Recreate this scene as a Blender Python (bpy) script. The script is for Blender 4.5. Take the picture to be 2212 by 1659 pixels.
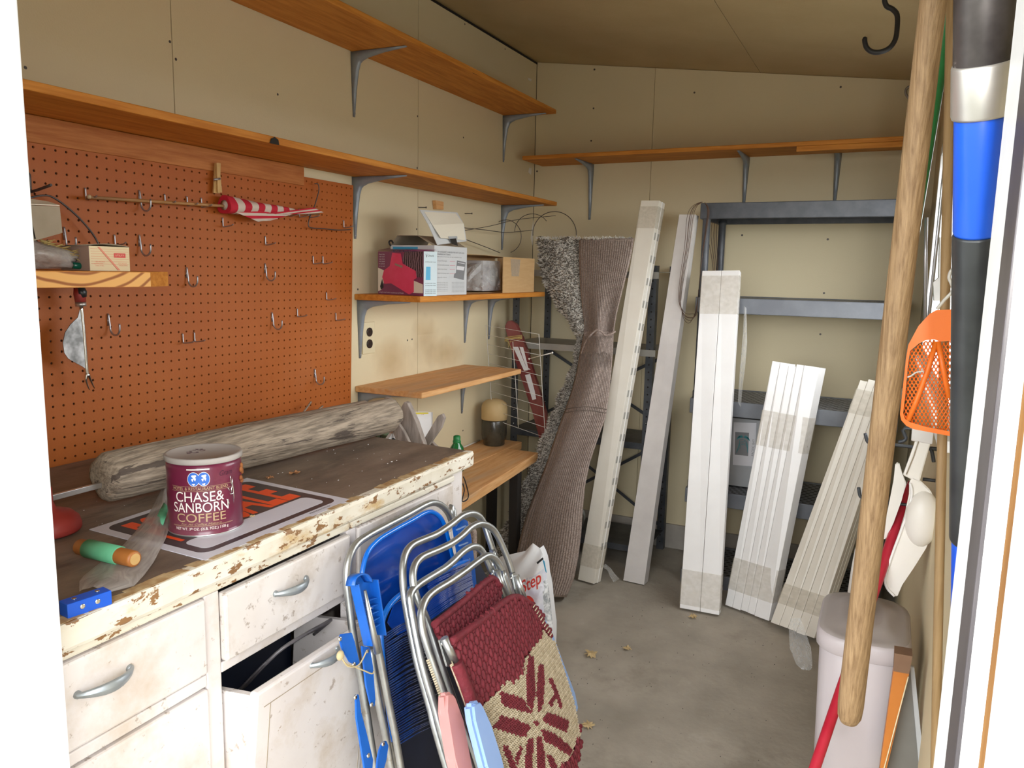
import bpy, bmesh, math, random
from mathutils import Vector, Matrix
R = random.Random(7)
for o in list(bpy.data.objects): bpy.data.objects.remove(o)
SC = bpy.context.scene
COL = SC.collection
V = Vector
# ---------------------------------------------------------------- camera
F = 1655.0; CX, CY = 1106.0, 829.5
CAM = V((1.70, 0.0, 1.36))
yaw, pitch, roll = math.radians(26.04), math.radians(8.33), math.radians(-1.165)
fwd = V((-math.sin(yaw)*math.cos(pitch), math.cos(yaw)*math.cos(pitch), -math.sin(pitch)))
rt0 = V((math.cos(yaw), math.sin(yaw), 0)); dn0 = fwd.cross(rt0)
RT = rt0*math.cos(roll) + dn0*math.sin(roll)
DN = -rt0*math.sin(roll) + dn0*math.cos(roll)
cd = bpy.data.cameras.new('camera'); cam = bpy.data.objects.new('camera', cd); COL.objects.link(cam)
cd.sensor_fit = 'HORIZONTAL'; cd.sensor_width = 36.0; cd.lens = 36.0*F/2212; cd.clip_start = 0.02; cd.clip_end = 200
cam.matrix_world = Matrix(((RT.x, -DN.x, -fwd.x, CAM.x), (RT.y, -DN.y, -fwd.y, CAM.y), (RT.z, -DN.z, -fwd.z, CAM.z), (0, 0, 0, 1)))
SC.camera = cam
# ---------------------------------------------------------------- light
w = bpy.data.worlds.new('world'); SC.world = w; w.use_nodes = True
wn = w.node_tree; bgn = wn.nodes['Background']
bgn.inputs[0].default_value = (0.93, 0.97, 1.0, 1); bgn.inputs[1].default_value = 4.0
SC.view_settings.view_transform = 'Standard'; SC.view_settings.look = 'None'
SC.view_settings.gamma = 1; SC.view_settings.exposure = 1.15
SC.view_settings.use_curve_mapping = False
try:
    SC.cycles.use_denoising = True; SC.cycles.max_bounces = 10; SC.cycles.diffuse_bounces = 6
    SC.cycles.transparent_max_bounces = 12; SC.cycles.sample_clamp_indirect = 8
except Exception: pass
# the camera's own small flash, just above and right of the lens
fd = bpy.data.lights.new('camera_flash', 'POINT'); fd.energy = 6.0; fd.shadow_soft_size = 0.012; fd.color = (1.0, 0.97, 0.93)
fo_ = bpy.data.objects.new('camera_flash', fd); fo_.location = CAM + RT*0.05 - DN*0.05; COL.objects.link(fo_)
def portal(loc, rot, sx, sy):
    l = bpy.data.lights.new('daylight_portal', 'AREA'); l.shape = 'RECTANGLE'; l.size = sx; l.size_y = sy
    l.cycles.is_portal = True
    o = bpy.data.objects.new('daylight_portal', l); o.location = loc; o.rotation_euler = rot; COL.objects.link(o)
DW, DX0, DX1, DY0, DY1, DH = None, 0.825, 1.752, 0.36, 0.55, 1.93     # door opening in the front wall
WY0, WY1, WZ0, WZ1, WX = 1.55, 3.28, 1.08, 1.84, 1.82                  # window in the right wall
portal(((DX0+DX1)/2, DY0-0.01, DH/2), (math.pi/2, 0, 0), DX1-DX0, DH)
portal((WX+0.13, (WY0+WY1)/2, (WZ0+WZ1)/2), (0, math.pi/2, 0), WZ1-WZ0, WY1-WY0)
# ---------------------------------------------------------------- measuring on real planes
def ray(px, py): return RT*((px-CX)/F) + DN*((py-CY)/F) + fwd
def onx(px, py, x): d = ray(px, py); return CAM + d*((x-CAM.x)/d.x)
def ony(px, py, y): d = ray(px, py); return CAM + d*((y-CAM.y)/d.y)
def onz(px, py, z): d = ray(px, py); return CAM + d*((z-CAM.z)/d.z)
def onp(px, py, p0, n): d = ray(px, py); return CAM + d*((V(p0)-CAM).dot(n)/d.dot(n))
# ---------------------------------------------------------------- materials
def mat(name, c1, c2=None, rough=0.6, metal=0.0, scale=8.0, st=(1, 1, 1), bump=0.0, lo=0.35, hi=0.65, det=4, spec=0.5, trans=0.0, alpha=1.0, chips=None, chip_at=0.62, chip_scale=9, stains=None, rings=None, emit=None, coat=0.0, rot=(0, 0, 0), bscale=None, sheen=0.0):
    m = bpy.data.materials.new(name); m.use_nodes = True; nt = m.node_tree; N = nt.nodes; L = nt.links
    b = N['Principled BSDF']
    b.inputs['Roughness'].default_value = rough; b.inputs['Metallic'].default_value = metal
    b.inputs['Specular IOR Level'].default_value = spec; b.inputs['Transmission Weight'].default_value = trans
    b.inputs['Alpha'].default_value = alpha; b.inputs['Coat Weight'].default_value = coat
    b.inputs['Sheen Weight'].default_value = sheen
    c1 = (*c1, 1); c2 = (*c2, 1) if c2 else c1
    tc = N.new('ShaderNodeTexCoord'); mp = N.new('ShaderNodeMapping'); mp.inputs['Scale'].default_value = st; mp.inputs['Rotation'].default_value = rot
    L.new(tc.outputs['Object'], mp.inputs['Vector'])
    nz = N.new('ShaderNodeTexNoise'); nz.inputs['Scale'].default_value = scale; nz.inputs['Detail'].default_value = det; nz.inputs['Roughness'].default_value = 0.6
    L.new(mp.outputs[0], nz.inputs['Vector'])
    src = nz.outputs['Fac']
    if rings:
        wv = N.new('ShaderNodeTexWave'); wv.wave_type = 'RINGS' if rings[0] == 'R' else 'BANDS'; wv.bands_direction = rings[3] if len(rings) > 3 else 'X'
        wv.inputs['Scale'].default_value = rings[1]; wv.inputs['Distortion'].default_value = rings[2]; wv.inputs['Detail'].default_value = 3
        L.new(mp.outputs[0], wv.inputs['Vector']); src = wv.outputs['Fac']
    rp = N.new('ShaderNodeValToRGB'); rp.color_ramp.elements[0].position = lo; rp.color_ramp.elements[1].position = hi
    rp.color_ramp.elements[0].color = c1; rp.color_ramp.elements[1].color = c2
    L.new(src, rp.inputs[0]); col = rp.outputs[0]
    def layer(col, c, at, sc, soft, amt=1.0):
        n2 = N.new('ShaderNodeTexNoise'); n2.inputs['Scale'].default_value = sc; n2.inputs['Detail'].default_value = 8; n2.inputs['Roughness'].default_value = 0.65
        L.new(mp.outputs[0], n2.inputs['Vector'])
        mr = N.new('ShaderNodeMapRange'); mr.inputs[1].default_value = at; mr.inputs[2].default_value = at+soft; mr.inputs[4].default_value = amt
        L.new(n2.outputs['Fac'], mr.inputs[0])
        mx = N.new('ShaderNodeMixRGB'); mx.inputs[2].default_value = (*c, 1)
        L.new(mr.outputs[0], mx.inputs[0]); L.new(col, mx.inputs[1]); return mx.outputs[0], mr.outputs[0]
    if stains:
        for (c, at, sc, soft, amt) in stains: col, _ = layer(col, c, at, sc, soft, amt)
    if chips: col, cf = layer(col, chips, chip_at, chip_scale, 0.015)
    L.new(col, b.inputs['Base Color'])
    if bump:
        bp = N.new('ShaderNodeBump'); bp.inputs['Strength'].default_value = bump; bp.inputs['Distance'].default_value = 0.004
        hs = src
        if bscale:
            n3 = N.new('ShaderNodeTexNoise'); n3.inputs['Scale'].default_value = bscale; n3.inputs['Detail'].default_value = 3
            L.new(mp.outputs[0], n3.inputs['Vector']); hs = n3.outputs['Fac']
        L.new(hs, bp.inputs['Height']); L.new(bp.outputs[0], b.inputs['Normal'])
    return m
def film(name, c, a=0.3, rough=0.25):
    m = mat(name, c, tuple(min(1, x*1.15) for x in c), rough=rough, scale=12, bump=0.35, bscale=18)
    nt = m.node_tree; b = nt.nodes['Principled BSDF']
    nz = nt.nodes.new('ShaderNodeTexNoise'); nz.inputs['Scale'].default_value = 9
    mr = nt.nodes.new('ShaderNodeMapRange'); mr.inputs[1].default_value = .3; mr.inputs[2].default_value = .7; mr.inputs[3].default_value = a*0.8; mr.inputs[4].default_value = min(1, a*1.2)
    nt.links.new(nz.outputs['Fac'], mr.inputs[0]); nt.links.new(mr.outputs[0], b.inputs['Alpha'])
    return m
WALLC = (0.68, 0.585, 0.385)
M = {}
M['wall'] = mat('cream_wallboard', WALLC, (0.69, 0.59, 0.385), rough=0.75, scale=3, bump=0.12, bscale=220)
M['wall_stain'] = mat('stained_wallboard', (0.74, 0.665, 0.50), (0.76, 0.69, 0.53), rough=0.75, scale=3, bump=0.12, bscale=220,
                      stains=[((0.62, 0.43, 0.20), 0.56, 2.6, 0.10, 0.45)])
M['ceiling'] = mat('tan_ceiling_board', (0.46, 0.35, 0.18), (0.50, 0.385, 0.205), rough=0.8, scale=4, bump=0.2, bscale=180)
M['floor'] = mat('dusty_concrete', (0.31, 0.275, 0.225), (0.42, 0.375, 0.31), rough=0.85, scale=4, det=8, bump=0.25, bscale=60, stains=[((0.2, 0.17, 0.13), 0.58, 3.0, 0.12, 0.5), ((0.5, 0.46, 0.4), 0.62, 9, 0.1, 0.4)])
M['footing'] = mat('concrete_footing', (0.34, 0.31, 0.27), (0.42, 0.38, 0.33), rough=0.9, scale=10, bump=0.2)
M['ground'] = mat('dark_grassy_ground', (0.08, 0.075, 0.05), (0.14, 0.13, 0.095), rough=0.9, scale=20)
M['white_paint'] = mat('white_jamb_paint', (0.86, 0.86, 0.86), (0.8, 0.8, 0.8), rough=0.4, scale=10)
M['rubber_strip'] = mat('grey_weatherstrip', (0.04, 0.035, 0.038), (0.10, 0.09, 0.095), rough=0.35, scale=14, st=(1, 1, .3), stains=[((0.5, 0.5, 0.5), 0.66, 9, .04, .6)])
M['rot_wood'] = mat('bare_brown_wood', (0.24, 0.10, 0.02), (0.45, 0.22, 0.06), rough=0.7, scale=25, st=(1, 1, .15))
def wood(name, a, b, axis, rough=0.6, sc=6.0, bump=0.15, **k):
    st = {'x': (0.9, 9, 14), 'y': (9, 0.9, 14), 'z': (9, 9, 0.9)}[axis]
    return mat(name, a, b, rough=rough, scale=sc, st=st, bump=bump, det=8, lo=0.36, hi=0.64, spec=.3, **k)
M['pine_y'] = wood('varnished_pine', (0.46, 0.155, 0.018), (0.64, 0.26, 0.045), 'y', stains=[((0.27, 0.10, 0.02), 0.66, 2.2, .05, .6)])
M['pine_x'] = wood('varnished_pine_across', (0.46, 0.155, 0.018), (0.64, 0.26, 0.045), 'x', stains=[((0.27, 0.10, 0.02), 0.66, 2.2, .05, .6)])
M['pine_pale'] = wood('worn_pine', (0.60, 0.30, 0.11), (0.76, 0.44, 0.20), 'y', stains=[((0.35, 0.27, 0.2), 0.50, 1.5, .25, .65), ((0.5, 0.12, 0.07), 0.66, .9, .1, .35)])
M['pine_end'] = mat('pine_end_grain', (0.40, 0.14, 0.02), (0.80, 0.43, 0.13), rough=0.6, st=(1, 1, 1), rings=('R', 16, 2.5), lo=0.05, hi=0.55)
M['ledger'] = wood('red_brown_batten', (0.33, 0.10, 0.02), (0.48, 0.18, 0.05), 'y')
M['peg'] = mat('brown_pegboard', (0.36, 0.088, 0.010), (0.41, 0.112, 0.018), rough=0.5, spec=.3, scale=2, bump=0.1, bscale=150, stains=[((0.42, 0.16, 0.07), 0.55, 2.5, .2, .3)])
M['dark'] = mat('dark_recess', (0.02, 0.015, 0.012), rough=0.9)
M['black'] = mat('black_painted_steel', (0.025, 0.025, 0.028), rough=0.4, spec=.4)
M['rack'] = mat('charcoal_plastic', (0.055, 0.06, 0.07), (0.085, 0.09, 0.105), rough=0.35, scale=20)
M['rack_lip'] = mat('blue_grey_plastic', (0.135, 0.143, 0.165), (0.17, 0.18, 0.20), rough=0.38, scale=10, stains=[((.35, .35, .36), .6, 6, .2, .4)])
M['steel_dark'] = mat('dark_perforated_steel', (0.05, 0.055, 0.065), (0.10, 0.105, 0.115), rough=0.45, metal=.3, scale=12)
M['steel_lip'] = mat('grey_steel_shelf', (0.33, 0.32, 0.29), (0.42, 0.40, 0.36), rough=0.5, metal=.1, scale=8)
M['bracket'] = mat('grey_blue_bracket', (0.25, 0.285, 0.33), (0.30, 0.33, 0.37), rough=0.35, metal=.25, scale=20)
M['wire'] = mat('zinc_wire', (0.42, 0.42, 0.44), rough=0.35, metal=.8)
M['wire_dark'] = mat('dark_wire', (0.10, 0.085, 0.08), rough=0.45, metal=.5)
M['wire_white'] = mat('white_coated_wire', (0.62, 0.60, 0.55), rough=0.4)
M['chrome'] = mat('chrome', (0.75, 0.75, 0.75), rough=0.15, metal=1)
M['alu'] = mat('dull_aluminium_tube', (0.40, 0.41, 0.41), (0.54, 0.55, 0.54), rough=0.34, metal=.9, scale=25, stains=[((.28, .23, .17), .62, 22, .06, .6)])
M['pewter'] = mat('pewter_handle', (0.30, 0.33, 0.35), (0.40, 0.43, 0.44), rough=0.4, metal=.6, scale=20)
M['cab'] = mat('chipped_white_paint', (0.68, 0.62, 0.595), (0.75, 0.70, 0.675), rough=0.5, scale=5, bump=0.1, bscale=60,
               stains=[((0.45, 0.33, 0.20), 0.52, 6, .22, .6), ((0.25, 0.17, 0.10), 0.62, 45, .05, .6)], chips=(0.30, 0.19, 0.10), chip_at=0.69, chip_scale=26)
M['cab_dirty'] = mat('grimy_white_paint', (0.66, 0.60, 0.56), (0.74, 0.69, 0.66), rough=0.5, scale=5,
                     stains=[((0.36, 0.25, 0.14), 0.45, 4.5, .24, .85), ((0.22, 0.15, 0.09), 0.6, 45, .05, .6)], chips=(0.26, 0.17, 0.09), chip_at=0.70, chip_scale=24)
M['edge'] = mat('badly_chipped_edge', (0.66, 0.60, 0.48), (0.76, 0.71, 0.61), rough=0.55, scale=12, bump=.4, bscale=60,
                stains=[((0.50, 0.30, 0.08), 0.55, 16, .12, .75)], st=(1, .45, 1), chips=(0.24, 0.12, 0.045), chip_at=0.575, chip_scale=60)
M['top'] = mat('worn_brown_worktop', (0.115, 0.08, 0.058), (0.235, 0.17, 0.125), rough=0.55, scale=3.5, st=(3, 1, 3), det=9, bump=.2, bscale=40,
               stains=[((0.28, 0.22, 0.15), 0.57, 5, .12, .55), ((0.05, 0.033, 0.025), 0.55, 2.4, .12, .7), ((0.7, 0.65, 0.6), 0.76, 60, .02, .8)])
M['top_edge'] = mat('rusty_worktop_edge', (0.32, 0.16, 0.05), (0.60, 0.45, 0.25), rough=0.6, scale=30, bump=.3)
M['grey_wood'] = mat('weathered_grey_wood', (0.19, 0.15, 0.11), (0.42, 0.335, 0.25), rough=0.8, scale=9, st=(16, 1.2, 16), det=9, bump=.9, lo=.36, hi=.62, stains=[((0.50, 0.31, 0.15), .55, .5, .12, .6), ((0.07, 0.05, 0.04), .575, 2.4, .02, .85)])
M['stake_wood'] = mat('weathered_stake_wood', (0.20, 0.165, 0.14), (0.38, 0.32, 0.28), rough=0.8, scale=9, st=(6, 6, 1), det=8, bump=.6, stains=[((0.28, 0.10, 0.05), .6, 4, .08, .6)])
M['vinyl'] = mat('white_vinyl', (0.83, 0.81, 0.795), (0.87, 0.855, 0.84), rough=0.35, scale=6, stains=[((.6, .55, .48), .72, 20, .1, .3)])
M['vinyl_cream'] = mat('cream_white_vinyl', (0.74, 0.69, 0.60), (0.79, 0.745, 0.66), rough=0.4, scale=6, stains=[((.5, .42, .33), .68, 20, .1, .4)])
M['vinyl_grey'] = mat('dusty_white_metal', (0.60, 0.565, 0.545), (0.70, 0.665, 0.64), rough=0.35, scale=5)
M['tape'] = film('old_packing_tape', (0.55, 0.49, 0.39), 0.30, 0.3)
M['plastic_film'] = film('clear_plastic_film', (0.75, 0.74, 0.72), 0.30, 0.12)
M['sleeve'] = film('frosted_plastic_sleeve', (0.46, 0.42, 0.39), 0.62, 0.3)
M['blue'] = mat('glossy_blue_plastic', (0.008, 0.10, 0.46), (0.010, 0.125, 0.52), rough=0.3, scale=10)
M['blue_vinyl'] = mat('translucent_blue_vinyl', (0.003, 0.035, 0.25), (0.006, 0.07, 0.42), rough=0.13, scale=4, coat=.6, bump=.25, bscale=14)
M['blue_tube'] = mat('shiny_blue_vinyl_tube', (0.0, 0.13, 0.62), (0.0, 0.16, 0.7), rough=0.12, coat=.8)
M['blue_strand'] = mat('dark_blue_vinyl_strand', (0.008, 0.025, 0.12), (0.015, 0.05, 0.2), rough=0.2, coat=.5, scale=20)
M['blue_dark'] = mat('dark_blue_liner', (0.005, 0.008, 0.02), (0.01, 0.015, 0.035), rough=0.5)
M['maroon'] = mat('maroon_macrame_cord', (0.115, 0.006, 0.013), (0.165, 0.011, 0.021), rough=0.75, scale=60, bump=.5, bscale=160)
M['beige_cord'] = mat('beige_macrame_cord', (0.38, 0.31, 0.20), (0.55, 0.47, 0.34), rough=0.8, scale=80, bump=.5, bscale=160)
M['pink'] = mat('faded_pink_plastic', (0.50, 0.215, 0.205), (0.56, 0.26, 0.24), rough=0.35, scale=6, bump=.1)
M['pale_blue'] = mat('pale_blue_plastic', (0.24, 0.37, 0.68), (0.29, 0.43, 0.72), rough=0.35, scale=6, bump=.1)
M['string'] = mat('tan_string', (0.50, 0.40, 0.22), rough=0.8)
M['shag'] = mat('speckled_grey_shag', (0.085, 0.072, 0.055), (0.62, 0.57, 0.50), rough=0.95, scale=150, lo=.44, hi=.56, det=2, bump=1.0)
M['shag_light'] = mat('pale_shag_tuft', (0.60, 0.56, 0.49), (0.70, 0.66, 0.6), rough=0.9)
M['shag_dark'] = mat('dark_shag_tuft', (0.13, 0.11, 0.09), (0.22, 0.19, 0.16), rough=0.9)
M['backing'] = mat('mauve_carpet_backing', (0.235, 0.175, 0.145), (0.36, 0.285, 0.245), rough=0.95, scale=170, lo=.4, hi=.6, det=2, bump=.5, stains=[((.45, .38, .34), .55, 5, .15, .4)])
M['rib'] = mat('carpet_backing_rib', (0.15, 0.115, 0.095), (0.20, 0.155, 0.13), rough=0.95, scale=90)
M['bin'] = mat('pinkish_white_bin', (0.47, 0.42, 0.43), (0.51, 0.46, 0.47), rough=0.38, scale=4)
M['binlid'] = mat('taupe_bin_lid', (0.34, 0.30, 0.285), (0.39, 0.35, 0.335), rough=0.4, scale=4)
M['handle_wood'] = mat('raw_ash_handle', (0.17, 0.095, 0.040), (0.36, 0.235, 0.12), rough=0.65, scale=14, st=(22, 22, 1), det=9, bump=.4, lo=.3, hi=.7)
M['handle_pale'] = mat('pale_wood_handle', (0.27, 0.165, 0.07), (0.38, 0.25, 0.12), rough=0.6, scale=7, st=(18, 18, 1), det=8, bump=.2)
M['orange'] = mat('orange_plastic', (0.85, 0.18, 0.015), rough=0.4)
M['orange_box'] = mat('orange_card', (0.45, 0.14, 0.015), (0.52, 0.18, 0.025), rough=0.5, scale=8)
M['brown_box'] = mat('dusty_brown_card', (0.17, 0.09, 0.05), (0.22, 0.125, 0.07), rough=0.7, scale=8)
M['grey_metal'] = mat('dull_grey_sheet', (0.17, 0.165, 0.15), (0.22, 0.215, 0.20), rough=0.5, metal=.4, scale=5)
M['green_stick'] = mat('green_plastic_tube', (0.01, 0.13, 0.03), (0.015, 0.17, 0.045), rough=0.35)
M['red_stick'] = mat('red_painted_stick', (0.42, 0.01, 0.03), (0.50, 0.025, 0.05), rough=0.35, scale=10)
M['white_plastic'] = mat('white_plastic', (0.78, 0.74, 0.68), (0.83, 0.79, 0.74), rough=0.4, scale=6)
M['tool_blue'] = mat('blue_fibreglass', (0.008, 0.065, 0.50), (0.012, 0.09, 0.56), rough=0.3, scale=8, stains=[((.5, .55, .6), .69, 26, .04, .7)])
M['tool_black'] = mat('black_rubber_grip', (0.02, 0.022, 0.024), (0.035, 0.038, 0.04), rough=0.32, scale=20)
M['galv'] = mat('galvanised_steel', (0.50, 0.49, 0.47), (0.68, 0.67, 0.65), rough=0.38, metal=.85, scale=9)
M['iron'] = mat('dark_scuffed_steel', (0.035, 0.03, 0.03), (0.10, 0.09, 0.088), rough=0.4, metal=.6, scale=22, stains=[((.4, .38, .37), .66, 40, .03, .8)])
M['white'] = mat('white_card', (0.82, 0.81, 0.80), rough=0.6)
M['off'] = mat('offwhite_ink', (0.70, 0.69, 0.72), (0.74, 0.73, 0.76), rough=0.4)
M['sign_white'] = mat('pale_sign_plastic', (0.62, 0.61, 0.68), (0.66, 0.65, 0.71), rough=0.35)
M['sign_black'] = mat('dark_sign_ink', (0.055, 0.04, 0.045), rough=0.35)
M['sign_orange'] = mat('fluorescent_orange_ink', (0.90, 0.09, 0.015), rough=0.4)
M['can'] = mat('maroon_can_print', (0.13, 0.010, 0.040), (0.165, 0.022, 0.052), rough=0.3, scale=6, coat=.3, stains=[((0.26, 0.11, 0.13), .5, 5, .2, .5)])
M['can_lid'] = mat('dusty_grey_lid', (0.36, 0.325, 0.30), (0.42, 0.38, 0.355), rough=0.6, scale=8)
M['gold'] = mat('dull_gold_print', (0.50, 0.36, 0.20), rough=0.45)
M['print_white'] = mat('cream_print', (0.85, 0.80, 0.74), rough=0.4)
M['print_blue'] = mat('blue_print', (0.03, 0.15, 0.60), rough=0.4)
M['pen'] = mat('dark_pen_scrawl', (0.06, 0.01, 0.03), rough=0.5)
M['coil'] = mat('brown_wire', (0.07, 0.035, 0.02), (0.13, 0.065, 0.035), rough=.5, scale=40)
M['rust'] = mat('rust', (0.22, 0.06, 0.015), (0.36, 0.13, 0.03), rough=0.8, scale=40)
M['leaf'] = mat('dry_leaf', (0.28, 0.11, 0.035), (0.42, 0.20, 0.08), rough=0.7, scale=50)
M['leaf_pale'] = mat('pale_dry_leaf', (0.50, 0.36, 0.17), (0.6, 0.46, 0.25), rough=0.7, scale=50)
M['foam_green'] = mat('pale_green_sleeve', (0.09, 0.36, 0.19), (0.12, 0.42, 0.23), rough=0.7, scale=30)
M['dowel'] = mat('orange_wood_dowel', (0.30, 0.095, 0.018), (0.38, 0.135, 0.03), rough=0.45, scale=12)
M['block_blue'] = mat('bright_blue_block', (0.006, 0.085, 0.52), rough=0.4)
M['red_rubber'] = mat('red_rubber', (0.28, 0.025, 0.02), (0.42, 0.06, 0.05), rough=0.5, scale=4, stains=[((.4, .17, .16), .5, 5, .2, .5)])
M['card'] = mat('brown_cardboard', (0.52, 0.32, 0.14), (0.57, 0.36, 0.17), rough=0.8, scale=12, st=(1, 1, 8))
M['card_grey'] = mat('greyish_cardboard', (0.33, 0.27, 0.19), (0.38, 0.31, 0.23), rough=0.8, scale=12)
M['card_grey2'] = mat('grey_card', (0.36, 0.37, 0.38), (0.42, 0.43, 0.44), rough=0.5, scale=6)
M['card_white'] = mat('cream_card_inside', (0.78, 0.72, 0.60), rough=0.7)
M['charger'] = mat('silver_grey_card', (0.60, 0.61, 0.62), (0.66, 0.67, 0.68), rough=0.4, scale=3)
M['pinkbox'] = mat('purple_card', (0.20, 0.04, 0.10), (0.25, 0.06, 0.13), rough=0.35, scale=6)
M['pinkred'] = mat('pink_red_print', (0.72, 0.045, 0.12), (0.80, 0.08, 0.19), rough=0.4, scale=8)
M['tyre'] = mat('tyre_tread_print', (0.03, 0.02, 0.03), (0.22, 0.15, 0.18), rough=0.4, rings=('B', 30, 6), lo=.3, hi=.7, st=(1, 1, 1))
M['paleblue_card'] = mat('pale_blue_card', (0.58, 0.68, 0.72), rough=0.4)
M['sky_print'] = mat('sky_blue_print', (0.06, 0.38, 0.62), rough=0.4)
M['cream_card'] = mat('cream_card', (0.72, 0.58, 0.34), (0.76, 0.63, 0.4), rough=0.6, scale=8)
M['cream_side'] = mat('dusty_pink_card', (0.36, 0.24, 0.19), rough=0.7)
M['red_print'] = mat('red_print', (0.62, 0.04, 0.03), rough=0.5)
M['pale_red_print'] = mat('faded_red_print', (0.70, 0.24, 0.14), rough=0.5)
M['black_print'] = mat('black_print', (0.02, 0.02, 0.022), rough=0.5)
M['grey_print'] = mat('grey_print', (0.22, 0.22, 0.23), rough=0.5)
M['flag_red'] = mat('red_cloth', (0.50, 0.01, 0.03), rough=0.8)
M['flag_white'] = mat('off_white_cloth', (0.60, 0.50, 0.42), rough=0.8)
M['ply_wood'] = mat('pale_wood', (0.50, 0.30, 0.10), (0.58, 0.37, 0.15), rough=0.6, scale=20)
M['flagpole'] = mat('flag_dowel', (0.16, 0.10, 0.06), (0.42, 0.2, 0.06), rough=0.5, scale=2)
M['glass_jar'] = mat('dirty_jar_glass', (0.03, 0.026, 0.018), (0.075, 0.065, 0.045), rough=0.25, scale=10, coat=.1, alpha=.93)
M['jar_lid'] = mat('dusty_yellow_lid', (0.52, 0.37, 0.17), (0.58, 0.43, 0.22), rough=0.6, scale=8)
M['green_glass'] = mat('green_bottle', (0.005, 0.13, 0.03), (0.01, 0.17, 0.04), rough=0.1, coat=.5)
M['green_cap'] = mat('green_cap', (0.01, 0.20, 0.05), rough=0.4)
M['maroon_board'] = mat('maroon_varnish', (0.13, 0.015, 0.02), (0.22, 0.05, 0.05), rough=0.25, scale=9, st=(1, 1, .4), coat=.5)
M['plate'] = mat('ivory_plate', (0.70, 0.61, 0.40), rough=0.4)
M['brown_bake'] = mat('dark_brown_socket', (0.03, 0.015, 0.01), rough=0.3)
M['bag_white'] = mat('glossy_white_bag', (0.74, 0.74, 0.76), (0.80, 0.80, 0.81), rough=0.22, scale=5, bump=.6, bscale=14)
M['bag_blue'] = mat('icy_bag_print', (0.50, 0.50, 0.66), (0.74, 0.75, 0.80), rough=0.25, scale=7, bump=.8, bscale=30)
M['bag_ice'] = mat('crystal_bag_print', (0.30, 0.32, 0.34), (0.80, 0.81, 0.82), rough=0.25, scale=55, lo=.4, hi=.6, bump=.6)
M['steel_blade'] = mat('stained_steel_blade', (0.14, 0.135, 0.13), (0.42, 0.41, 0.40), rough=0.38, metal=.9, scale=14, lo=.4, hi=.6)
M['straw'] = mat('straw', (0.55, 0.40, 0.14), rough=0.8)
M['light_grey_plastic'] = mat('light_grey_plastic', (0.42, 0.41, 0.42), (0.47, 0.46, 0.47), rough=0.4)
M['green_dark'] = mat('dark_green_plastic', (0.0, 0.10, 0.06), rough=0.3)
M['camo'] = mat('mottled_dark_green_cloth', (0.03, 0.028, 0.02), (0.12, 0.15, 0.08), rough=.9, scale=18, lo=.45, hi=.55)
M['yellow_print'] = mat('yellow_print', (0.75, 0.62, 0.06), rough=.45)
M['outlet_gap'] = M['dark']
def glass(name):
    m = bpy.data.materials.new(name); m.use_nodes = True; nt = m.node_tree; N = nt.nodes
    for n in list(N): N.remove(n)
    o = N.new('ShaderNodeOutputMaterial'); t = N.new('ShaderNodeBsdfTransparent'); g = N.new('ShaderNodeBsdfGlossy'); g.inputs['Roughness'].default_value = 0.03
    mx = N.new('ShaderNodeMixShader'); mx.inputs[0].default_value = 0.07
    nt.links.new(t.outputs[0], mx.inputs[1]); nt.links.new(g.outputs[0], mx.inputs[2]); nt.links.new(mx.outputs[0], o.inputs[0]); return m
def stain_mat(name, c):
    m = mat(name, c, rough=.75); nt = m.node_tree; N = nt.nodes; b = N['Principled BSDF']
    tc = N.new('ShaderNodeTexCoord'); mp = N.new('ShaderNodeMapping'); mp.inputs['Location'].default_value = (0, -1, -1); mp.inputs['Scale'].default_value = (0, 2, 2)
    nt.links.new(tc.outputs['Generated'], mp.inputs[0]); g = N.new('ShaderNodeTexGradient'); g.gradient_type = 'SPHERICAL'; nt.links.new(mp.outputs[0], g.inputs[0])
    nz = N.new('ShaderNodeTexNoise'); nz.inputs['Scale'].default_value = 9; nt.links.new(tc.outputs['Object'], nz.inputs['Vector'])
    ad = N.new('ShaderNodeMath'); ad.operation = 'MULTIPLY_ADD'; ad.inputs[1].default_value = .9; nt.links.new(nz.outputs['Fac'], ad.inputs[0]); nt.links.new(g.outputs['Fac'], ad.inputs[2])
    mr = N.new('ShaderNodeMapRange'); mr.inputs[1].default_value = .62; mr.inputs[2].default_value = 1.35; mr.inputs[4].default_value = .30; nt.links.new(ad.outputs[0], mr.inputs[0])
    m2 = N.new('ShaderNodeMath'); m2.operation = 'MULTIPLY'; g2 = N.new('ShaderNodeMapRange'); g2.inputs[2].default_value = .25; nt.links.new(g.outputs['Fac'], g2.inputs[0]); nt.links.new(mr.outputs[0], m2.inputs[0]); nt.links.new(g2.outputs[0], m2.inputs[1]); nt.links.new(m2.outputs[0], b.inputs['Alpha'])
    return m
M['stain'] = stain_mat('tan_wall_stain', (0.62, 0.42, 0.19))
M['pane'] = glass('window_glass')
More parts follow.
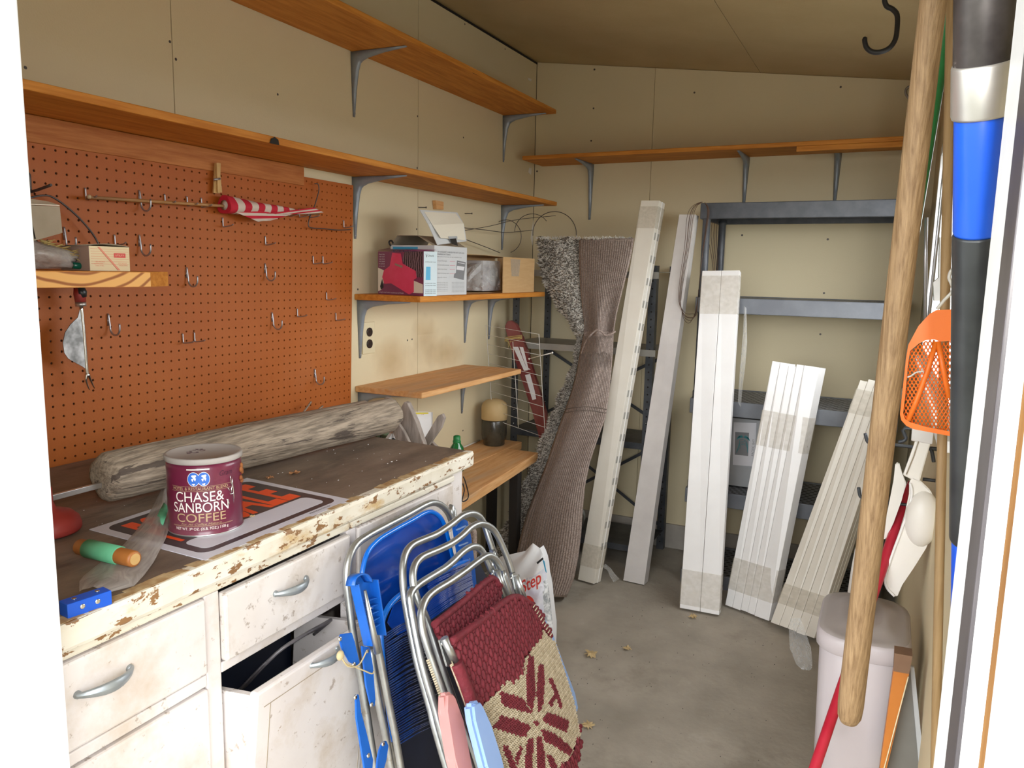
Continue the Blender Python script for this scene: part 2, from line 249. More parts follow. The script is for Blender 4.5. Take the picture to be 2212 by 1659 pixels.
# ---------------------------------------------------------------- geometry helpers (all build in world space)
def box(bm, a, b, mi=0, bev=0):
    a = V(a); b = V(b); x0, x1 = sorted((a.x, b.x)); y0, y1 = sorted((a.y, b.y)); z0, z1 = sorted((a.z, b.z))
    v = [bm.verts.new(p) for p in ((x0, y0, z0), (x1, y0, z0), (x1, y1, z0), (x0, y1, z0), (x0, y0, z1), (x1, y0, z1), (x1, y1, z1), (x0, y1, z1))]
    fs = [bm.faces.new([v[i] for i in q]) for q in ((3, 2, 1, 0), (4, 5, 6, 7), (0, 1, 5, 4), (1, 2, 6, 5), (2, 3, 7, 6), (3, 0, 4, 7))]
    for f in fs: f.material_index = mi
    if bev: bmesh.ops.bevel(bm, geom=list({e for f in fs for e in f.edges}), offset=bev, segments=2, affect='EDGES', profile=.5)
    return v
def hexa(bm, c, mi=0, bev=0):      # eight corners: 4 of one face in order, 4 of the opposite
    v = [bm.verts.new(p) for p in c]
    fs = [bm.faces.new([v[i] for i in q]) for q in ((3, 2, 1, 0), (4, 5, 6, 7), (0, 1, 5, 4), (1, 2, 6, 5), (2, 3, 7, 6), (3, 0, 4, 7))]
    for f in fs: f.material_index = mi
    if bev: bmesh.ops.bevel(bm, geom=list({e for f in fs for e in f.edges}), offset=bev, segments=2, affect='EDGES', profile=.5)
def obox(bm, o, ax, ay, az, mi=0, bev=0):   # corner o and three edge vectors
    o = V(o); ax = V(ax); ay = V(ay); az = V(az)
    hexa(bm, [o, o+ax, o+ax+ay, o+ay, o+az, o+ax+az, o+ax+ay+az, o+ay+az], mi, bev)
def frame_of(d):
    d = V(d).normalized(); u = d.cross(V((0, 0, 1)))
    if u.length < 1e-3: u = d.cross(V((0, 1, 0)))
    u.normalize(); return u, d.cross(u).normalized()
def tube(bm, pts, r, seg=8, closed=False, mi=0, caps=True):
    pts = [V(p) for p in pts]; n = len(pts); rings = []; pu = None
    for i, p in enumerate(pts):
        if closed: d = pts[(i+1) % n]-pts[i-1]
        else: d = pts[min(i+1, n-1)]-pts[max(i-1, 0)]
        d.normalize()
        if pu is None: u, w = frame_of(d)
        else:
            u = pu - d*pu.dot(d)
            if u.length < 1e-5: u, w = frame_of(d)
            u.normalize(); w = d.cross(u)
        pu = u; rr = r[i] if isinstance(r, (list, tuple)) else r
        rings.append([bm.verts.new(p+(u*math.cos(2*math.pi*k/seg)+w*math.sin(2*math.pi*k/seg))*rr) for k in range(seg)])
    for i in range(n if closed else n-1):
        A = rings[i]; B = rings[(i+1) % n]
        for k in range(seg):
            f = bm.faces.new((A[k], A[(k+1) % seg], B[(k+1) % seg], B[k])); f.smooth = True; f.material_index = mi
    if caps and not closed:
        bm.faces.new(rings[0][::-1]).material_index = mi; bm.faces.new(rings[-1]).material_index = mi
def smooth_path(pts, k=4, closed=False):
    pts = [V(p) for p in pts]; n = len(pts); out = []
    rng = range(n) if closed else range(n-1)
    for i in rng:
        g = (lambda j: pts[j % n]) if closed else (lambda j: pts[max(0, min(n-1, j))])
        a, b, c, d = g(i-1), g(i), g(i+1), g(i+2)
        for s in range(k):
            t = s/k
            out.append(0.5*((2*b)+(c-a)*t+(2*a-5*b+4*c-d)*t*t+(3*b-a-3*c+d)*t*t*t))
    if not closed: out.append(pts[-1])
    return out
def lathe(bm, p0, axis, prof, seg=24, mi=0, smooth=True):   # prof: (distance along axis, radius)
    axis = V(axis).normalized(); u, w = frame_of(axis); rings = []
    for (t, r) in prof:
        rings.append([bm.verts.new(V(p0)+axis*t+(u*math.cos(2*math.pi*k/seg)+w*math.sin(2*math.pi*k/seg))*max(r, 1e-4)) for k in range(seg)])
    for A, B in zip(rings, rings[1:]):
        for k in range(seg):
            f = bm.faces.new((A[k], A[(k+1) % seg], B[(k+1) % seg], B[k])); f.smooth = smooth; f.material_index = mi
    bm.faces.new(rings[0][::-1]).material_index = mi; bm.faces.new(rings[-1]).material_index = mi
def prism(bm, pts, d, mi=0):       # flat outline extruded by d
    d = V(d); a = [bm.verts.new(V(p)) for p in pts]; b = [bm.verts.new(V(p)+d) for p in pts]; n = len(a)
    bm.faces.new(a[::-1]).material_index = mi; bm.faces.new(b).material_index = mi
    for i in range(n): bm.faces.new((a[i], a[(i+1) % n], b[(i+1) % n], b[i])).material_index = mi
def grid(bm, rows, mi=0, smooth=True):
    vs = [[bm.verts.new(p) for p in r] for r in rows]
    for A, B in zip(vs, vs[1:]):
        for k in range(len(A)-1):
            f = bm.faces.new((A[k], A[k+1], B[k+1], B[k])); f.smooth = smooth; f.material_index = mi
    return vs
def thick(bm, t):
    bmesh.ops.recalc_face_normals(bm, faces=bm.faces[:]); bmesh.ops.solidify(bm, geom=bm.faces[:], thickness=t)
def blob(bm, c, r, seg=12, mi=0, sub=2):
    g = bmesh.ops.create_icosphere(bm, subdivisions=sub, radius=1.0)
    rr = V(r) if not isinstance(r, (int, float)) else V((r, r, r))
    for v in g['verts']: v.co = V(c)+V((v.co.x*rr.x, v.co.y*rr.y, v.co.z*rr.z))
    for f in {f for v in g['verts'] for f in v.link_faces}: f.smooth = True; f.material_index = mi
# ---------------------------------------------------------------- object helpers
def wloc(p):
    l = V((0, 0, 0))
    while p: l += p.location; p = p.parent
    return l
def tag(o, label=None, cat=None, group=None, kind=None):
    if label: o['label'] = label
    if cat: o['category'] = cat
    if group: o['group'] = group
    if kind: o['kind'] = kind
    return o
def obj(name, bm, m, parent=None, fix=True, label=None):
    if fix: bmesh.ops.recalc_face_normals(bm, faces=bm.faces[:])
    if parent: off = wloc(parent)
    else:
        xs = [v.co for v in bm.verts]
        off = V(((min(v.x for v in xs)+max(v.x for v in xs))/2, (min(v.y for v in xs)+max(v.y for v in xs))/2, min(v.z for v in xs)))
    for v in bm.verts: v.co -= off
    me = bpy.data.meshes.new(name); bm.to_mesh(me); bm.free()
    for mm in (m if isinstance(m, (list, tuple)) else [m]): me.materials.append(M[mm] if isinstance(mm, str) else mm)
    o = bpy.data.objects.new(name, me); COL.objects.link(o)
    if parent: o.parent = parent
    else: o.location = off
    if label: o['label'] = label
    return o
def thing(name, label, cat, loc, group=None, kind=None):
    o = bpy.data.objects.new(name, None); COL.objects.link(o); o.location = loc; o.empty_display_size = .05
    return tag(o, label, cat, group, kind)
def B(): return bmesh.new()
def text(name, body, m, parent, o, right, up, h, width=None, depth=0.0006, shear=0, bold=0, wrap=None, sx=1.0):
    # flat lettering: cap height h, lower-left corner at o
    cu = bpy.data.curves.new('t', 'FONT'); cu.body = body; cu.size = 1.0; cu.shear = shear; cu.offset = bold; cu.extrude = 0.0
    to = bpy.data.objects.new('t', cu); COL.objects.link(to)
    dg = bpy.context.evaluated_depsgraph_get(); me = bpy.data.meshes.new_from_object(to.evaluated_get(dg))
    bpy.data.objects.remove(to)
    bm = bmesh.new(); bm.from_mesh(me); bpy.data.meshes.remove(me)
    if not bm.verts: return None
    x0 = min(v.co.x for v in bm.verts); x1 = max(v.co.x for v in bm.verts)
    caps = 0.69
    s = h/caps; fx = (width/((x1-x0))) if width else s*sx
    right = V(right).normalized(); up = V(up).normalized()
    for v in bm.verts:
        X = (v.co.x-x0)*fx; Y = v.co.y*s
        v.co = wrap(X, Y) if wrap else V(o)+right*X+up*Y
    return obj(name, bm, m, parent, fix=False)
# ================================================================ THE SHED
D = 3.69; XR = WX; YI = DY1; ZC0 = 2.41; SL = -0.137     # back wall, right wall, inside of the front wall, sloping ceiling
def zc(x): return ZC0 + SL*x
def st(name, bm, m, parent=None):
    o = obj(name, bm, m, parent)
    if not parent: o['kind'] = 'structure'
    return o
bm = B(); box(bm, (-0.1, 0.36, -0.1), (XR+0.1, D+0.1, 0)); st('floor', bm, 'floor')
bm = B(); box(bm, (-70, -70, -0.16), (70, 70, -0.12)); o = obj('gravel_yard', bm, 'ground'); tag(o, kind='structure')
bm = B(); box(bm, (DX0-0.01, 0.20, -0.1), (DX1+0.01, 0.359, -0.005)); st('trim_5', bm, 'footing')
# left wall: three boards with open joints on a dark backing
wl = thing('wall_left', None, None, (0, 0, 0), kind='structure')
bm = B(); box(bm, (-0.1, 0.36, 0), (-0.014, D+0.1, ZC0+0.05)); obj('stud_backing', bm, 'dark', wl)
for a, b_, mm in ((0.36, 1.460, 'wall'), (1.463, 2.602, 'wall'), (2.605, D, 'wall')):
    bm = B(); box(bm, (-0.014, a, 0), (0, b_, ZC0-0.003)); obj('wall_panel', bm, mm, wl)
bm = B()
for (px, py) in ((55, 146), (367, 90), (600, 204), (902, 251), (1001, 297), (901, 363), (880, 735), (890, 733), (1000, 930), (380, 128), (900, 495), (1004, 52), (1091, 106), (773, 625)):
    p = onx(px, py, 0); lathe(bm, p, (1, 0, 0), [(0, .004), (.0012, .003)], 6)
obj('nail_heads', bm, 'wire_dark', wl)['kind'] = 'stuff'
for (y0_, y1_, z0_, z1_) in ((2.25, 2.62, .90, 1.14), (2.60, 3.05, .92, 1.10), (2.52, 2.80, .94, 1.22), (2.1, 2.5, .60, .86)):
    bm = B(); grid(bm, [[V((.0006, y0_, z0_)), V((.0006, y1_, z0_))], [V((.0006, y0_, z1_)), V((.0006, y1_, z1_))]]); obj('water_stain', bm, 'stain', wl, fix=False)
for pp_ in (((1143, 362), (1148, 364), (1147, 378), (1141, 372)), ((1140, 168), (1148, 171), (1147, 176), (1141, 173)), ((1149, 492), (1153, 470), (1152, 500), (1150, 530), (1146, 515))):
    bm = B(); prism(bm, [onx(a_, b_, .0003) for a_, b_ in pp_], (.0012, 0, 0)); obj('plaster_patch', bm, 'white_plastic', wl)
# back wall
wb = thing('wall_back', None, None, (0, D, 0), kind='structure')
bm = B(); box(bm, (-0.1, D+.014, 0), (XR+.1, D+.1, ZC0+.05)); obj('stud_backing', bm, 'dark', wb)
def wp(x0, x1, z0):
    bm = B(); hexa(bm, [(x0, D, z0), (x1, D, z0), (x1, D+.014, z0), (x0, D+.014, z0), (x0, D, zc(x0)-.002), (x1, D, zc(x1)-.002), (x1, D+.014, zc(x1)-.002), (x0, D+.014, zc(x0)-.002)])
    obj('wall_panel', bm, 'wall', wb)
wp(0.003, 0.615, .12); wp(0.617, XR, .12)
bm = B()
for (px, py) in ((1284, 150), (1282, 234), (1277, 304), (1160, 370), (1603, 508), (1788, 517), (1780, 633), (1772, 722), (1816, 188), (1500, 200)):
    lathe(bm, ony(px, py, D), (0, -1, 0), [(0, .005), (.0015, .004)], 6)
obj('nail_heads', bm, 'wire_dark', wb)['kind'] = 'stuff'
bm = B(); box(bm, (-.01, D-.012, 0), (XR, D+.05, .125), bev=.004); st('baseboard_back', bm, 'footing')
# right wall with a real window opening
wr = thing('wall_right', None, None, (XR, 0, 0), kind='structure')
for (y0, y1, z0, z1) in ((0.36, WY0, 0, ZC0), (WY1, D+.1, 0, ZC0), (WY0, WY1, 0, WZ0), (WY0, WY1, WZ1, ZC0)):
    bm = B(); box(bm, (XR, y0, z0), (XR+.10, y1, z1)); obj('wall_panel', bm, 'wall', wr)
win = thing('window_1', None, None, (XR, (WY0+WY1)/2, WZ0), kind='structure')
bm = B()
for q in (((XR+.0, WY0, WZ0), (XR+.10, WY0+.035, WZ1)), ((XR+.0, WY1-.035, WZ0), (XR+.10, WY1, WZ1)), ((XR, WY0+.035, WZ0), (XR+.10, WY1-.035, WZ0+.035)), ((XR, WY0+.035, WZ1-.035), (XR+.10, WY1-.035, WZ1)), ((XR+.05, WY0+.035, (WZ0+WZ1)/2-.014), (XR+.08, WY1-.035, (WZ0+WZ1)/2+.014))):
    box(bm, *q, bev=.002)
obj('window_frame', bm, 'white_paint', win)
bm = B(); box(bm, (XR+.062, WY0+.035, WZ0+.035), (XR+.065, WY1-.035, WZ1-.035)); obj('pane', bm, 'pane', win)
bm = B(); box(bm, (XR-.022, WY0-.02, WZ0-.022), (XR+.03, WY1+.02, WZ0-.0005), bev=.003); obj('window_sill', bm, 'white_paint', win)
# front wall around the doorway
wf = thing('wall_front', None, None, (0, YI, 0), kind='structure')
for q in (((-.1, .37, 0), (DX0-.02, YI, ZC0)), ((DX1+.012, .37, 0), (XR+.1, YI, ZC0)), ((DX0-.02, .37, DH+.02), (DX1+.012, YI, ZC0+.02))):
    bm = B(); box(bm, *q); obj('wall_panel', bm, 'wall', wf)
# ceiling: two sloping boards
ce = thing('ceiling', None, None, (0, 0, ZC0), kind='structure')
for (x0, x1, y0, y1) in ((-.1, 1.0955, .30, D+.1), (1.0975, XR+.1, .30, D+.1)):
    bm = B(); hexa(bm, [(x0, y0, zc(x0)), (x1, y0, zc(x1)), (x1, y1, zc(x1)), (x0, y1, zc(x0)), (x0, y0, zc(x0)+.1), (x1, y0, zc(x1)+.1), (x1, y1, zc(x1)+.1), (x0, y1, zc(x0)+.1)])
    obj('ceiling_panel', bm, 'ceiling', ce)
bm = B(); hexa(bm, [(-.12, .30, zc(-.12)+.101), (XR+.12, .30, zc(XR+.12)+.101), (XR+.12, D+.12, zc(XR+.12)+.101), (-.12, D+.12, zc(-.12)+.101), (-.12, .30, zc(-.12)+.13), (XR+.12, .30, zc(XR+.12)+.13), (XR+.12, D+.12, zc(XR+.12)+.13), (-.12, D+.12, zc(-.12)+.13)])
obj('roof_deck', bm, 'dark', ce)
bm = B(); box(bm, (-.0135, .55, ZC0-.012), (.004, D, ZC0-.004)); st('trim_4', bm, 'dark')
# door jambs (white, sunlit) with weatherstrip, crack of bare wood and outer casing on the right
bm = B(); hexa(bm, [(-.5, -.55, 2.26), (2.4, -.55, 2.02), (2.4, .30, 2.12), (-.5, .30, 2.40), (-.5, -.55, 2.29), (2.4, -.55, 2.05), (2.4, .30, 2.15), (-.5, .30, 2.43)]); st('added_eave', bm, 'white_paint')  # unseen eave, added to block high sky light from the doorway
j = thing('door_1', None, None, (DX1, YI, 0), kind='structure')
def jb(name, a, b, m, bev=.002, lab=None):
    bm = B(); box(bm, a, b, bev=bev); obj(name, bm, m, j, label=lab)
jb('jamb', (DX1, .433, 0), (DX1+.012, YI+.01, DH), 'white_paint')
jb('weatherstrip', (DX1-.002, .436, 0), (DX1+.001, .478, DH), 'rubber_strip', .0008)
jb('jamb_stop', (DX1, .383, 0), (DX1+.014, .4325, DH), 'white_paint')
jb('bare_wood_strip', (DX1+.001, .362, 0), (DX1+.02, .3825, DH), 'rot_wood', .001)
jb('outer_casing', (DX1-.0, .30, 0), (DX1+.10, .3615, DH+.06), 'white_paint')
jb('jamb', (DX0-.02, .383, 0), (DX0, YI+.002, DH), 'white_paint')
jb('jamb_stop', (DX0-.022, .358, 0), (DX0+.002, .3825, 1.53), 'white_paint')
jb('jamb_stop', (DX0-.022, .358, 1.532), (DX0+.002, .3825, DH), 'white_paint')
jb('outer_casing', (DX0-.12, .33, 0), (DX0+.0, .3578, DH+.06), 'white_paint')
jb('head_jamb', (DX0, .37, DH), (DX1, YI, DH+.02), 'white_paint')
# ================================================================ SHELVES
def bracket_bm(yc, z, hl, vl, wall='L', xc=0):
    # pressed steel bracket: vertical arm on the wall, horizontal arm under the board, each tapering to its tip
    bm = B()
    def P3(out, along, up): return V((out, yc+along, z+up)) if wall == 'L' else V((xc+along, D-out, z+up))
    def sect(path):                                            # path of (centre, normal dir, half width, depth)
        rows = []
        for (o_, u_, hw, dp, nrm) in path:
            no, nu = nrm
            rows.append([P3(o_, -hw, u_), P3(o_+no*dp, -hw*.55, u_+nu*dp), P3(o_+no*dp*1.25, 0, u_+nu*dp*1.25), P3(o_+no*dp, hw*.55, u_+nu*dp), P3(o_, hw, u_)])
        vs = grid(bm, rows)
        for r_ in (vs[0], vs[-1]): bm.faces.new(r_)
        for a_, b_ in zip(vs, vs[1:]): bm.faces.new((a_[0], b_[0], b_[-1], a_[-1]))
    s = .7071
    sect([(.001, -vl, .006, .003, (1, 0)), (.001, -vl*.6, .010, .009, (1, 0)), (.001, -.06, .013, .018, (1, 0)), (.001, -.035, .0145, .026, (1, -.05)), (.001, -.001, .015, .040, (s, -s)), (.035, -.001, .0145, .026, (.05, -1)), (.06, -.001, .013, .018, (0, -1)), (hl*.6, -.001, .010, .009, (0, -1)), (hl, -.001, .006, .003, (0, -1))])
    for (o_, u_) in ((.004, -vl+.012), (.022, -.045), (.012, -.02)):
        c = P3(o_, 0, u_); blob(bm, c, .0045, sub=1)
    return bm
def shelf(label, x0, x1, y0, y1, z, t, ms, brs, hl, vl, group=None, zl=None, brk=None):
    t_ = thing('wall_shelf', label, 'shelf', ((x0+x1)/2, (y0+y1)/2, z), group)
    bm = B(); box(bm, (x0, y0, z-t), (x1, y1, z), bev=.003); obj('shelf_board', bm, ms, t_)
    for yb in brs:
        obj('bracket', bracket_bm(yb, z-t, hl, vl), 'bracket', t_)
    return t_
zt = 1.0
def wz(px, py): return onx(px, py, 0).z
TOPZ = 2.083; SECZ = 1.673
s_top = shelf('long orange pine shelf, highest on the left wall, with grey brackets', .001, .250, 0.85, 3.375, TOPZ+.019, .019, 'pine_y', (2.203, 3.335), .215, .21)
s_sec = shelf('long orange pine shelf running above the brown pegboard', .001, .245, 0.85, 3.425, SECZ+.019, .019, 'pine_y', (2.203, 3.335), .215, .21)
s_3 = shelf('pine shelf holding the pink box and cardboard boxes', .001, .278, 2.195, 3.235, 1.272, .021, 'pine_y', (2.225, 2.985, 3.335-.12), .215, .21)
s_4 = shelf('short bare worn pine shelf below the electrical outlet', .001, .285, 2.195, 2.985, .943, .021, 'pine_pale', (2.225, 2.975-.01), .215, .20)
# knot notches on the front edges
for sh, (px, py), z in ((s_sec, (593, 325), SECZ+.008), (s_top, (1025, 163), TOPZ+.009)):
    p = onx(px, py, .2465); bm = B(); prism(bm, [V((p.x+.0005, p.y-.018, z-.009)), V((p.x+.0005, p.y-.012, z+.003)), V((p.x+.0005, p.y, z+.009)), V((p.x+.0005, p.y+.013, z+.004)), V((p.x+.0005, p.y+.016, z-.009))], (.0015, 0, 0)); obj('knot_notch', bm, 'dark', sh)
# back wall shelf
t_ = thing('wall_shelf', 'orange pine shelf on the far wall above the black rack', 'shelf', (.86, D-.12, 1.90))
bm = B(); box(bm, (0.045, D-.242, 1.896), (1.765, D-.001, 1.915), bev=.003); obj('shelf_board', bm, 'pine_x', t_)
bm = B(); box(bm, (1.30, D-.2445, 1.874), (1.77, D-.16, 1.8955), bev=.002); obj('edge_batten', bm, 'pine_x', t_)
for px in (1277, 1611, 1808):
    xb = ony(px, 370, D).x; obj('bracket', bracket_bm(0, 1.896 if px < 1500 else 1.8955, .215, .27 if px < 1500 else .22, 'B', xb), 'bracket', t_)
# batten at the top of the pegboard
o = None
bm = B(); box(bm, (.0005, .6, 1.614), (.021, 1.925, SECZ-.001), bev=.002); o = obj('wall_batten', bm, 'ledger'); tag(o, 'red-brown wooden batten under the long shelf at top of pegboard', 'batten')
# pegboard with real holes
pb = thing('pegboard', 'brown perforated pegboard covering the left wall above the workbench', 'pegboard', (.012, 1.6, .87))
HS = .02475; PX = .016
def pegy(z): return 2.180 - .03*(1.634-z)/.76*1.0        # slightly askew right edge
bm = B(); ny = 50; z0p = .875; nz = 31; import itertools
ya = 2.176
for i in range(ny):
    for k in range(nz):
        zc_ = z0p+HS*(k+.5); sk = (1.634-zc_)/.76*-.026; yc = ya-HS*(i+.5)+sk
        q = []
        for (dy, dz) in ((-.5, -.5), (.5, -.5), (.5, .5), (-.5, .5)):
            zz = zc_+dz*HS; q.append(bm.verts.new((PX, ya-HS*(i+.5)+dy*HS+(1.634-zz)/.76*-.026, zz)))
        h = [bm.verts.new((PX, yc+.0031*math.cos(a*math.pi/3+.5), zc_+.0031*math.sin(a*math.pi/3+.5))) for a in range(6)]
        hb = [bm.verts.new((PX-.004, v.co.y, v.co.z)) for v in h]
        for a in range(6): bm.faces.new((h[a], h[(a+1) % 6], hb[(a+1) % 6], hb[a]))
        # ring between square q (start angle -135) and hexagon
        ang = [math.atan2(v.co.z-zc_, v.co.y-yc) for v in h]
        allv = []
        qa = [-2.356, -.785, .785, 2.356]
        hi_ = [min(range(6), key=lambda s: abs(math.atan2(math.sin(ang[s]-a_), math.cos(ang[s]-a_)))) for a_ in qa]
        for s in range(4):
            a0, a1 = hi_[s], hi_[(s+1) % 4]; path = [a0]
            while path[-1] != a1: path.append((path[-1]+1) % 6)
            bm.faces.new([q[s], q[(s+1) % 4]]+[h[p_] for p_ in reversed(path)])
bmesh.ops.remove_doubles(bm, verts=bm.verts[:], dist=.00005)
obj('perforated_sheet', bm, 'peg', pb, fix=False)
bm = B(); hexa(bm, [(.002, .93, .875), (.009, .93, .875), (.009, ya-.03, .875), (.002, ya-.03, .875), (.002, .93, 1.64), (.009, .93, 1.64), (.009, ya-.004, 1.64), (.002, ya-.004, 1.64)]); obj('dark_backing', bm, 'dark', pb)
# electrical outlet
ol = thing('outlet', 'ivory double electrical outlet with dark sockets on the left wall', 'outlet', (.001, 2.262, 1.05))
yo, zo = 2.274, 1.111
bm = B(); box(bm, (.0005, yo-.036, zo-.058), (.006, yo+.036, zo+.058), bev=.0025); obj('plate', bm, 'plate', ol)
for dz in (-.0215, .0215):
    bm = B(); lathe(bm, (.0055, yo, zo+dz), (1, 0, 0), [(0, .0165), (.004, .0165), (.0048, .015)], 16); s_ = obj('socket', bm, 'brown_bake', ol)
    bm = B()
    for dy in (-.006, .006): box(bm, (.0100, yo+dy-.001, zo+dz-.003), (.0105, yo+dy+.001, zo+dz+.005))
    obj('slot', bm, 'dark', s_)
# ---- bench boards beyond the cabinet
be = thing('bench', 'low two-board wooden bench carrying the glass jar by the left wall', 'bench', (.2, 2.7, .563))
for (x0, x1, x0b, x1b, ye) in ((.001, .205, .001, .185, 3.22), (.208, .455, .189, .342, 3.06)):
    bm = B(); hexa(bm, [(x0, 1.72, .525), (x1, 1.72, .525), (x1b, ye, .525), (x0b, ye, .525), (x0, 1.72, .563), (x1, 1.72, .563), (x1b, ye, .563), (x0b, ye, .563)], bev=.003); obj('bench_board', bm, 'pine_pale' if x0 < .1 else 'pine_pale', be)
for (x, y) in ((.03, 1.80), (.36, 1.80), (.03, 3.16), (.28, 2.90)):
    bm = B(); box(bm, (x, y, 0), (x+.04, y+.04, .525), bev=.002); obj('leg', bm, 'dark', be)
# ================================================================ WORKBENCH CABINET
CX1 = .75; CY0 = .565; CY1 = 1.665; CT = .862; CZ = .90
cb = thing('cabinet', 'old white painted base cabinet with chipped paint, drawers and a sagging front', 'cabinet', (.4, 1.1, 0))
bm = B()
box(bm, (.03, CY0, .0), (CX1-.02, CY0+.02, CT)); box(bm, (.03, CY1-.018, 0), (CX1-.02, CY1, CT)); box(bm, (.03, CY0+.02, 0), (.045, CY1-.018, CT)); box(bm, (.045, CY0+.02, .06), (CX1-.02, CY1-.018, .075))
obj('carcass', bm, 'cab', cb)
# face frame: stiles and rails, each its own board
def fr(n, y0, y1, z0, z1, x0=CX1-.02, x1=CX1, m='cab'):
    bm = B(); box(bm, (x0, y0, z0), (x1, y1, z1), bev=.0022); return obj(n, bm, m, cb)
fr('stile', .565, .592, 0, CT); fr('stile', .834, .864, 0, CT-.028); fr('stile', 1.196, 1.226, 0, CT-.028); fr('stile', 1.612, CY1, 0, CT)
fr('rail', .592, 1.612, CT-.026, CT); fr('rail', .592, .834, .680, .700); fr('rail', .864, 1.196, .688, .706); fr('rail', 1.226, 1.612, .688, .706)
fr('rail', .592, 1.612, 0, .07)
for (y0, y1) in ((.592, 1.195), (1.20, 1.612)):
    bm = B(); box(bm, (CX1-.004, y0, CT-.024), (CX1+.009, y1, CT-.008), bev=.004); obj('moulding', bm, 'edge', cb)
# drawer fronts
def pull(y0, y1, z, par, x=CX1+.018):
    bm = B(); n = 14; rows = []
    for i in range(n+1):
        t = i/n; y = y0+(y1-y0)*t; a = math.sin(math.pi*t); out = x+.001+.022*a**.8; hw = .0025+.0065*math.sin(math.pi*min(1, max(0, .12+.76*t)))**1.5
        dz = -.010*(1-a)*0; c = V((out, y, z+dz)); rows.append([c+V((.004*math.cos(k), 0, hw*math.sin(k))) for k in [j_*math.pi/4 for j_ in range(9)]])
    grid(bm, rows)
    for ye in (y0+.004, y1-.004): lathe(bm, (x-.001, ye, z), (1, 0, 0), [(0, .006), (.004, .0055), (.007, .003)], 10)
    obj('handle', bm, 'pewter', par)
def front(n, y0, y1, z0, z1, x0, m, t=.018):
    bm = B(); box(bm, (x0, y0, z0), (x0+t, y1, z1), bev=.0045); return obj(n, bm, m, cb)
d1 = front('drawer', .590, .8325, .704, .832, CX1-.012, 'cab'); pull(.607, .695, .782, d1, CX1+.006)
d2 = front('drawer', .866, 1.194, .709, .829, CX1-.006, 'cab_dirty'); pull(.975, 1.062, .786, d2, CX1+.012)
d3 = front('drawer', 1.228, 1.610, .709, .833, CX1-.012, 'cab_dirty')
d4 = front('door', .590, .8325, .075, .677, CX1-.012, 'cab')
d5 = front('door', 1.228, 1.610, .075, .684, CX1-.012, 'cab')
# tilted-out bin front: hinged at the bottom, standing open at the top
zb, ztp, lean_ = .10, .668, .060
db = front('bin_front', .868, 1.184, zb, ztp, CX1-.004, 'cab')
for ch in [db]:
    for v in ch.data.vertices:
        wz_ = v.co.z; v.co.x += lean_*(wz_-zb)/(ztp-zb)
xt = CX1-.004+lean_
for yy in (.871, 1.172):
    bm = B(); hexa(bm, [(CX1-.16, yy, zb), (CX1, yy, zb), (CX1, yy+.010, zb), (CX1-.16, yy+.010, zb), (CX1-.12, yy, ztp-.03), (CX1+lean_-.002, yy, ztp-.008), (CX1+lean_-.002, yy+.010, ztp-.008), (CX1-.12, yy+.010, ztp-.03)]); obj('bin_side', bm, 'cab', db)
bm = B(); rl = (ztp-zb)
def bf(y, z, off): return V((CX1-.004+.018+lean_*(z-zb)/rl+off, y, z))
for (y0, y1, z0, z1) in ((.885, 1.175, .635, .6365), (.885, 1.175, .13, .1315), (.8995, .901, .13, .636), (1.170, 1.1715, .13, .636)):
    hexa(bm, [bf(y0, z0, -.001), bf(y1, z0, -.001), bf(y1, z1, -.001), bf(y0, z1, -.001), bf(y0, z0, .0006), bf(y1, z0, .0006), bf(y1, z1, .0006), bf(y0, z1, .0006)])
obj('panel_groove', bm, 'card_grey', db)
pull(.997, 1.076, .655, db, CX1+lean_+.010)
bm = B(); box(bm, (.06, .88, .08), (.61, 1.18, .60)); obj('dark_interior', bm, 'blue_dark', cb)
bm = B(); tube(bm, smooth_path([(.70, .955, .600), (.755, .985, .668), (.772, 1.03, .684), (.775, 1.09, .684), (.76, 1.13, .672), (.70, 1.15, .62)]), .0035, 8)
for k in range(1, 3): tube(bm, smooth_path([(.70, .955-.006*k, .600), (.748, .99-.004*k, .662), (.765, 1.035, .678), (.768, 1.08, .677)]), .0025, 6)
o = obj('cable_loop', bm, 'rubber_strip'); tag(o, 'grey cable loop poking out of the open tilted cabinet front', 'cable')
# worktop
wt = thing('worktop', 'dark worn brown worktop with badly chipped cream front edge', 'worktop', (.4, 1.1, CZ))
bm = B(); hexa(bm, [(.024, .56, CZ-.018), (.783, .56, CZ-.018), (.766, 1.69, CZ-.018), (.024, 1.72, CZ-.018), (.024, .56, CZ), (.783, .56, CZ), (.766, 1.69, CZ), (.024, 1.72, CZ)]); obj('top_surface', bm, 'top', wt)
bm = B(); n = 60
rows = []
for i in range(n+1):
    y = .56+1.13*i/n; x = .783-.017*i/n; j_ = R.uniform(-.0012, .0012)
    rows.append([V((x-.020, y, CZ-.0375)), V((x+.001+j_, y, CZ-.0375+R.uniform(0, .001))), V((x+.0035+j_, y, CZ-.032)), V((x+.0035+j_, y, CZ-.006)), V((x+R.uniform(-.001, .0015), y, CZ+.0006)), V((x-.006, y, CZ+.0012)), V((x-.020, y, CZ+.0004))])
grid(bm, rows, smooth=False); bm.faces.new([v for v in bm.verts[:7]]); bm.verts.ensure_lookup_table(); bm.faces.new([bm.verts[i] for i in range(len(bm.verts)-7, len(bm.verts))][::-1])
obj('front_edging', bm, 'edge', wt)
bm = B()
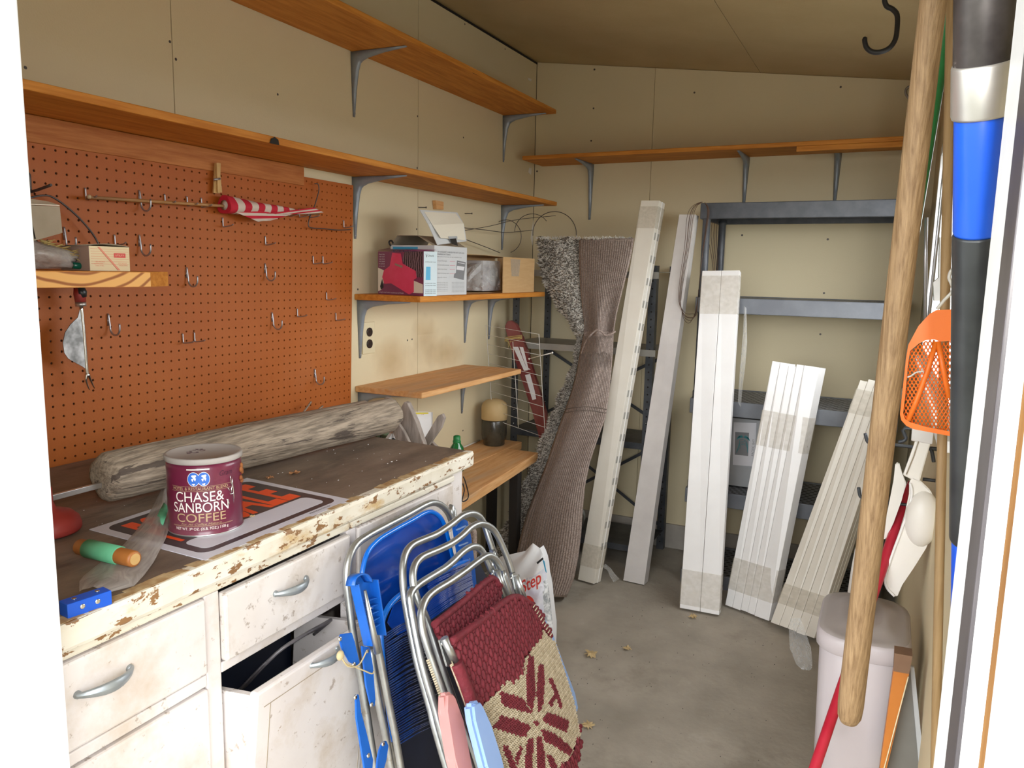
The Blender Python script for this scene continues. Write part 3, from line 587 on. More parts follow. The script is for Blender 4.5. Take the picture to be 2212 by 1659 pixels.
for i in range(70):
    y = .57+1.1*R.random(); x = .783-.017*(y-.56)/1.13; L_ = R.uniform(.006, .045)
    prism(bm, [V((x-.022-R.random()*.004, y, CZ+.0006)), V((x-.003, y+R.uniform(0, .003), CZ+.0013)), V((x-.0025, y+L_, CZ+.0013)), V((x-.018-R.random()*.01, y+L_*.8, CZ+.0006))], (0, 0, .0005))
obj('rust_flakes', bm, 'top_edge', wt)['kind'] = 'stuff'
# crumbs and chips of paint on the worktop
bm = B()
for i in range(150):
    x = R.uniform(.25, .74); y = R.uniform(.62, 1.66); s = R.uniform(.0004, .0013)*(1.8 if R.random() < .08 else 1)
    a = R.random()*6; prism(bm, [V((x+s*math.cos(a+k*2.1), y+s*1.6*math.sin(a+k*2.1), CZ+.0002)) for k in range(3)], (0, 0, s*.5))
o = obj('paint_crumbs', bm, 'white'); tag(o, 'tiny pale crumbs and paint flakes scattered over the worktop', 'crumbs', kind='stuff')
# ---------------------------------------------------------------- things on the worktop
# FOR SALE sign lying flat
S0, S1, S3 = onz(193, 1145, CZ), onz(537, 1033, CZ), onz(445, 1212, CZ); S2 = onz(765, 1080, CZ)
S3 = V((.772-.006, S3.y, CZ)); S0 = V((S0.x, S0.y, CZ)); S2 = V((.764, 1.196, CZ)); S1 = V((.466, 1.212, CZ))
sg = thing('sale_sign', 'white, black and orange FOR SALE sign lying flat under the coffee can', 'sign', (S0+S2)/2)
def SP(u, v, h=0): return S0*(1-u)*(1-v)+S1*u*(1-v)+S2*u*v+S3*(1-u)*v+V((0, 0, h))   # u: reading direction, v: downwards
bm = B(); prism(bm, [SP(0, 0, .0002), SP(0, 1, .0002), SP(1, 1, .0002), SP(1, 0, .0002)], (0, 0, .0012)); obj('panel', bm, 'sign_white', sg)
def rr(u0, v0, u1, v1, r, h, n=6):
    pts = []
    for (cu, cv, a0) in ((u1-r*.8, v1-r, 0), (u0+r*.8, v1-r, 90), (u0+r*.8, v0+r, 180), (u1-r*.8, v0+r, 270)):
        for k in range(n+1):
            a = math.radians(a0+90*k/n); pts.append(SP(cu+r*.8*math.cos(a), cv+r*math.sin(a), h))
    return pts
bm = B(); prism(bm, rr(.045, .055, .955, .925, .07, .0014), (0, 0, .0002)); obj('black_field', bm, 'sign_black', sg)
bm = B(); prism(bm, rr(.09, .68, .90, .875, .05, .0016), (0, 0, .0002)); obj('blank_strip', bm, 'sign_white', sg)
def stext(body, u0, v1, vh, uw, h, m, bold=.0):
    um = (S1-S0).length; vm = (S3-S0).length
    def wrap(X, Y): return SP(u0+X, v1-Y, h)
    cu_w = uw
    return text('lettering', body, m, sg, None, (1, 0, 0), (0, 1, 0), vh, uw, wrap=wrap, bold=bold)
stext('FOR', .10, .63, .50, .28, .0018, 'sign_orange', .03)
stext('SALE', .46, .63, .50, .44, .0018, 'sign_orange', .03)
stext('PRINTED IN THE USA', .70, .965, .02, .16, .0016, 'black_print')
# coffee can
cp = onz(437, 1142, CZ); cc = onz(446, 1134, CZ+.0022); CRAD, CHT = .0775, .168
can = thing('coffee_can', 'big maroon coffee can with dusty grey lid and white lettering', 'can', cc)
toC = math.atan2(CAM.y-cc.y, CAM.x-cc.x)
bm = B()
prof = [(0, CRAD-.003), (.001, CRAD+.001), (.004, CRAD+.001), (.006, CRAD-.001), (.012, CRAD-.0005)]+[(.012+i*.0146, CRAD-.0005+(.0007 if i % 2 else 0)) for i in range(1, 10)]+[(CHT-.012, CRAD-.001)]
lathe(bm, cc, (0, 0, 1), prof, 64)
# dents on the right-hand side
for v in bm.verts:
    a = math.atan2(v.co.y-cc.y, v.co.x-cc.x)-toC; z = v.co.z-cc.z
    a = math.atan2(math.sin(a), math.cos(a))
    if .45 < a < 1.5 and .02 < z < .14:
        k = math.exp(-((a-.98)/.22)**2)*math.exp(-((z-.095)/.035)**2); v.co.x -= math.cos(a+toC)*.006*k; v.co.y -= math.sin(a+toC)*.006*k
obj('can_body', bm, 'can', can)
bm = B(); lathe(bm, cc+V((0, 0, CHT-.012)), (0, 0, 1), [(0, CRAD+.0018), (.002, CRAD+.003), (.011, CRAD+.003), (.0125, CRAD+.0015), (.0125, CRAD-.004), (.0105, CRAD-.006), (.0105, 0)], 64); obj('lid', bm, 'can_lid', can)
bm = B(); lathe(bm, cc+V((0, 0, -.0012)), (0, 0, 1), [(0, CRAD+.0005), (.003, CRAD+.0018), (.005, CRAD+.0005)], 64); obj('bottom_rim', bm, 'galv', can)
def ctext(body, a0, z, h, width, m, shear=0, bold=0, name='lettering'):
    # a0: angle (metres of arc) of the left end measured from the point facing the doorway; runs to the viewer's right
    def wrap(X, Y):
        a = toC + (a0+X)/CRAD; r = CRAD+.0012
        return V((cc.x+r*math.cos(a), cc.y+r*math.sin(a), cc.z+z+Y))
    return text(name, body, m, can, None, (1, 0, 0), (0, 1, 0), h, width, wrap=wrap, shear=shear, bold=bold)
ctext('CHASE&', -.063, .0765, .0215, .101, 'print_white')
ctext('SANBORN', -.070, .0535, .0210, .118, 'print_white')
ctext('COFFEE', -.062, .0325, .0180, .103, 'gold')
ctext('HOTEL & RESTAURANT BLEND', -.070, .1020, .0062, .118, 'gold')
ctext('For All Coffee Makers', -.052, .0255, .0042, .083, 'gold', .25)
ctext('NET WT. 39 OZ. (2LB. 7OZ.) 1105 g', -.066, .0145, .0056, .112, 'print_white', 0, .01)
ctext('Gram', .030, .129, .011, .03, 'pen', .35)
def cband(z0, z1, a0, a1, m, name, r=.0010):
    bm = B(); n = 40; rows = []
    for i in range(n+1):
        a = toC+(a0+(a1-a0)*i/n)/CRAD; rows.append([V((cc.x+(CRAD+r)*math.cos(a), cc.y+(CRAD+r)*math.sin(a), cc.z+z)) for z in (z0, z1)])
    grid(bm, rows); obj(name, bm, m, can, fix=False)
for z0 in (.0995, .1095, .0238, .0225): cband(z0, z0+.0005, -.074, .058, 'gold', 'gold_line')
cband(.1455, .148, -.036, .010, 'print_white', 'cream_bar')
for ac in (-.022, -.002):
    for (rx, rz, m_, rr_) in ((.0125, .0155, 'print_white', .0011), (.0115, .0145, 'print_blue', .0014)):
        bm = B(); vs = []
        for k in range(28):
            t = 2*math.pi*k/28; a = toC+(ac+rx*math.cos(t))/CRAD; vs.append(bm.verts.new((cc.x+(CRAD+rr_)*math.cos(a), cc.y+(CRAD+rr_)*math.sin(a), cc.z+.126+rz*math.sin(t))))
        bm.faces.new(vs); obj('round_emblem', bm, m_, can, fix=False)
    for (du, dz, ru, rz) in ((.001, .006, .0045, .004), (-.002, -.001, .002, .003), (.003, .0, .002, .003), (0, -.011, .003, .002)):
        bm = B(); vs = []
        for k in range(14):
            t = 2*math.pi*k/14; w_ = 1+.25*math.sin(3*t+ac*300); a = toC+(ac+du+ru*w_*math.cos(t))/CRAD; vs.append(bm.verts.new((cc.x+(CRAD+.0017)*math.cos(a), cc.y+(CRAD+.0017)*math.sin(a), cc.z+.126+dz+rz*w_*math.sin(t))))
        bm.faces.new(vs); obj('emblem_detail', bm, 'print_white', can, fix=False)
for k, (a0, z0, a1, z1) in enumerate(((.056, .125, .060, .10), (.060, .102, .057, .085), (.053, .084, .066, .082), (.062, .12, .064, .06), (.049, .10, .053, .09), (.045, .075, .052, .06), (.05, .072, .046, .052))):
    bm = B(); pts = []
    for i in range(5):
        t = i/4; a = toC+(a0+(a1-a0)*t+R.uniform(-.0012, .0012))/CRAD; pts.append(V((cc.x+(CRAD+.0004)*math.cos(a), cc.y+(CRAD+.0004)*math.sin(a), cc.z+z0+(z1-z0)*t)))
    tube(bm, pts, [.0002, .0011, .0014, .001, .0002], 5); obj('bare_dent', bm, 'chrome', can)
bm = B()
for k in range(9):
    a = toC+math.radians(78+R.uniform(-8, 8)); z = .10+R.uniform(0, .045); blob(bm, (cc.x+(CRAD+.001)*math.cos(a), cc.y+(CRAD+.001)*math.sin(a), cc.z+z), (.0035, .0045, .007), sub=1)
obj('rust_patch', bm, 'rust', can)
bm = B()
for k, (x, y) in enumerate(((-.03, -.02), (-.02, -.028), (-.012, -.018), (-.034, .0), (-.026, .006), (-.015, .003))):
    c = cc+V((x, y, CHT-.0012)); tube(bm, [c, c+V((.006, .003, 0)), c+V((.004, .012, 0)), c+V((-.002, .009, 0))], .0005, 4)
obj('pen_scrawl', bm, 'pen', can)
can.scale = (.80, .80, .80)
# big weathered post lying along the back
PA, PB_ = V((.30, .985, CZ+.064)), V((.20, 2.00, CZ+.075+.09)); ax = (PB_-PA); PLEN = 1.06
PA = onz(213, 1034, CZ+.058); PB_ = onz(846, 895, CZ+.056)
def log(name, label, a, b_, r0, r1, m='grey_wood', seg=20, n=26, square=.35, parent=None):
    bm = B(); a = V(a); b_ = V(b_); d = (b_-a); u, w_ = frame_of(d); rings = []
    prof = [(0, .55), (.006, .82), (.02, .97)]+[(.03+.95*i/n, 1) for i in range(1, n)]+[(.99, .98), (1.0, .92)]
    lump = [[R.uniform(-1, 1) for _ in range(4)] for _ in range(3)]
    for (t, s) in prof:
        r = (r0+(r1-r0)*t)*s; ring = []
        for k in range(seg):
            an = 2*math.pi*k/seg; q = 1+square*.18*math.cos(4*an)+.03*math.sin(3*an+lump[0][0]*3+t*2)+.02*math.sin(7*an+t*5+lump[0][1])+.012*math.sin(an*2+t*22)
            groove = -.05 if (k*7) % 11 == 3 else 0
            ring.append(bm.verts.new(a+d*t+(u*math.cos(an)+w_*math.sin(an))*r*(q+groove)))
        rings.append(ring)
    for A_, B_ in zip(rings, rings[1:]):
        for k in range(seg): f = bm.faces.new((A_[k], A_[(k+1) % seg], B_[(k+1) % seg], B_[k])); f.smooth = True
    bm.faces.new(rings[0][::-1]); bm.faces.new(rings[-1])
    return bm
post = thing('wooden_post', 'thick weathered grey wooden post lying along the back of the worktop', 'post', PA)
bm = log('p', '', PA, PB_, .048, .046); obj('post_shaft', bm, 'grey_wood', post)
bm = B(); a = onz(214, 1046, CZ+.045); b_ = onz(98, 1076, CZ+.055); d = b_-a; obox(bm, a+V((0, 0, -.006)), d, V((0, .004, .010)), V((.014, 0, .002)), bev=.0008); obj('iron_bar', bm, 'galv', post, label='rusty whitened flat iron bar sticking out of the post end')
a = onz(420, 962, CZ+.030); b_ = onz(790, 882, CZ+.030)
o = obj('wooden_pole', log('q', '', a, b_, .028, .026, square=.2), 'grey_wood'); tag(o, 'thinner grey weathered pole lying behind the thick post', 'pole')
a = onz(525, 1008, CZ+.008); b_ = onz(680, 975, CZ+.008); bm = B(); obox(bm, a, b_-a, V((-.028, 0, .0)), V((0, 0, .012)), bev=.003); o = obj('wood_lath', bm, 'grey_wood'); tag(o, 'flat grey wooden lath lying beside the thick post', 'lath')
for k, (p, q, l_) in enumerate((((645, 905), (672, 868), 'leftmost of three thin pale sticks rising behind the post'), ((672, 900), (697, 877), 'middle one of three thin pale sticks rising behind the post'), ((712, 895), (722, 884), 'shortest rightmost thin pale stick rising behind the post'))):
    bm = B(); tube(bm, [onx(*p, .06), onx(*q, .05)], .0032, 6); o = obj('thin_stick', bm, 'grey_wood'); tag(o, l_, 'stick')
# plastic sleeve
def sheetpx(rows, z=CZ, lift=0.004, jit=.002):
    return [[onz(px, py, z)+V((0, 0, lift+h+R.uniform(0, jit))) for (px, py, h) in r] for r in rows]
bm = B(); rows = []
LS = [(352, 1050), (338, 1080), (322, 1110), (300, 1140), (268, 1175), (238, 1200), (205, 1225), (180, 1245), (172, 1262), (172, 1285)]
RS = [(362, 1050), (366, 1080), (366, 1110), (366, 1140), (358, 1165), (345, 1190), (332, 1215), (312, 1242), (290, 1272), (232, 1288)]
for i, (l, r_) in enumerate(zip(LS, RS)):
    row = []
    for k in range(9):
        t = k/8; px = l[0]+(r_[0]-l[0])*t; py = l[1]+(r_[1]-l[1])*t
        h = .006*math.sin(math.pi*t)**.5*(1-.2*math.sin(i))+.003*math.exp(-((t-.55)/.12)**2)+R.uniform(0, .0012)
        if i >= 8: h += .004
        row.append(onz(px, py, CZ+.004)+V((0, 0, h)))
    rows.append(row)
grid(bm, rows); 
o = obj('plastic_sleeve', bm, 'sleeve'); tag(o, 'long crumpled frosted plastic sleeve lying under the green stick', 'plastic sleeve')
bm = B(); p = onz(345, 1130, CZ+.01); q = onz(362, 1085, CZ+.016)
grid(bm, [[onz(336, 1122, CZ+.010), onz(346, 1100, CZ+.018), onz(354, 1085, CZ+.02)], [onz(352, 1134, CZ+.010), onz(360, 1112, CZ+.014), onz(364, 1095, CZ+.014)]]); thick(bm, .001)
o = obj('crumpled_label', bm, 'foam_green'); tag(o, 'small crumpled pale green scrap tucked beside the coffee can', 'paper scrap')
# dowel with green sleeve
a = onz(170, 1180, CZ+.022); b_ = onz(292, 1208, CZ+.024); dv = (b_-a); 
gs = thing('dowel_stick', 'short orange wooden dowel in a pale green foam sleeve', 'stick', a)
ln = dv.length
bm = B(); lathe(bm, a, dv, [(0, .008), (.002, .0115), (.004, .0125), (ln-.004, .0125), (ln-.001, .0115), (ln, .009)], 20); obj('wooden_dowel', bm, 'dowel', gs)
bm = B(); lathe(bm, a+dv.normalized()*ln*.17, dv, [(0, .0128), (.0005, .0142), (ln*.56, .0142), (ln*.56+.0005, .0128)], 24); obj('green_sleeve', bm, 'foam_green', gs)
bm = B(); lathe(bm, b_-dv.normalized()*.0008, dv, [(0, .009), (.0012, .0085)], 18); obj('dowel_end', bm, 'ply_wood', gs)
# blue block with screws
A0 = onz(147, 1339, CZ); A1 = onz(243, 1306, CZ); dv = A1-A0; dv.z = 0; A0 = V((A0.x, A0.y, CZ+.0005)); nrm = V((-dv.y, dv.x, 0)).normalized()
if nrm.x > 0: nrm = -nrm
bl = thing('blue_block', 'small bright blue block with four screws at the worktop edge', 'block', A0)
bm = B(); obox(bm, A0, dv, nrm*.022, V((0, 0, .020)), bev=.0012); obj('block_body', bm, 'block_blue', bl)
for t in (.33, .67):
    p = A0+dv*t+V((0, 0, .011)); bm = B(); lathe(bm, p-nrm*-.0, -nrm, [(0, .0038), (.0008, .0034), (.0012, .002)], 12); obj('screw', bm, 'chrome', bl)
    p = A0+dv*(t+(.10 if t > .5 else -.08))+nrm*.012+V((0, 0, .0203)); bm = B(); lathe(bm, p, (0, 0, 1), [(0, .0034), (.0008, .003), (.001, .002)], 12); obj('screw', bm, 'chrome', bl)
# red rubber plunger on its side, at the left end
p = onz(118, 1118, CZ+.045); axd = V((-.15, -1, .12)).normalized()
bm = B(); c = onx(98, 1130, .43); c.z = CZ+.002
lathe(bm, c, (0, 0, 1), [(0, .052), (.004, .055), (.012, .055), (.022, .052), (.031, .043), (.036, .030), (.040, .018), (.052, .014), (.075, .0135), (.079, .012)], 32)
o = obj('plunger_cup', bm, 'red_rubber'); tag(o, 'dusty red rubber plunger cup at the near end of the worktop', 'plunger')
# dry leaves on worktop
def leaf(px, py, z, s, m, label, name='dry_leaf', seed=1, grp=None, y=None):
    rr_ = random.Random(seed); c = onz(px, py, z); c.z = z+.0008; bm = B(); n = 11; ctr = bm.verts.new(c+V((0, 0, s*.18))); ring = []
    for k in range(n*2):
        a = math.pi*k/n; r = s*(1.0 if k % 2 == 0 else .62)*rr_.uniform(.75, 1.1); ring.append(bm.verts.new(c+V((r*math.cos(a)*.8, r*math.sin(a), s*rr_.uniform(.02, .38)))))
    for k in range(n*2): bm.faces.new((ctr, ring[k], ring[(k+1) % (n*2)]))
    thick(bm, .0006); o = obj(name, bm, m); tag(o, label, 'leaf', grp); return o
leaf(635, 1024, CZ, .016, 'leaf', 'curled orange-brown dry leaf on the worktop near the sign', seed=2)
leaf(583, 1033, CZ, .011, 'leaf', 'flat ragged brown leaf touching the far corner of the sign', seed=3)
leaf(545, 1116, CZ+.002, .006, 'leaf_pale', 'tiny dry twig leaf beside the coffee can base', seed=9)
# ================================================================ PEGBOARD WALL: hooks and tools
PFX = PX
def hook(kind, px, py, label, group=None, dirk=None):
    # px, py: where the stem meets its lower bend
    p = onx(px, py, PFX+.004); bm = B(); r = .0019; y, z = p.y, p.z
    if kind == 'L':
        pts = [(PFX-.003, y, z+.023), (PFX+.003, y, z+.024), (PFX+.0035, y, z+.018), (PFX+.004, y, z+.003), (PFX+.008, y, z), (PFX+.036, y, z+.004), (PFX+.042, y, z+.007)]
        tube(bm, smooth_path(pts, 3), r, 7)
    elif kind == 'J':
        pts = [(PFX-.003, y, z+.030), (PFX+.003, y, z+.031), (PFX+.004, y, z+.024), (PFX+.007, y, z+.004)]
        for k in range(9):
            a = math.pi+math.pi*k/8; pts.append((PFX+.024+.017*math.cos(a), y, z-.001+.017*math.sin(a)))
        pts.append((PFX+.041, y, z+.010)); tube(bm, smooth_path(pts, 2), r*1.15, 7)
        bm2 = bm; tube(bm, [(PFX+.001, y, z+.028), (PFX+.001, y, z+.004)], r, 6)
    elif kind == 'B':
        pts = [(PFX-.003, y, z+.035), (PFX+.004, y, z+.036), (PFX+.004, y, z+.005), (PFX+.010, y, z), (PFX+.075, y, z+.012)]; tube(bm, smooth_path(pts, 3), .003, 7)
        tube(bm, smooth_path([(PFX+.004, y, z+.005), (PFX+.012, y-.02, z-.02), (PFX+.006, y-.045, z-.028)], 3), .003, 7)
    o = obj('peg_hook', bm, 'wire' if kind != 'B' else 'wire_dark'); tag(o, label, 'hook', group); return o
G = 'metal hooks stuck in the pegboard'
FG = 'hooks carrying the little flag'
hook('B', 66, 414, 'dark large double hook at the top left of the pegboard', G)
hook('L', 186, 430, 'leftmost hook under the flag stick end', FG)
hook('J', 303, 440, 'curved hook under the left half of the flag stick', FG)
for px, py, l in ((357, 441, 'straight hook under flag stick, just right of the curved one'), (405, 445, 'straight hook under flag stick, left of the clothespin'), (436, 448, 'straight hook under flag stick, nearest the striped cloth')): hook('L', px, py, l, FG)
hook('L', 482, 490, 'short straight hook just below the flag cloth root', G)
hook('J', 141, 522, 'curved hook half hidden behind the plastic bag of straw', G)
hook('L', 249, 530, 'short hook peeping up behind the cream box', G)
hook('J', 303, 536, 'large curved hook just right of the cream box', G)
hook('J', 405, 604, 'large curved hook right of the small thick shelf', G)
hook('J', 236, 707, 'curved hook beside the hanging weeding tool', G)
hook('L', 396, 741, 'left hook of the crossed pair low on the pegboard', G)
hook('L', 421, 738, 'right hook of the crossed pair low on the pegboard', G)
hook('L', 574, 529, 'bright short hook below the tip of the flag cloth', G)
hook('J', 574, 593, 'curved hook in the middle of the pegboard, right half', G)
hook('L', 677, 570, 'left hook of the close upright pair near the right edge', G)
hook('L', 698, 570, 'right hook of the close upright pair near the right edge', G)
hook('L', 706, 648, 'straight hook just below the upright pair', G)
hook('L', 643, 684, 'straight hook left of the lowest right-edge hook', G)
hook('J', 589, 698, 'curved hook left of two low straight hooks', G)
hook('L', 726, 692, 'lowest straight hook at the right pegboard edge', G)
hook('J', 681, 818, 'lowest curved hook, just above the wooden post', G)
hook('L', 743, 492, 'hook holding the bent wire end at the right edge', G)
for px, py, l in ((602, 462, 'first dark hook under the flag tip'), (625, 467, 'second dark hook under the flag tip'), (647, 469, 'third hook with bright end under the flag tip'), (670, 470, 'hook under the flag tip where the bent wire starts')): hook('L', px, py, l, FG)
# small flag rolled on a dowel
fl = thing('stick_flag', 'small red and white striped cloth flag rolled on a thin stick', 'flag', onx(480, 440, .05))
bm = B(); tube(bm, [onx(188, 426, .045), onx(500, 446, .045), onx(688, 462, .045)], .0042, 10); obj('flag_stick', bm, 'flagpole', fl)
bm = B(); blob(bm, onx(192, 425, .048), .006, sub=1); obj('stick_ball', bm, 'gold', fl)
# rolled cloth cone with stripes: around the stick from px 482 to 690
a = onx(484, 443, .047); b_ = onx(648, 458, .047); d = b_-a; u, w_ = frame_of(d); n = 33; seg = 18; bm = B(); rings = []
for i in range(n+1):
    t = i/n; r = .021*(1-t)**.75+.004; rings.append([bm.verts.new(a+d*t+(u*math.cos(2*math.pi*k/seg)+w_*math.sin(2*math.pi*k/seg))*r*(1+.10*math.sin(3*2*math.pi*k/seg+t*6))) for k in range(seg)])
for i in range(n):
    for k in range(seg):
        f = bm.faces.new((rings[i][k], rings[i][(k+1) % seg], rings[i+1][(k+1) % seg], rings[i+1][k])); f.smooth = True
        f.material_index = 1 if (i*11//n) % 2 == 1 else 0
bm.faces.new(rings[0][::-1]); obj('rolled_cloth', bm, ['flag_red', 'flag_white'], fl)
bm = B(); lathe(bm, a-d.normalized()*.0008, d, [(0, .001), (.0006, .014)], 14); obj('cloth_core', bm, 'flag_white', fl)
# hanging triangular flap with stripes
def flap(name, P0, P1, P2, P3, nst, mats=('flag_red', 'flag_white')):
    bm = B(); nu = nst*4; rows = []
    for j in range(9):
        s = j/8; row = []
        for i in range(nu+1):
            t = i/nu; q = (P0*(1-t)+P1*t)*(1-s)+(P3*(1-t)+P2*t)*s; row.append(q+V((.004*math.sin(t*5+s*2), 0, 0)))
        rows.append(row)
    vs = grid(bm, rows); bm.faces.ensure_lookup_table()
    k = 0
    for j in range(8):
        for i in range(nu): bm.faces[k].material_index = (j//2 + 0) % 2; k += 1
    thick(bm, .001); obj(name, bm, list(mats), fl)
flap('hanging_cloth', onx(492, 452, .058), onx(650, 458, .056), onx(583, 476, .06), onx(556, 479, .06), 6)
flap('cloth_tip', onx(575, 461, .062), onx(682, 448, .055), onx(697, 459, .055), onx(660, 463, .06), 4)
# clothespin
cpn = thing('clothespin', 'wooden clothespin clipped above the flag stick', 'clothespin', onx(467, 420, .03))
for (q, m_) in ((((463, 352), (474, 353), (472, 418), (459, 417)), 0), (((465, 352), (471, 352), (477, 416), (468, 416)), 1)):
    bm = B(); prism(bm, [onx(*c, .026+.006*m_) for c in q], (.005, 0, 0)); obj('pin_half', bm, 'ply_wood', cpn)
bm = B(); tube(bm, [onx(462, 388, .04), onx(475, 386, .04)], .003, 8); obj('spring', bm, 'wire', cpn)
# bent wires
def wire(name, label, pts, r=.0016, m='wire_dark', cat='wire', k=5, closed=False):
    bm = B(); tube(bm, smooth_path(pts, k, closed), r, 6, closed=closed); o = obj(name, bm, m); return tag(o, label, cat)
wire('bent_wire', 'bent dark wire hanging round the flag tip at the right of the pegboard', [onx(*p, .035) for p in ((680, 397), (687, 398), (689, 410), (684, 430), (676, 455), (669, 470), (666, 485), (672, 492), (700, 494), (730, 497), (757, 496))], .0018)
wire('arched_wire', 'thin dark wire arching down to the cream box from the top left hook', [onx(*p, .04) for p in ((60, 428), (100, 422), (130, 436), (170, 470), (200, 505), (214, 530), (222, 552))], .0022)
# ---- small thick shelf at the near left with end grain towards the room
sh = thing('corner_shelf', 'short thick pine shelf near the doorway showing its curved end grain', 'shelf', (.2, .9, 1.33))
XE = .36; SZ = onx(200, 586, XE).z; T_ = SZ-onx(200, 621, XE).z; bm = B()
yF = onx(325, 602, XE).y; yC = onx(363, 602, XE-.045).y
prism(bm, [V((.0175, .552, SZ-T_)), V((XE, .552, SZ-T_)), V((XE, yF, SZ-T_)), V((XE-.045, yC, SZ-T_)), V((.0175, yC, SZ-T_))], (0, 0, T_)); obj('shelf_plank', bm, 'pine_x', sh)
ends = mat('end_grain', (0.33, 0.10, 0.015), (0.80, 0.42, 0.12), rough=.6, st=(1, 1, 1), rings=('R', 15, 1.6), lo=0.02, hi=0.30)
mp = [n for n in ends.node_tree.nodes if n.type == 'MAPPING'][0]; mp.inputs['Location'].default_value = (0, -.02, -.20)
wv = [n for n in ends.node_tree.nodes if n.type == 'TEX_WAVE'][0]; wv.rings_direction = 'X'; wv.inputs['Detail'].default_value = 1.2
bm = B(); box(bm, (XE-.0005, .56, SZ-T_+.0008), (XE+.0008, yF-.0005, SZ-.0015)); eo = obj('end_grain', bm, ends, sh)
for v in eo.data.vertices: pass
bm = B(); tube(bm, smooth_path([(.03, .7, SZ-T_-.004), (.24, .7, SZ-T_-.004), (.25, .66, SZ-T_-.03), (.24, .56, SZ-T_-.09)], 4), .006, 8); obj('bracket', bm, 'bracket', sh)
# cream box with red stripes
q0 = onp(187, 582, (.30, .9, SZ), V((1, 0, 0))); 
bx0 = onx(195, 582, .33); bx1 = onx(281, 583, .33); by0, by1 = bx0.y, bx1.y; xf = .33
hb = onx(196, 531, .33).z-SZ
bx = thing('cream_box', 'small cream cardboard box with red stripes on the thick corner shelf', 'box', (xf-.05, (by0+by1)/2, SZ))
bm = B(); box(bm, (xf-.085, by0, SZ+.0006), (xf, by1, SZ+hb)); obj('carton', bm, ['cream_card'], bx)
bm = B(); box(bm, (xf-.085, by0-.0008, SZ+.0006), (xf-.0005, by0-.0001, SZ+hb)); obj('side_panel', bm, 'cream_side', bx)
bm = B(); rows = [[V((xf-.085*(1-s), by0-.006+(by1-by0+.008)*t, SZ+hb+.001+.0045*math.sin(math.pi*t)*(s))) for t in [i/10 for i in range(11)]] for s in (0, 1)]; grid(bm, rows); thick(bm, .0008); obj('top_flap', bm, 'card_grey', bx)
W_ = by1-by0
for i in range(7):
    z = SZ+hb*(.90-.10*i); bm = B(); box(bm, (xf+.0001, by0+.003, z-.0005), (xf+.0006, by0+W_*(.97 if i < 3 else .97), z)); obj('red_line', bm, 'pale_red_print', bx)
bm = B(); box(bm, (xf+.0003, by0+W_*.60, SZ+hb*.56), (xf+.0009, by0+W_*.89, SZ+hb*.74)); obj('red_patch', bm, 'red_print', bx)
bm = B(); hexa(bm, [(xf+.0002, by0+W_*.20, SZ+hb*.97), (xf+.0002, by0+W_*.25, SZ+hb*.97), (xf+.0002, by0+W_*.74, SZ+hb*.04), (xf+.0002, by0+W_*.68, SZ+hb*.04), (xf+.001, by0+W_*.20, SZ+hb*.97), (xf+.001, by0+W_*.25, SZ+hb*.97), (xf+.001, by0+W_*.74, SZ+hb*.04), (xf+.001, by0+W_*.68, SZ+hb*.04)]); obj('diagonal_stripe', bm, 'pale_red_print', bx)
text('lettering', 'UTILITY', 'cream_card', bx, (xf+.0011, by0+W_*.63, SZ+hb*.62), (0, 1, 0), (0, 0, 1), hb*.07, W_*.23)
for (t_, yy, zz) in (('BLADES', .14, .36), ('CUTTING EDGE', .10, .28), ('THIN STEEL', .12, .20), ('FIT MOST', .70, .30), ('HOLDERS', .72, .22)):
    text('lettering', t_, 'pale_red_print', bx, (xf+.0008, by0+W_*yy, SZ+hb*zz), (0, 1, 0), (0, 0, 1), hb*.045, W_*.22)
# plastic bag of straw with header card
bg = thing('straw_bag', 'crumpled clear plastic bag of yellow straw on the thick corner shelf', 'bag', (.28, .88, SZ))
def crumple(pxs, x, dx, seed, n=10, m=8):
    rr_ = random.Random(seed); (tl, tr, br, bl_) = pxs; rows = []
    for j in range(m+1):
        s = j/m; row = []
        for i in range(n+1):
            t = i/n; px = (tl[0]*(1-t)+tr[0]*t)*(1-s)+(bl_[0]*(1-t)+br[0]*t)*s; py = (tl[1]*(1-t)+tr[1]*t)*(1-s)+(bl_[1]*(1-t)+br[1]*t)*s
            row.append(onx(px, py, x+dx*math.sin(math.pi*t)*math.sin(math.pi*min(1, s*1.1))+rr_.uniform(-.006, .006)))
        rows.append(row)
    return rows
bm = B(); grid(bm, crumple(((50, 512), (172, 548), (155, 580), (50, 581)), .30, .03, 4)); thick(bm, .0006); obj('bag_film', bm, 'sleeve', bg)
bm = B(); grid(bm, crumple(((84, 515), (178, 549), (150, 556), (100, 540)), .285, .012, 6, 8, 5)); thick(bm, .001); obj('straw_bundle', bm, 'straw', bg)
bm = B()
for i in range(40):
    t = R.random(); a = onx(90+85*t, 518+33*t+R.uniform(0, 14), .295+R.uniform(0, .008)); b_ = a+V((R.uniform(-.004, .004), R.uniform(.01, .03), R.uniform(-.012, .006))); tube(bm, [a, b_], .0006, 4)
obj('straws', bm, 'straw', bg)['kind'] = 'stuff'
bm = B(); grid(bm, crumple(((48, 520), (72, 528), (64, 582), (52, 582)), .325, .01, 8, 4, 6)); thick(bm, .0006); obj('white_label', bm, 'bag_white', bg)
bm = B(); tube(bm, [onx(156, 573, .30), onx(180, 575, .30)], [.006, .007], 10); tube(bm, [onx(155, 560, .29), onx(170, 548, .28)], .008, 8, mi=1); o = obj('green_cord_reel', bm, ['green_dark', 'black_print']); tag(o, 'dark green and black reel tucked behind the straw bag', 'reel')
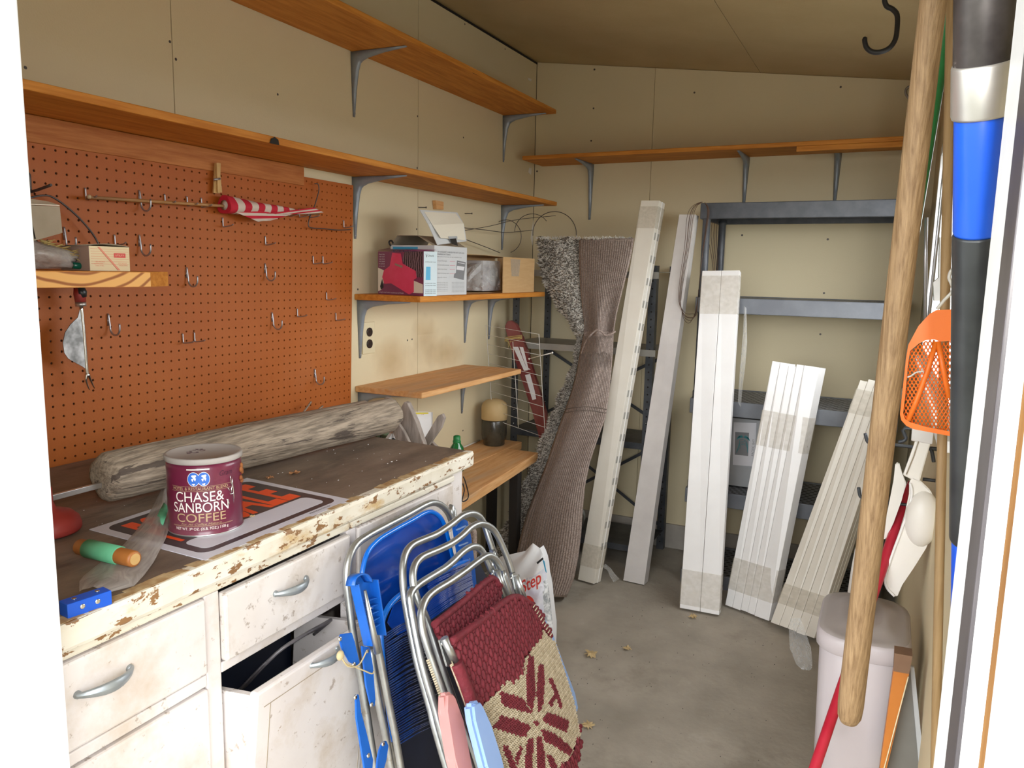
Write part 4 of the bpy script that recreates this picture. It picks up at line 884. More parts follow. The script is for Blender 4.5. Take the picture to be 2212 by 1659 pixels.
# grey cardboard box tipped on top
gb = thing('grey_carton', 'dusty grey cardboard box tipped up on the plastic bag', 'box', (.30, .88, 1.42))
f0, f1, f2, f3 = onx(58, 443, .33), onx(129, 446, .31), onx(135, 503, .30), onx(75, 520, .33)
bm = B(); dd = V((-.10, .012, .006)); hexa(bm, [f3, f2, f1, f0, f3+dd, f2+dd, f1+dd, f0+dd]); obj('carton', bm, 'card_grey', gb)
bm = B(); g0, g1 = onx(40, 440, .36), onx(44, 516, .36); hexa(bm, [f3, f0, g0, g1, f3+dd, f0+dd, g0+dd, g1+dd]); obj('near_panel', bm, 'card_grey', gb)
bm = B(); t0, t1 = onx(44, 431, .30), onx(128, 441, .29); prism(bm, [f0+V((.001, 0, .001)), f1+V((0, 0, .001)), t1+V((-.03, 0, .004)), t0+V((-.03, 0, .006))], (0, 0, .0015)); obj('lid_flap', bm, 'card_white', gb)
bm = B(); tube(bm, [onx(59, 447, .3315), onx(66, 470, .331), onx(76, 516, .331)], .0012, 5); obj('seam', bm, 'dark', gb)
# hanging weeding tool under the shelf
wt_ = thing('weeding_tool', 'steel hand weeder with fork tip and rounded fin, hanging below the corner shelf', 'tool', onx(175, 650, .07))
def tx(px, py, dx=0): return onx(px, py, .070+dx)
bm = B(); g_ = tx(171, 622); g_.z = min(g_.z, SZ-T_-.002); tube(bm, [g_, tx(172, 635), tx(174, 652)], [.011, .0125, .011], 14); obj('grip', bm, 'red_rubber', wt_)
bm = B(); g_ = tx(173, 620, .004); g_.z = min(g_.z, SZ-T_-.002); tube(bm, [g_, tx(176, 632, .004), tx(178, 642, .004)], [.009, .0115, .009], 12); obj('grip_pad', bm, 'tool_black', wt_)
bm = B(); tube(bm, [tx(174, 653), tx(175, 661)], .0115, 16); obj('ferrule', bm, 'galv', wt_)
bm = B(); tube(bm, smooth_path([tx(175, 660), tx(180, 710), tx(184, 760), tx(187, 798), tx(189, 812)], 4), [.0042]*16+[.005], 8); obj('shank', bm, 'chrome', wt_)
bm = B()
for q in ((((188, 808), (186, 822), (193, 842))), (((190, 808), (196, 822), (204, 839)))): tube(bm, smooth_path([tx(*c) for c in q], 4), [.0045, .004, .0035, .003, .0026, .002, .0018, .0014, .001], 7)
obj('fork_tip', bm, 'chrome', wt_)
o_ = [(172, 668), (167, 686), (152, 700), (140, 718), (135, 740), (138, 762), (147, 775), (165, 785), (178, 792), (184, 797), (181, 760), (178, 720)]
bm = B(); prism(bm, [tx(*c) for c in o_], (.0018, 0, 0)); obj('fin_blade', bm, 'steel_blade', wt_)
# ================================================================ THINGS ON THE SHELF BY THE CORNER
Z3 = 1.2725
# charger box: face towards the room (+x), flap standing up
XF = .268
def cx_(px, py, dx=0): return onx(px, py, XF+dx)
y0 = cx_(938, 600).y; y1 = cx_(1008, 600).y; zt_ = cx_(940, 530).z
ch = thing('charger_box', 'silver grey charger box with open white flap standing up', 'box', (.17, (y0+y1)/2, Z3))
bm = B(); box(bm, (.085, y0, Z3), (XF, y1, zt_)); obj('carton', bm, 'charger', ch)
bm = B(); grid(bm, [[V((.085, y0-.001, zt_)), V((.115, y0-.001, zt_+.035)), V((.20, y0-.001, zt_+.034)), V((.262, y0-.001, zt_+.001))], [V((.085, y1, zt_)), V((.115, y1, zt_+.038)), V((.20, y1, zt_+.036)), V((.262, y1, zt_+.001))]], smooth=False); thick(bm, .0015); obj('open_flap', bm, 'card_grey', ch)
bm = B(); fl0, fl1, fl2, fl3 = cx_(945, 529, -.002), cx_(1008, 521, -.002), cx_(988, 459, -.05), cx_(907, 453, -.05); fl4, fl5 = cx_(1002, 484, -.02), cx_(925, 484, -.02)
grid(bm, [[fl0, fl1], [fl5, fl4], [fl3, fl2]], smooth=False); thick(bm, .002); obj('lid_flap', bm, 'charger', ch)
bm = B(); e = V((.0025, 0, 0)); w1, w2, w3, w4, w5, w6 = cx_(951, 514, .000), cx_(1004, 519, .000), cx_(1000, 483, -.018), cx_(983, 461, -.048), cx_(915, 457, -.048), cx_(933, 486, -.018)
grid(bm, [[w1+e, w2+e], [w6+e, w3+e], [w5+e, w4+e]], smooth=False); thick(bm, .0006); obj('flap_inside', bm, 'card_white', ch)
bm = B(); prism(bm, [cx_(972, 516, .004), cx_(985, 515, .004), cx_(989, 531, .004), cx_(976, 527, .004)], (.0006, 0, 0)); obj('tuck_hole', bm, 'dark', ch)
bm = B(); prism(bm, [cx_(968, 511, .0032), cx_(987, 510, .0032), cx_(988, 516, .0032), cx_(971, 517, .0032)], (.0006, 0, 0)); obj('tuck_tab', bm, 'card_grey2', ch)
HB = zt_-Z3; WB = y1-y0
def cht(t_, a, b_, h, w_, m='grey_print'): text('lettering', t_, m, ch, (XF+.0006, y0+WB*a, Z3+HB*b_), (0, 1, 0), (0, 0, 1), HB*h, WB*w_)
cht('AN EXCELLENT CHARGER FOR HOT CARS AND', .09, .865, .03, .82); cht('MARINE BATTERIES', .09, .815, .03, .38)
cht('for home and garage use, up to the full range', .09, .775, .016, .74)
for i, t_ in enumerate(('Charge indicator light', 'Circuit breaker protected', 'Heavy duty clamps', 'Steel carrying case', 'Quick start')): cht(t_, .09, .69-.083*i, .018, .34 if i % 2 else .28)
for i in range(4):
    bm = B(); box(bm, (XF+.0002, y0+WB*.46, Z3+HB*(.692-.083*i)), (XF+.0007, y0+WB*.62, Z3+HB*(.696-.083*i))); obj('red_line', bm, 'pinkred', ch)
bm = B(); prism(bm, [V((XF+.0004, y0+WB*a, Z3+HB*b_)) for a, b_ in ((.68, .72), (.96, .69), (.90, .31), (.58, .36), (.60, .44), (.65, .46))], (.0004, 0, 0)); obj('charger_picture', bm, 'grey_print', ch)
bm = B(); prism(bm, [V((XF+.0009, y0+WB*a, Z3+HB*b_)) for a, b_ in ((.68, .61), (.92, .59), (.89, .51), (.66, .53))], (.0003, 0, 0)); obj('picture_dial', bm, 'off', ch)
bm = B(); prism(bm, [V((XF+.0009, y0+WB*a, Z3+HB*b_)) for a, b_ in ((.70, .685), (.93, .66), (.93, .65), (.70, .673))], (.0003, 0, 0)); obj('picture_bar', bm, 'off', ch)
for i in range(6): cht('technical data and safety notes', .06, .255-.035*i, .014, .34)
for i in range(8): cht('always read the manual first', .52, .255-.028*i, .014, .40)
bm = B(); box(bm, (.095, y0-.0008, Z3+HB*.80), (.20, y0-.0002, Z3+HB*.97)); obj('blue_label', bm, 'sky_print', ch)
text('lettering', "SHIP 'N SHORE", 'white', ch, (.102, y0-.0012, Z3+HB*.86), (1, 0, 0), (0, 0, 1), HB*.055, .075)
wire('box_strap', 'small dark plastic loop at the back of the charger box', [V((.088, y0-.003, zt_-.003)), V((.080, y0-.003, zt_+.010)), V((.090, y0-.003, zt_+.016)), V((.098, y0-.003, zt_+.006))], .003, 'black', 'strap')
# pink box
ay = 2.215; pxl = ony(817, 600, ay).x; 
pl0 = ony(817, 628, ay+.06); pr0 = V((.262, ay, Z3)); pl0 = V((max(.02, ony(817, 600, ay+.055).x), ay+.055, Z3)); zt2 = ony(915, 543, ay).z
pr0 = ony(915, 600, ay); pr0.z = Z3
pd = pr0-pl0; pn = V((-pd.y, pd.x, 0)).normalized(); dep = pn*.062; Hh = zt2-Z3
pk = thing('pink_box', 'purple carton with a big pink-red clamp picture and pale blue side', 'box', (pl0+pr0)/2)
bm = B(); obox(bm, pl0, pd, dep, V((0, 0, Hh))); obj('carton', bm, 'pinkbox', pk)
fo = -pn*.0008
def fp(u, v, k=1): return pl0+pd*u+V((0, 0, Hh*v))+fo*k
bm = B(); prism(bm, [fp(a, b_) for a, b_ in ((.60, .99), (.99, .99), (.99, .42), (.80, .42), (.66, .60), (.55, .80))], fo*.3); obj('tread_picture', bm, 'tyre', pk)
bm = B(); prism(bm, [fp(a, b_, 1.5) for a, b_ in ((.33, .97), (.52, .95), (.56, .72), (.84, .56), (.86, .40), (.80, .36), (.80, .08), (.70, .02), (.30, .26), (.15, .24), (.10, .40), (.14, .56), (.27, .66))], fo*.4); obj('clamp_picture', bm, 'pinkred', pk)
bm = B(); prism(bm, [fp(a, b_) for a, b_ in ((.0, .62), (.18, .54), (.14, .3), (.08, .10), (.0, .06))], fo*.3); obj('pale_patch', bm, 'card_white', pk)
bm = B(); prism(bm, [fp(a, b_) for a, b_ in ((.80, .34), (.99, .26), (.99, .06), (.78, .06))], fo*.3); obj('pale_patch', bm, 'card_white', pk)
bm = B(); prism(bm, [fp(a, b_, 1.6) for a, b_ in ((.10, .36), (.05, .18), (.07, .10), (.13, .16))], fo*.3); obj('dark_lever', bm, 'black_print', pk)
bm = B(); prism(bm, [fp(a, b_, 2.2) for a, b_ in ((.38, .69), (.40, .73), (.56, .67), (.55, .62))], fo*.3); obj('picture_tag', bm, 'cream_side', pk)
for i in range(6): text('lettering', ('Heavy duty', 'trailer chock', 'keeps wheels', 'firmly locked', 'in place', 'on any road')[i], 'off', pk, fp(.03, .92-.055*i, 2), pd, (0, 0, 1), Hh*.03, .030)
text('lettering', 'tough steel with weatherproof finish', 'off', pk, fp(.03, .03, 2), pd, (0, 0, 1), Hh*.03, pd.length*.55)
bm = B(); so = pd.normalized()*.0008; obox(bm, pr0, dep, so, V((0, 0, Hh))); obj('side_panel', bm, 'paleblue_card', pk)
bm = B(); prism(bm, [pr0+so*1.3+dep*a+V((0, 0, Hh*b_)) for a, b_ in ((.18, .66), (.50, .66), (.50, .36), (.14, .36))], so*.3); obj('blue_picture', bm, 'sky_print', pk)
bm = B(); prism(bm, [pr0+so*1.3+dep*a+V((0, 0, Hh*b_)) for a, b_ in ((.13, .95), (.20, .90), (.26, .97), (.19, .86))], so*.3); obj('tick_mark', bm, 'black_print', pk)
text('lettering', 'Chock', 'black_print', pk, pr0+so*1.5+dep*.28+V((0, 0, Hh*.89)), dep, (0, 0, 1), Hh*.04, .03)
for z_ in (.76, .28, .23, .13, .09, .05): text('lettering', 'set firmly under wheel', 'black_print', pk, pr0+so*1.5+dep*.1+V((0, 0, Hh*z_)), dep, (0, 0, 1), Hh*.02, .05)
bm = B(); grid(bm, [[pl0+V((0, 0, Hh+.004)), pr0+V((0, 0, Hh+.001))], [pl0+dep*.9+V((0, 0, Hh+.014)), pr0+dep*.9+V((0, 0, Hh+.006))]]); thick(bm, .001); obj('loose_lid', bm, 'pinkbox', pk)
# brown cardboard box, open on its near side, with plastic wrapped device in it
XB = .26; b0 = onx(1087, 590, XB).y; b1 = onx(1154, 590, XB).y; bz = onx(1087, 555, XB).z; bn = 2.56
bb = thing('cardboard_box', 'brown cardboard box with shiny tape strip at the far end of shelf', 'box', (.17, (b0+b1)/2, Z3))
bm = B(); box(bm, (XB-.003, b0, Z3), (XB, b1, bz)); obj('front_panel', bm, 'card', bb)
bm = B(); box(bm, (.075, b1-.003, Z3), (XB-.003, b1, bz)); box(bm, (.06, bn, Z3), (.063, b1-.003, bz)); box(bm, (.06, bn, Z3), (XB-.06, b1-.003, Z3+.0015)); obj('inner_panels', bm, 'card', bb)
bm = B(); prism(bm, [V((.062, bn, bz)), V((.11, bn, bz+.006)), V((.16, b0+.02, bz+.006)), V((.14, b1-.03, bz+.002)), V((.062, b1, bz))], (0, 0, .002)); obj('top_flap', bm, 'card', bb)
bm = B(); prism(bm, [onx(*c, XB+.0004) for c in ((1103, 559), (1124, 561), (1121, 597), (1105, 597))], (.0004, 0, 0)); obj('tape_strip', bm, 'tape', bb)
dv_ = thing('wrapped_device', 'grey electrical device wrapped in clear plastic inside the brown box', 'device', (.15, 2.7, Z3))
da, db_ = onx(1044, 590, .20).y, onx(1080, 590, .20).y; dz = onx(1060, 563, .20).z
bm = B(); box(bm, (.10, da, Z3+.006), (.20, db_, dz), bev=.004); obj('device_body', bm, 'light_grey_plastic', dv_)
bm = B(); yy0 = da+(db_-da)*.38; yy1 = da+(db_-da)*.72; box(bm, (.20, yy0, Z3+.03), (.204, yy1, dz-.03), bev=.001); obj('device_window', bm, 'card_grey2', dv_)
bm = B(); prism(bm, [V((.19, onx(1012, 600, .19).y, onx(1012, 598, .19).z)), V((.19, onx(1045, 570, .19).y, onx(1045, 563, .19).z)), V((.19, onx(1050, 572, .19).y, onx(1050, 574, .19).z)), V((.19, onx(1012, 604, .19).y, onx(1012, 608, .19).z))], (-.05, 0, 0)); obj('device_arm', bm, 'light_grey_plastic', dv_)
bm = B(); rows = []
for j in range(9):
    row = []
    for i in range(13):
        t = i/12; s = j/8; px = 1009+72*t; py = 566+62*s; row.append(onx(px, py+(-2 if t > .4 else 14*(1-s)*(1-t/.4)), .215+R.uniform(-.012, .010)+.012*math.sin(math.pi*t)))
    rows.append(row)
grid(bm, rows, smooth=False); obj('plastic_wrap', bm, 'plastic_film', dv_, fix=False)
# wood scrap and nails on the wall above, plaster patches
bm = B(); prism(bm, [onx(*c, .002) for c in ((934, 433), (951, 436), (951, 453), (936, 452))], (.016, 0, 0)); o = obj('wood_scrap', bm, 'pine_pale'); tag(o, 'tiny wood scrap fixed to the wall under the second shelf', 'wood scrap')
for (a, b_, l_) in (((904, 448), (919, 448), 'long nail sticking out of the wall above the charger box flap'), ((1004, 461), (1017, 461), 'long nail sticking out of the wall right of the charger box')):
    p = onx(*a, 0); bm = B(); tube(bm, [p, p+V((.035, .0, -.001))], .0018, 7); tube(bm, [p+V((.035, 0, -.001)), p+V((.0365, 0, -.001))], .004, 8); o = obj('nail', bm, 'wire_dark'); tag(o, l_, 'nail')
# loose springy wires behind the boxes
wire('springy_wire', 'thin grey wire running from behind the boxes towards the corner', [onx(1002, 492, .06), onx(1050, 497, .06), onx(1095, 502, .07), onx(1150, 497, .08)], .0016)
wire('springy_wire', 'thin grey wire crossing over the brown box towards the far corner', [onx(1004, 498, .05), onx(1060, 488, .08), onx(1120, 474, .10), ony(1200, 466, 3.6)], .0014)
wire('springy_wire', 'thin grey wire sloping down behind the brown box', [onx(1008, 518, .05), onx(1045, 532, .05), onx(1080, 546, .05)], .0016)
def loop(label, c, rx, ry, y, a0, a1, r=.0015, m='wire_dark'):
    pts = [ony(c[0]+rx*math.cos(math.radians(a)), c[1]+ry*math.sin(math.radians(a)), y) for a in range(a0, a1, 12)]
    wire('springy_wire', label, pts, r, m, k=2)
loop('left grey wire loop standing above the brown box', (1093, 511), 33, 36, 3.30, 120, 440)
loop('wide dark wire arch reaching over to the carpet roll', (1198, 505), 47, 48, 3.45, 175, 375, .0018)
loop('middle grey wire arch between the two wire loops', (1150, 500), 38, 38, 3.40, 180, 330)
# ================================================================ ON THE BENCH
jr = thing('glass_jar', 'big dirty glass jar with dusty yellow domed lid on the bench', 'jar', (.098, 3.10, .5635))
bm = B(); lathe(bm, (.098, 3.10, .5635), (0, 0, 1), [(0, .046), (.004, .050), (.02, .050), (.028, .056), (.05, .059), (.115, .059), (.125, .054)], 32); obj('jar_body', bm, 'glass_jar', jr)
bm = B(); lathe(bm, (.098, 3.10, .684), (0, 0, 1), [(0, .059), (.002, .061), (.055, .061), (.075, .055), (.088, .040), (.094, .02), (.095, 0)], 32); obj('lid', bm, 'jar_lid', jr)
p = onx(987, 942, .19); gbt = thing('green_bottle', 'small green glass bottle with green screw cap behind the worktop corner', 'bottle', (.19, p.y, .5635))
zb_ = p.z
bm = B(); lathe(bm, (.19, p.y, .5635), (0, 0, 1), [(0, .026), (.004, .030), (zb_-.5635-.065, .030), (zb_-.5635-.045, .026), (zb_-.5635-.03, .016), (zb_-.5635-.02, .013), (zb_-.5635-.012, .013)], 24); obj('bottle_body', bm, 'green_glass', gbt)
bm = B(); lathe(bm, (.19, p.y, zb_-.027), (0, 0, 1), [(0, .0145), (.001, .0165), (.008, .0165), (.009, .0145), (.024, .0145), (.028, .013), (.030, .008)], 20); obj('screw_cap', bm, 'green_cap', gbt)
bm = B(); tube(bm, [onz(1002, 966, .568), onz(1036, 951, .568)], .0035, 8); o = obj('white_stick', bm, 'wire_white'); tag(o, 'thin white stick lying on the bench along the wall', 'stick')
# yellow and white garden bag with letters, white packet
p0 = onx(886, 895, .10); 
ob = thing('garden_bag', 'white and yellow product bag with black letters behind the pointed stakes', 'bag', (.1, 2.42, .5635))
q = [onx(*c, .10) for c in ((868, 892), (925, 890), (921, 1000), (866, 1000))]
bm = B(); rows = [[(q[0]*(1-t)+q[1]*t)*(1-s)+(q[3]*(1-t)+q[2]*t)*s+V((.018*math.sin(math.pi*t)*min(1, s*3), 0, 0)) for t in [i/10 for i in range(11)]] for s in [j_/6 for j_ in range(7)]]
for r_ in rows[-1:]: 
    for v in r_: v.z = .565
grid(bm, rows); thick(bm, -.02); obj('bag_body', bm, 'white', ob)
def oq(px, py): return onx(px, py, .1215)
for (c, m_) in ((((897, 891), (925, 891), (925, 894), (897, 895)), 'yellow_print'), (((899, 896), (916, 895), (908, 899), (901, 901)), 'red_print'), (((902, 930), (924, 930), (918, 938), (904, 936)), 'yellow_print')):
    bm = B(); prism(bm, [oq(*x) for x in c], (.0008, 0, 0)); obj('print_patch', bm, m_, ob)
a = oq(903, 923); b_ = oq(923, 920); text('lettering', 'ORT', 'black_print', ob, a+V((.001, 0, 0)), b_-a, (0, 0, 1), .020, (b_-a).length)
wp_ = thing('white_packet', 'white packet with black cut-out shape beside the pointed stakes', 'packet', onx(860, 950, .35))
q = [onx(*c, .34) for c in ((852, 930), (884, 946), (872, 968), (838, 950))]; bm = B(); prism(bm, q, (-.012, 0, 0)); obj('packet_body', bm, 'white', wp_)
q = [onx(*c, .3405) for c in ((846, 947), (851, 946), (854, 949), (859, 946), (863, 947), (864, 957), (846, 953))]; bm = B(); prism(bm, q, (.0008, 0, 0)); obj('black_print', bm, 'black_print', wp_)
bm = B(); rows = [[onx(842-50*t+8*s, 922+20*s+4*t, .30+R.uniform(-.01, .01)) for t in [i/6 for i in range(7)]] for s in [j_/4 for j_ in range(5)]]; grid(bm, rows); thick(bm, .01); o = obj('dark_cloth', bm, 'camo'); tag(o, 'mottled dark green cloth behind the worktop under the post', 'cloth')
# pointed wooden stakes
def stake(label, pts, y, t=.012):
    bm = B(); prism(bm, [ony(*c, y) for c in pts], (0, t, 0)); bmesh.ops.bevel(bm, geom=bm.edges[:], offset=.0015, segments=1, affect='EDGES'); o = obj('pointed_stake', bm, 'stake_wood'); tag(o, label, 'wooden stake', 'weathered stakes beyond the worktop')
stake('tallest upright pointed grey stake beyond the worktop corner', ((866, 880), (873, 868), (880, 871), (898, 912), (915, 960), (908, 1120), (880, 1120), (868, 940)), 1.86, .02)
stake('blunt stake leaning right beyond the worktop corner', ((946, 898), (955, 894), (960, 903), (952, 925), (920, 970), (900, 1000), (880, 1060), (872, 1060), (915, 950)), 1.90)
stake('grey stake leaning left with blunt square top', ((840, 903), (848, 900), (860, 915), (872, 932), (900, 990), (905, 1050), (895, 1060), (868, 990), (846, 925)), 1.83)
stake('stake peeping over the end of the thick post', ((825, 866), (833, 857), (843, 861), (858, 880), (870, 905), (900, 1050), (890, 1060), (850, 930)), 1.94)
stake('low stake end poking out right of the tall pointed stake', ((915, 950), (930, 952), (945, 968), (950, 975), (948, 1060), (925, 1060), (905, 975)), 1.96)
# dark wire stand at the bench edge
wire('wire_stand', 'small dark wire triangle at the cabinet end on the bench', [onx(*c, .44) for c in ((1001, 1030), (1005, 1040), (1012, 1068), (1008, 1080), (998, 1082), (1003, 1060), (1000, 1045))], .0022, 'black', k=3)
# wire grid rack
GY = 3.08; gp = {k: ony(*v, GY) for k, v in dict(tl=(1050, 703), tr=(1164, 722), bl=(1064, 905), br=(1178, 945)).items()}
gr = thing('wire_grid', 'white wire grid panel leaning in the corner behind the bench shelf', 'wire grid', ony(1110, 900, GY))
def gpt(u, v): return (gp['tl']*(1-u)+gp['tr']*u)*(1-v)+(gp['bl']*(1-u)+gp['br']*u)*v
bm = B(); tube(bm, [gpt(0, 0), gpt(1, 0), gpt(1, 1.0), gpt(0, 1.0)], .0017, 6, closed=True); obj('outer_wire', bm, 'wire_white', gr)
for k in range(1, 10): bm = B(); tube(bm, [gpt(0, k/10), gpt(1, k/10)], .0010, 5); obj('cross_wire', bm, 'wire_white', gr)
bm = B(); tube(bm, [gpt(.50, .12), gpt(.50, 1.0)], .0015, 6); obj('upright_wire', bm, 'wire_white', gr)
bm = B(); a = ony(1143, 775, 3.06); b_ = ony(1193, 762, 3.0); tube(bm, [a, b_], .0022, 7); blob(bm, a, .005, sub=1); blob(bm, b_, .005, sub=1); o = obj('white_peg', bm, 'white_plastic'); tag(o, 'short white rod with round ends poking through the wire grid', 'rod')
# maroon board tied with straw
mb = thing('maroon_board', 'glossy maroon narrow board tied with yellow straw, leaning behind the wire grid', 'board', ony(1150, 900, 3.27))
o_ = [(1090, 706), (1095, 694), (1104, 692), (1115, 700), (1128, 730), (1140, 765), (1160, 830), (1178, 890), (1195, 970), (1170, 970), (1150, 890), (1120, 800), (1100, 740)]
bm = B(); prism(bm, [ony(*c, 3.24) for c in o_], (0, .022, 0)); bmesh.ops.bevel(bm, geom=bm.edges[:], offset=.003, segments=2, affect='EDGES'); obj('board', bm, 'maroon_board', mb)
for c in (((1108, 749), (1119, 749), (1135, 790), (1140, 800), (1132, 801), (1120, 775)), ((1122, 749), (1130, 750), (1141, 795), (1146, 798), (1139, 799), (1128, 768)), ((1134, 810), (1145, 808), (1155, 845), (1158, 862), (1150, 864), (1140, 830))):
    bm = B(); prism(bm, [ony(*x, 3.2385) for x in c], (0, .001, 0)); obj('white_stripe', bm, 'off', mb)
bm = B()
for i in range(9):
    y_ = 731+R.uniform(-4, 4); tube(bm, smooth_path([ony(1090, y_+2, 3.235), ony(1105, y_+R.uniform(-3, 3), 3.228), ony(1128, y_-4, 3.235)], 3), .0009, 4)
for i in range(5): tube(bm, [ony(1098+R.uniform(-4, 8), 735, 3.23), ony(1094+R.uniform(0, 14), 752+R.uniform(-6, 8), 3.225)], .0007, 4)
obj('straw_tie', bm, 'straw', mb)
# ================================================================ STEEL RACK IN THE CORNER
sr = thing('steel_rack', 'dark perforated steel rack with pale shelves in the far left corner', 'rack', (.42, 3.5, 0))
posts = dict(fl=(.06, 3.35), bl=(.10, 3.64), fr=(.765, 3.35), br=(.78, 3.64))
for k, (x, y) in posts.items():
    bm = B(); s = 1 if 'l' in k else -1
    zt_ = 1.40; box(bm, (x, y, 0), (x+.035*s, y+.0025, zt_)); box(bm, (x, y+.0025, 0), (x+.0025*s, y+.035, zt_))
    o = obj('post', bm, 'steel_dark', sr)
    bm = B()
    for i in range(40): z = .04+i*.034; lathe(bm, (x+.018*s, y-.0003, z), (0, -1, 0), [(0, .0042), (.0003, .004)], 6)
    obj('bolt_holes', bm, 'galv' if False else 'dark', o)['kind'] = 'stuff'
    for z in (.62, .69): bm = B(); blob(bm, (x+.018*s, y-.003, z), .004, sub=1); obj('bolt', bm, 'chrome', o)
for z, m_ in ((1.372, 'steel_lip'), (1.025, 'steel_lip'), (.595, 'steel_dark'), (.10, 'steel_dark')):
    bm = B(); box(bm, (.065, 3.345, z-.030), (.775, 3.3475, z)); box(bm, (.065, 3.3475, z-.002), (.775, 3.64, z)); obj('shelf_tray', bm, m_, sr)
def strap(a, b_, m='steel_dark', w_=.009):
    bm = B(); obox(bm, V(a)+V((0, 0, -w_)), V(b_)-V(a), V((0, .002, 0)), V((0, 0, 2*w_))); obj('brace', bm, m, sr)
strap((.10, 3.641, .98), (.76, 3.641, .62)); strap((.10, 3.645, .62), (.76, 3.645, .98)); strap((.10, 3.641, .55), (.76, 3.641, .12)); strap((.10, 3.645, .12), (.76, 3.645, .55))
# ================================================================ CARPET OFFCUT
cr = thing('carpet_offcut', 'folded grey carpet remnant showing speckled pile and mauve backing', 'carpet', (.45, 2.9, 0))
CR = [(515, 1163, 1251, 1370), (540, 1163, 1250, 1366), (565, 1165, 1251, 1361), (600, 1171, 1252, 1352), (640, 1190, 1255, 1342), (675, 1212, 1259, 1333), (700, 1232, 1262, 1329), (716, 1243, 1262, 1326), (735, 1247, 1258, 1325), (760, 1246, 1253, 1324), (800, 1236, 1246, 1321), (850, 1210, 1233, 1316), (900, 1191, 1215, 1309), (950, 1170, 1197, 1291), (1000, 1150, 1181, 1274), (1050, 1130, 1161, 1264), (1100, 1106, 1141, 1259), (1150, 1086, 1126, 1256), (1200, 1069, 1115, 1250), (1250, 1056, 1108, 1240), (1290, 1046, 1104, 1224)]
def carp_y(py):
    t = (py-515)/(1297-515); return 3.265*(1-t)+2.845*t
def intp(py, k):
    for a, b_ in zip(CR, CR[1:]):
        if a[0] <= py <= b_[0]:
            t = (py-a[0])/(b_[0]-a[0]); return a[k]*(1-t)+b_[k]*t
    return CR[-1][k]
pys = [515+ (1290-515)*i/90 for i in range(91)]
def crow(py, kind):
    L_, C_, R_ = intp(py, 1), intp(py, 2), intp(py, 3); y = carp_y(py); row = []
    lower = 1 if py > 722 else 0; w_ = (R_-C_)
    tz = (py-515)/775.
    if kind == 'pile':
        for i in range(13):
            t = i/12; px = L_+(C_-L_)*t+ (2.5*math.sin(py*.13+t*4) if t < .3 else 0)
            dy = .05*(1-t)**2-.02*math.sin(math.pi*t)+(.035 if lower else 0)
            row.append(ony(px, py+5*math.sin(t*9+py*.02)*(1 if py < 520 else 0), y+dy))
    else:
        for i in range(21):
            t = i/20; px = C_+w_*t
            bul = math.sin(math.pi*(t*.92+.04))**.6
            dy = -.012-(.075 if lower else .03)*bul
            if not lower:                      # gathered pleats towards the pinch
                k = max(0, (py-590)/130); dy += .022*k*math.sin(t*9.5+.6)+(.02*k*t)
            else:
                k = max(0, 1-(py-722)/55); dy -= .03*k; dy += .010*math.sin(t*7+py*.01)+.03*max(0, .1-abs(t-.12))*(1 if py > 900 else 0)*4
            row.append(ony(px, py + (0 if not lower else 0), y+dy))
        for i in range(1, 7):
            t = i/6; px = R_-w_*.10*t; row.append(ony(px, py, y-.012+.07*t+.03*math.sin(t*3)))
    return row
for nm, kk, mt in (('pile_side', 'pile', 'shag'), ('backing_side', 'back', 'backing')):
    bm = B(); rows = [crow(py, kk) for py in pys]
    for r_ in rows:
        for v in r_:
            if v.z < .004: v.z = .004
    grid(bm, rows); thick(bm, -.012 if kk == 'pile' else .010); o = obj(nm, bm, mt, cr)
# cuff fold at the pinch
bm = B(); pts = smooth_path([ony(1256, 764, 3.085), ony(1263, 744, 3.075), ony(1273, 727, 3.07), ony(1287, 714, 3.07), ony(1299, 716, 3.075), ony(1307, 724, 3.08), ony(1319, 722, 3.085), ony(1329, 716, 3.10)], 5)
tube(bm, pts, [.0045]*len(pts), 8); obj('folded_cuff', bm, 'backing', cr)
# ribs of the backing
bm = B()
for j in range(1, 24):
    t = j/24
    for (p0, p1) in ((520, 716), (726, 1286)):
        n = 16; pts = []
        for i in range(n+1):
            py = p0+(p1-p0)*i/n; row = crow(py, 'back'); f = t*20; a = int(f); q = row[a]*(1-(f-a))+row[min(20, a+1)]*(f-a); q = q+V((0, -.0012, 0)); q.z = max(q.z, .006); pts.append(q)
        tube(bm, pts, .0016, 3, caps=False)
obj('backing_ribs', bm, 'rib', cr)['kind'] = 'stuff'
for py0 in (884, 892):
    bm = B(); row = [q+V((0, -.0035, 0)) for q in crow(py0, 'back')[:21]]
    for i, q in enumerate(row): q.z -= .012*math.sin(math.pi*i/20)*-1
    tube(bm, row, .0018, 4); obj('cross_seam', bm, 'rib', cr)
bm = B()
for i in range(20):                   # faint stamped lettering across the lower roll
    t = .05+.8*i/20; row = crow(766+3*math.sin(i), 'back'); f = t*20; a = int(f); q = row[a]; obox(bm, q+V((0, -.004, 0)), V((.006, 0, .001)), V((0, .001, 0)), V((.001, 0, .008 if i % 3 else .003)))
obj('stamped_marks', bm, 'rib', cr)
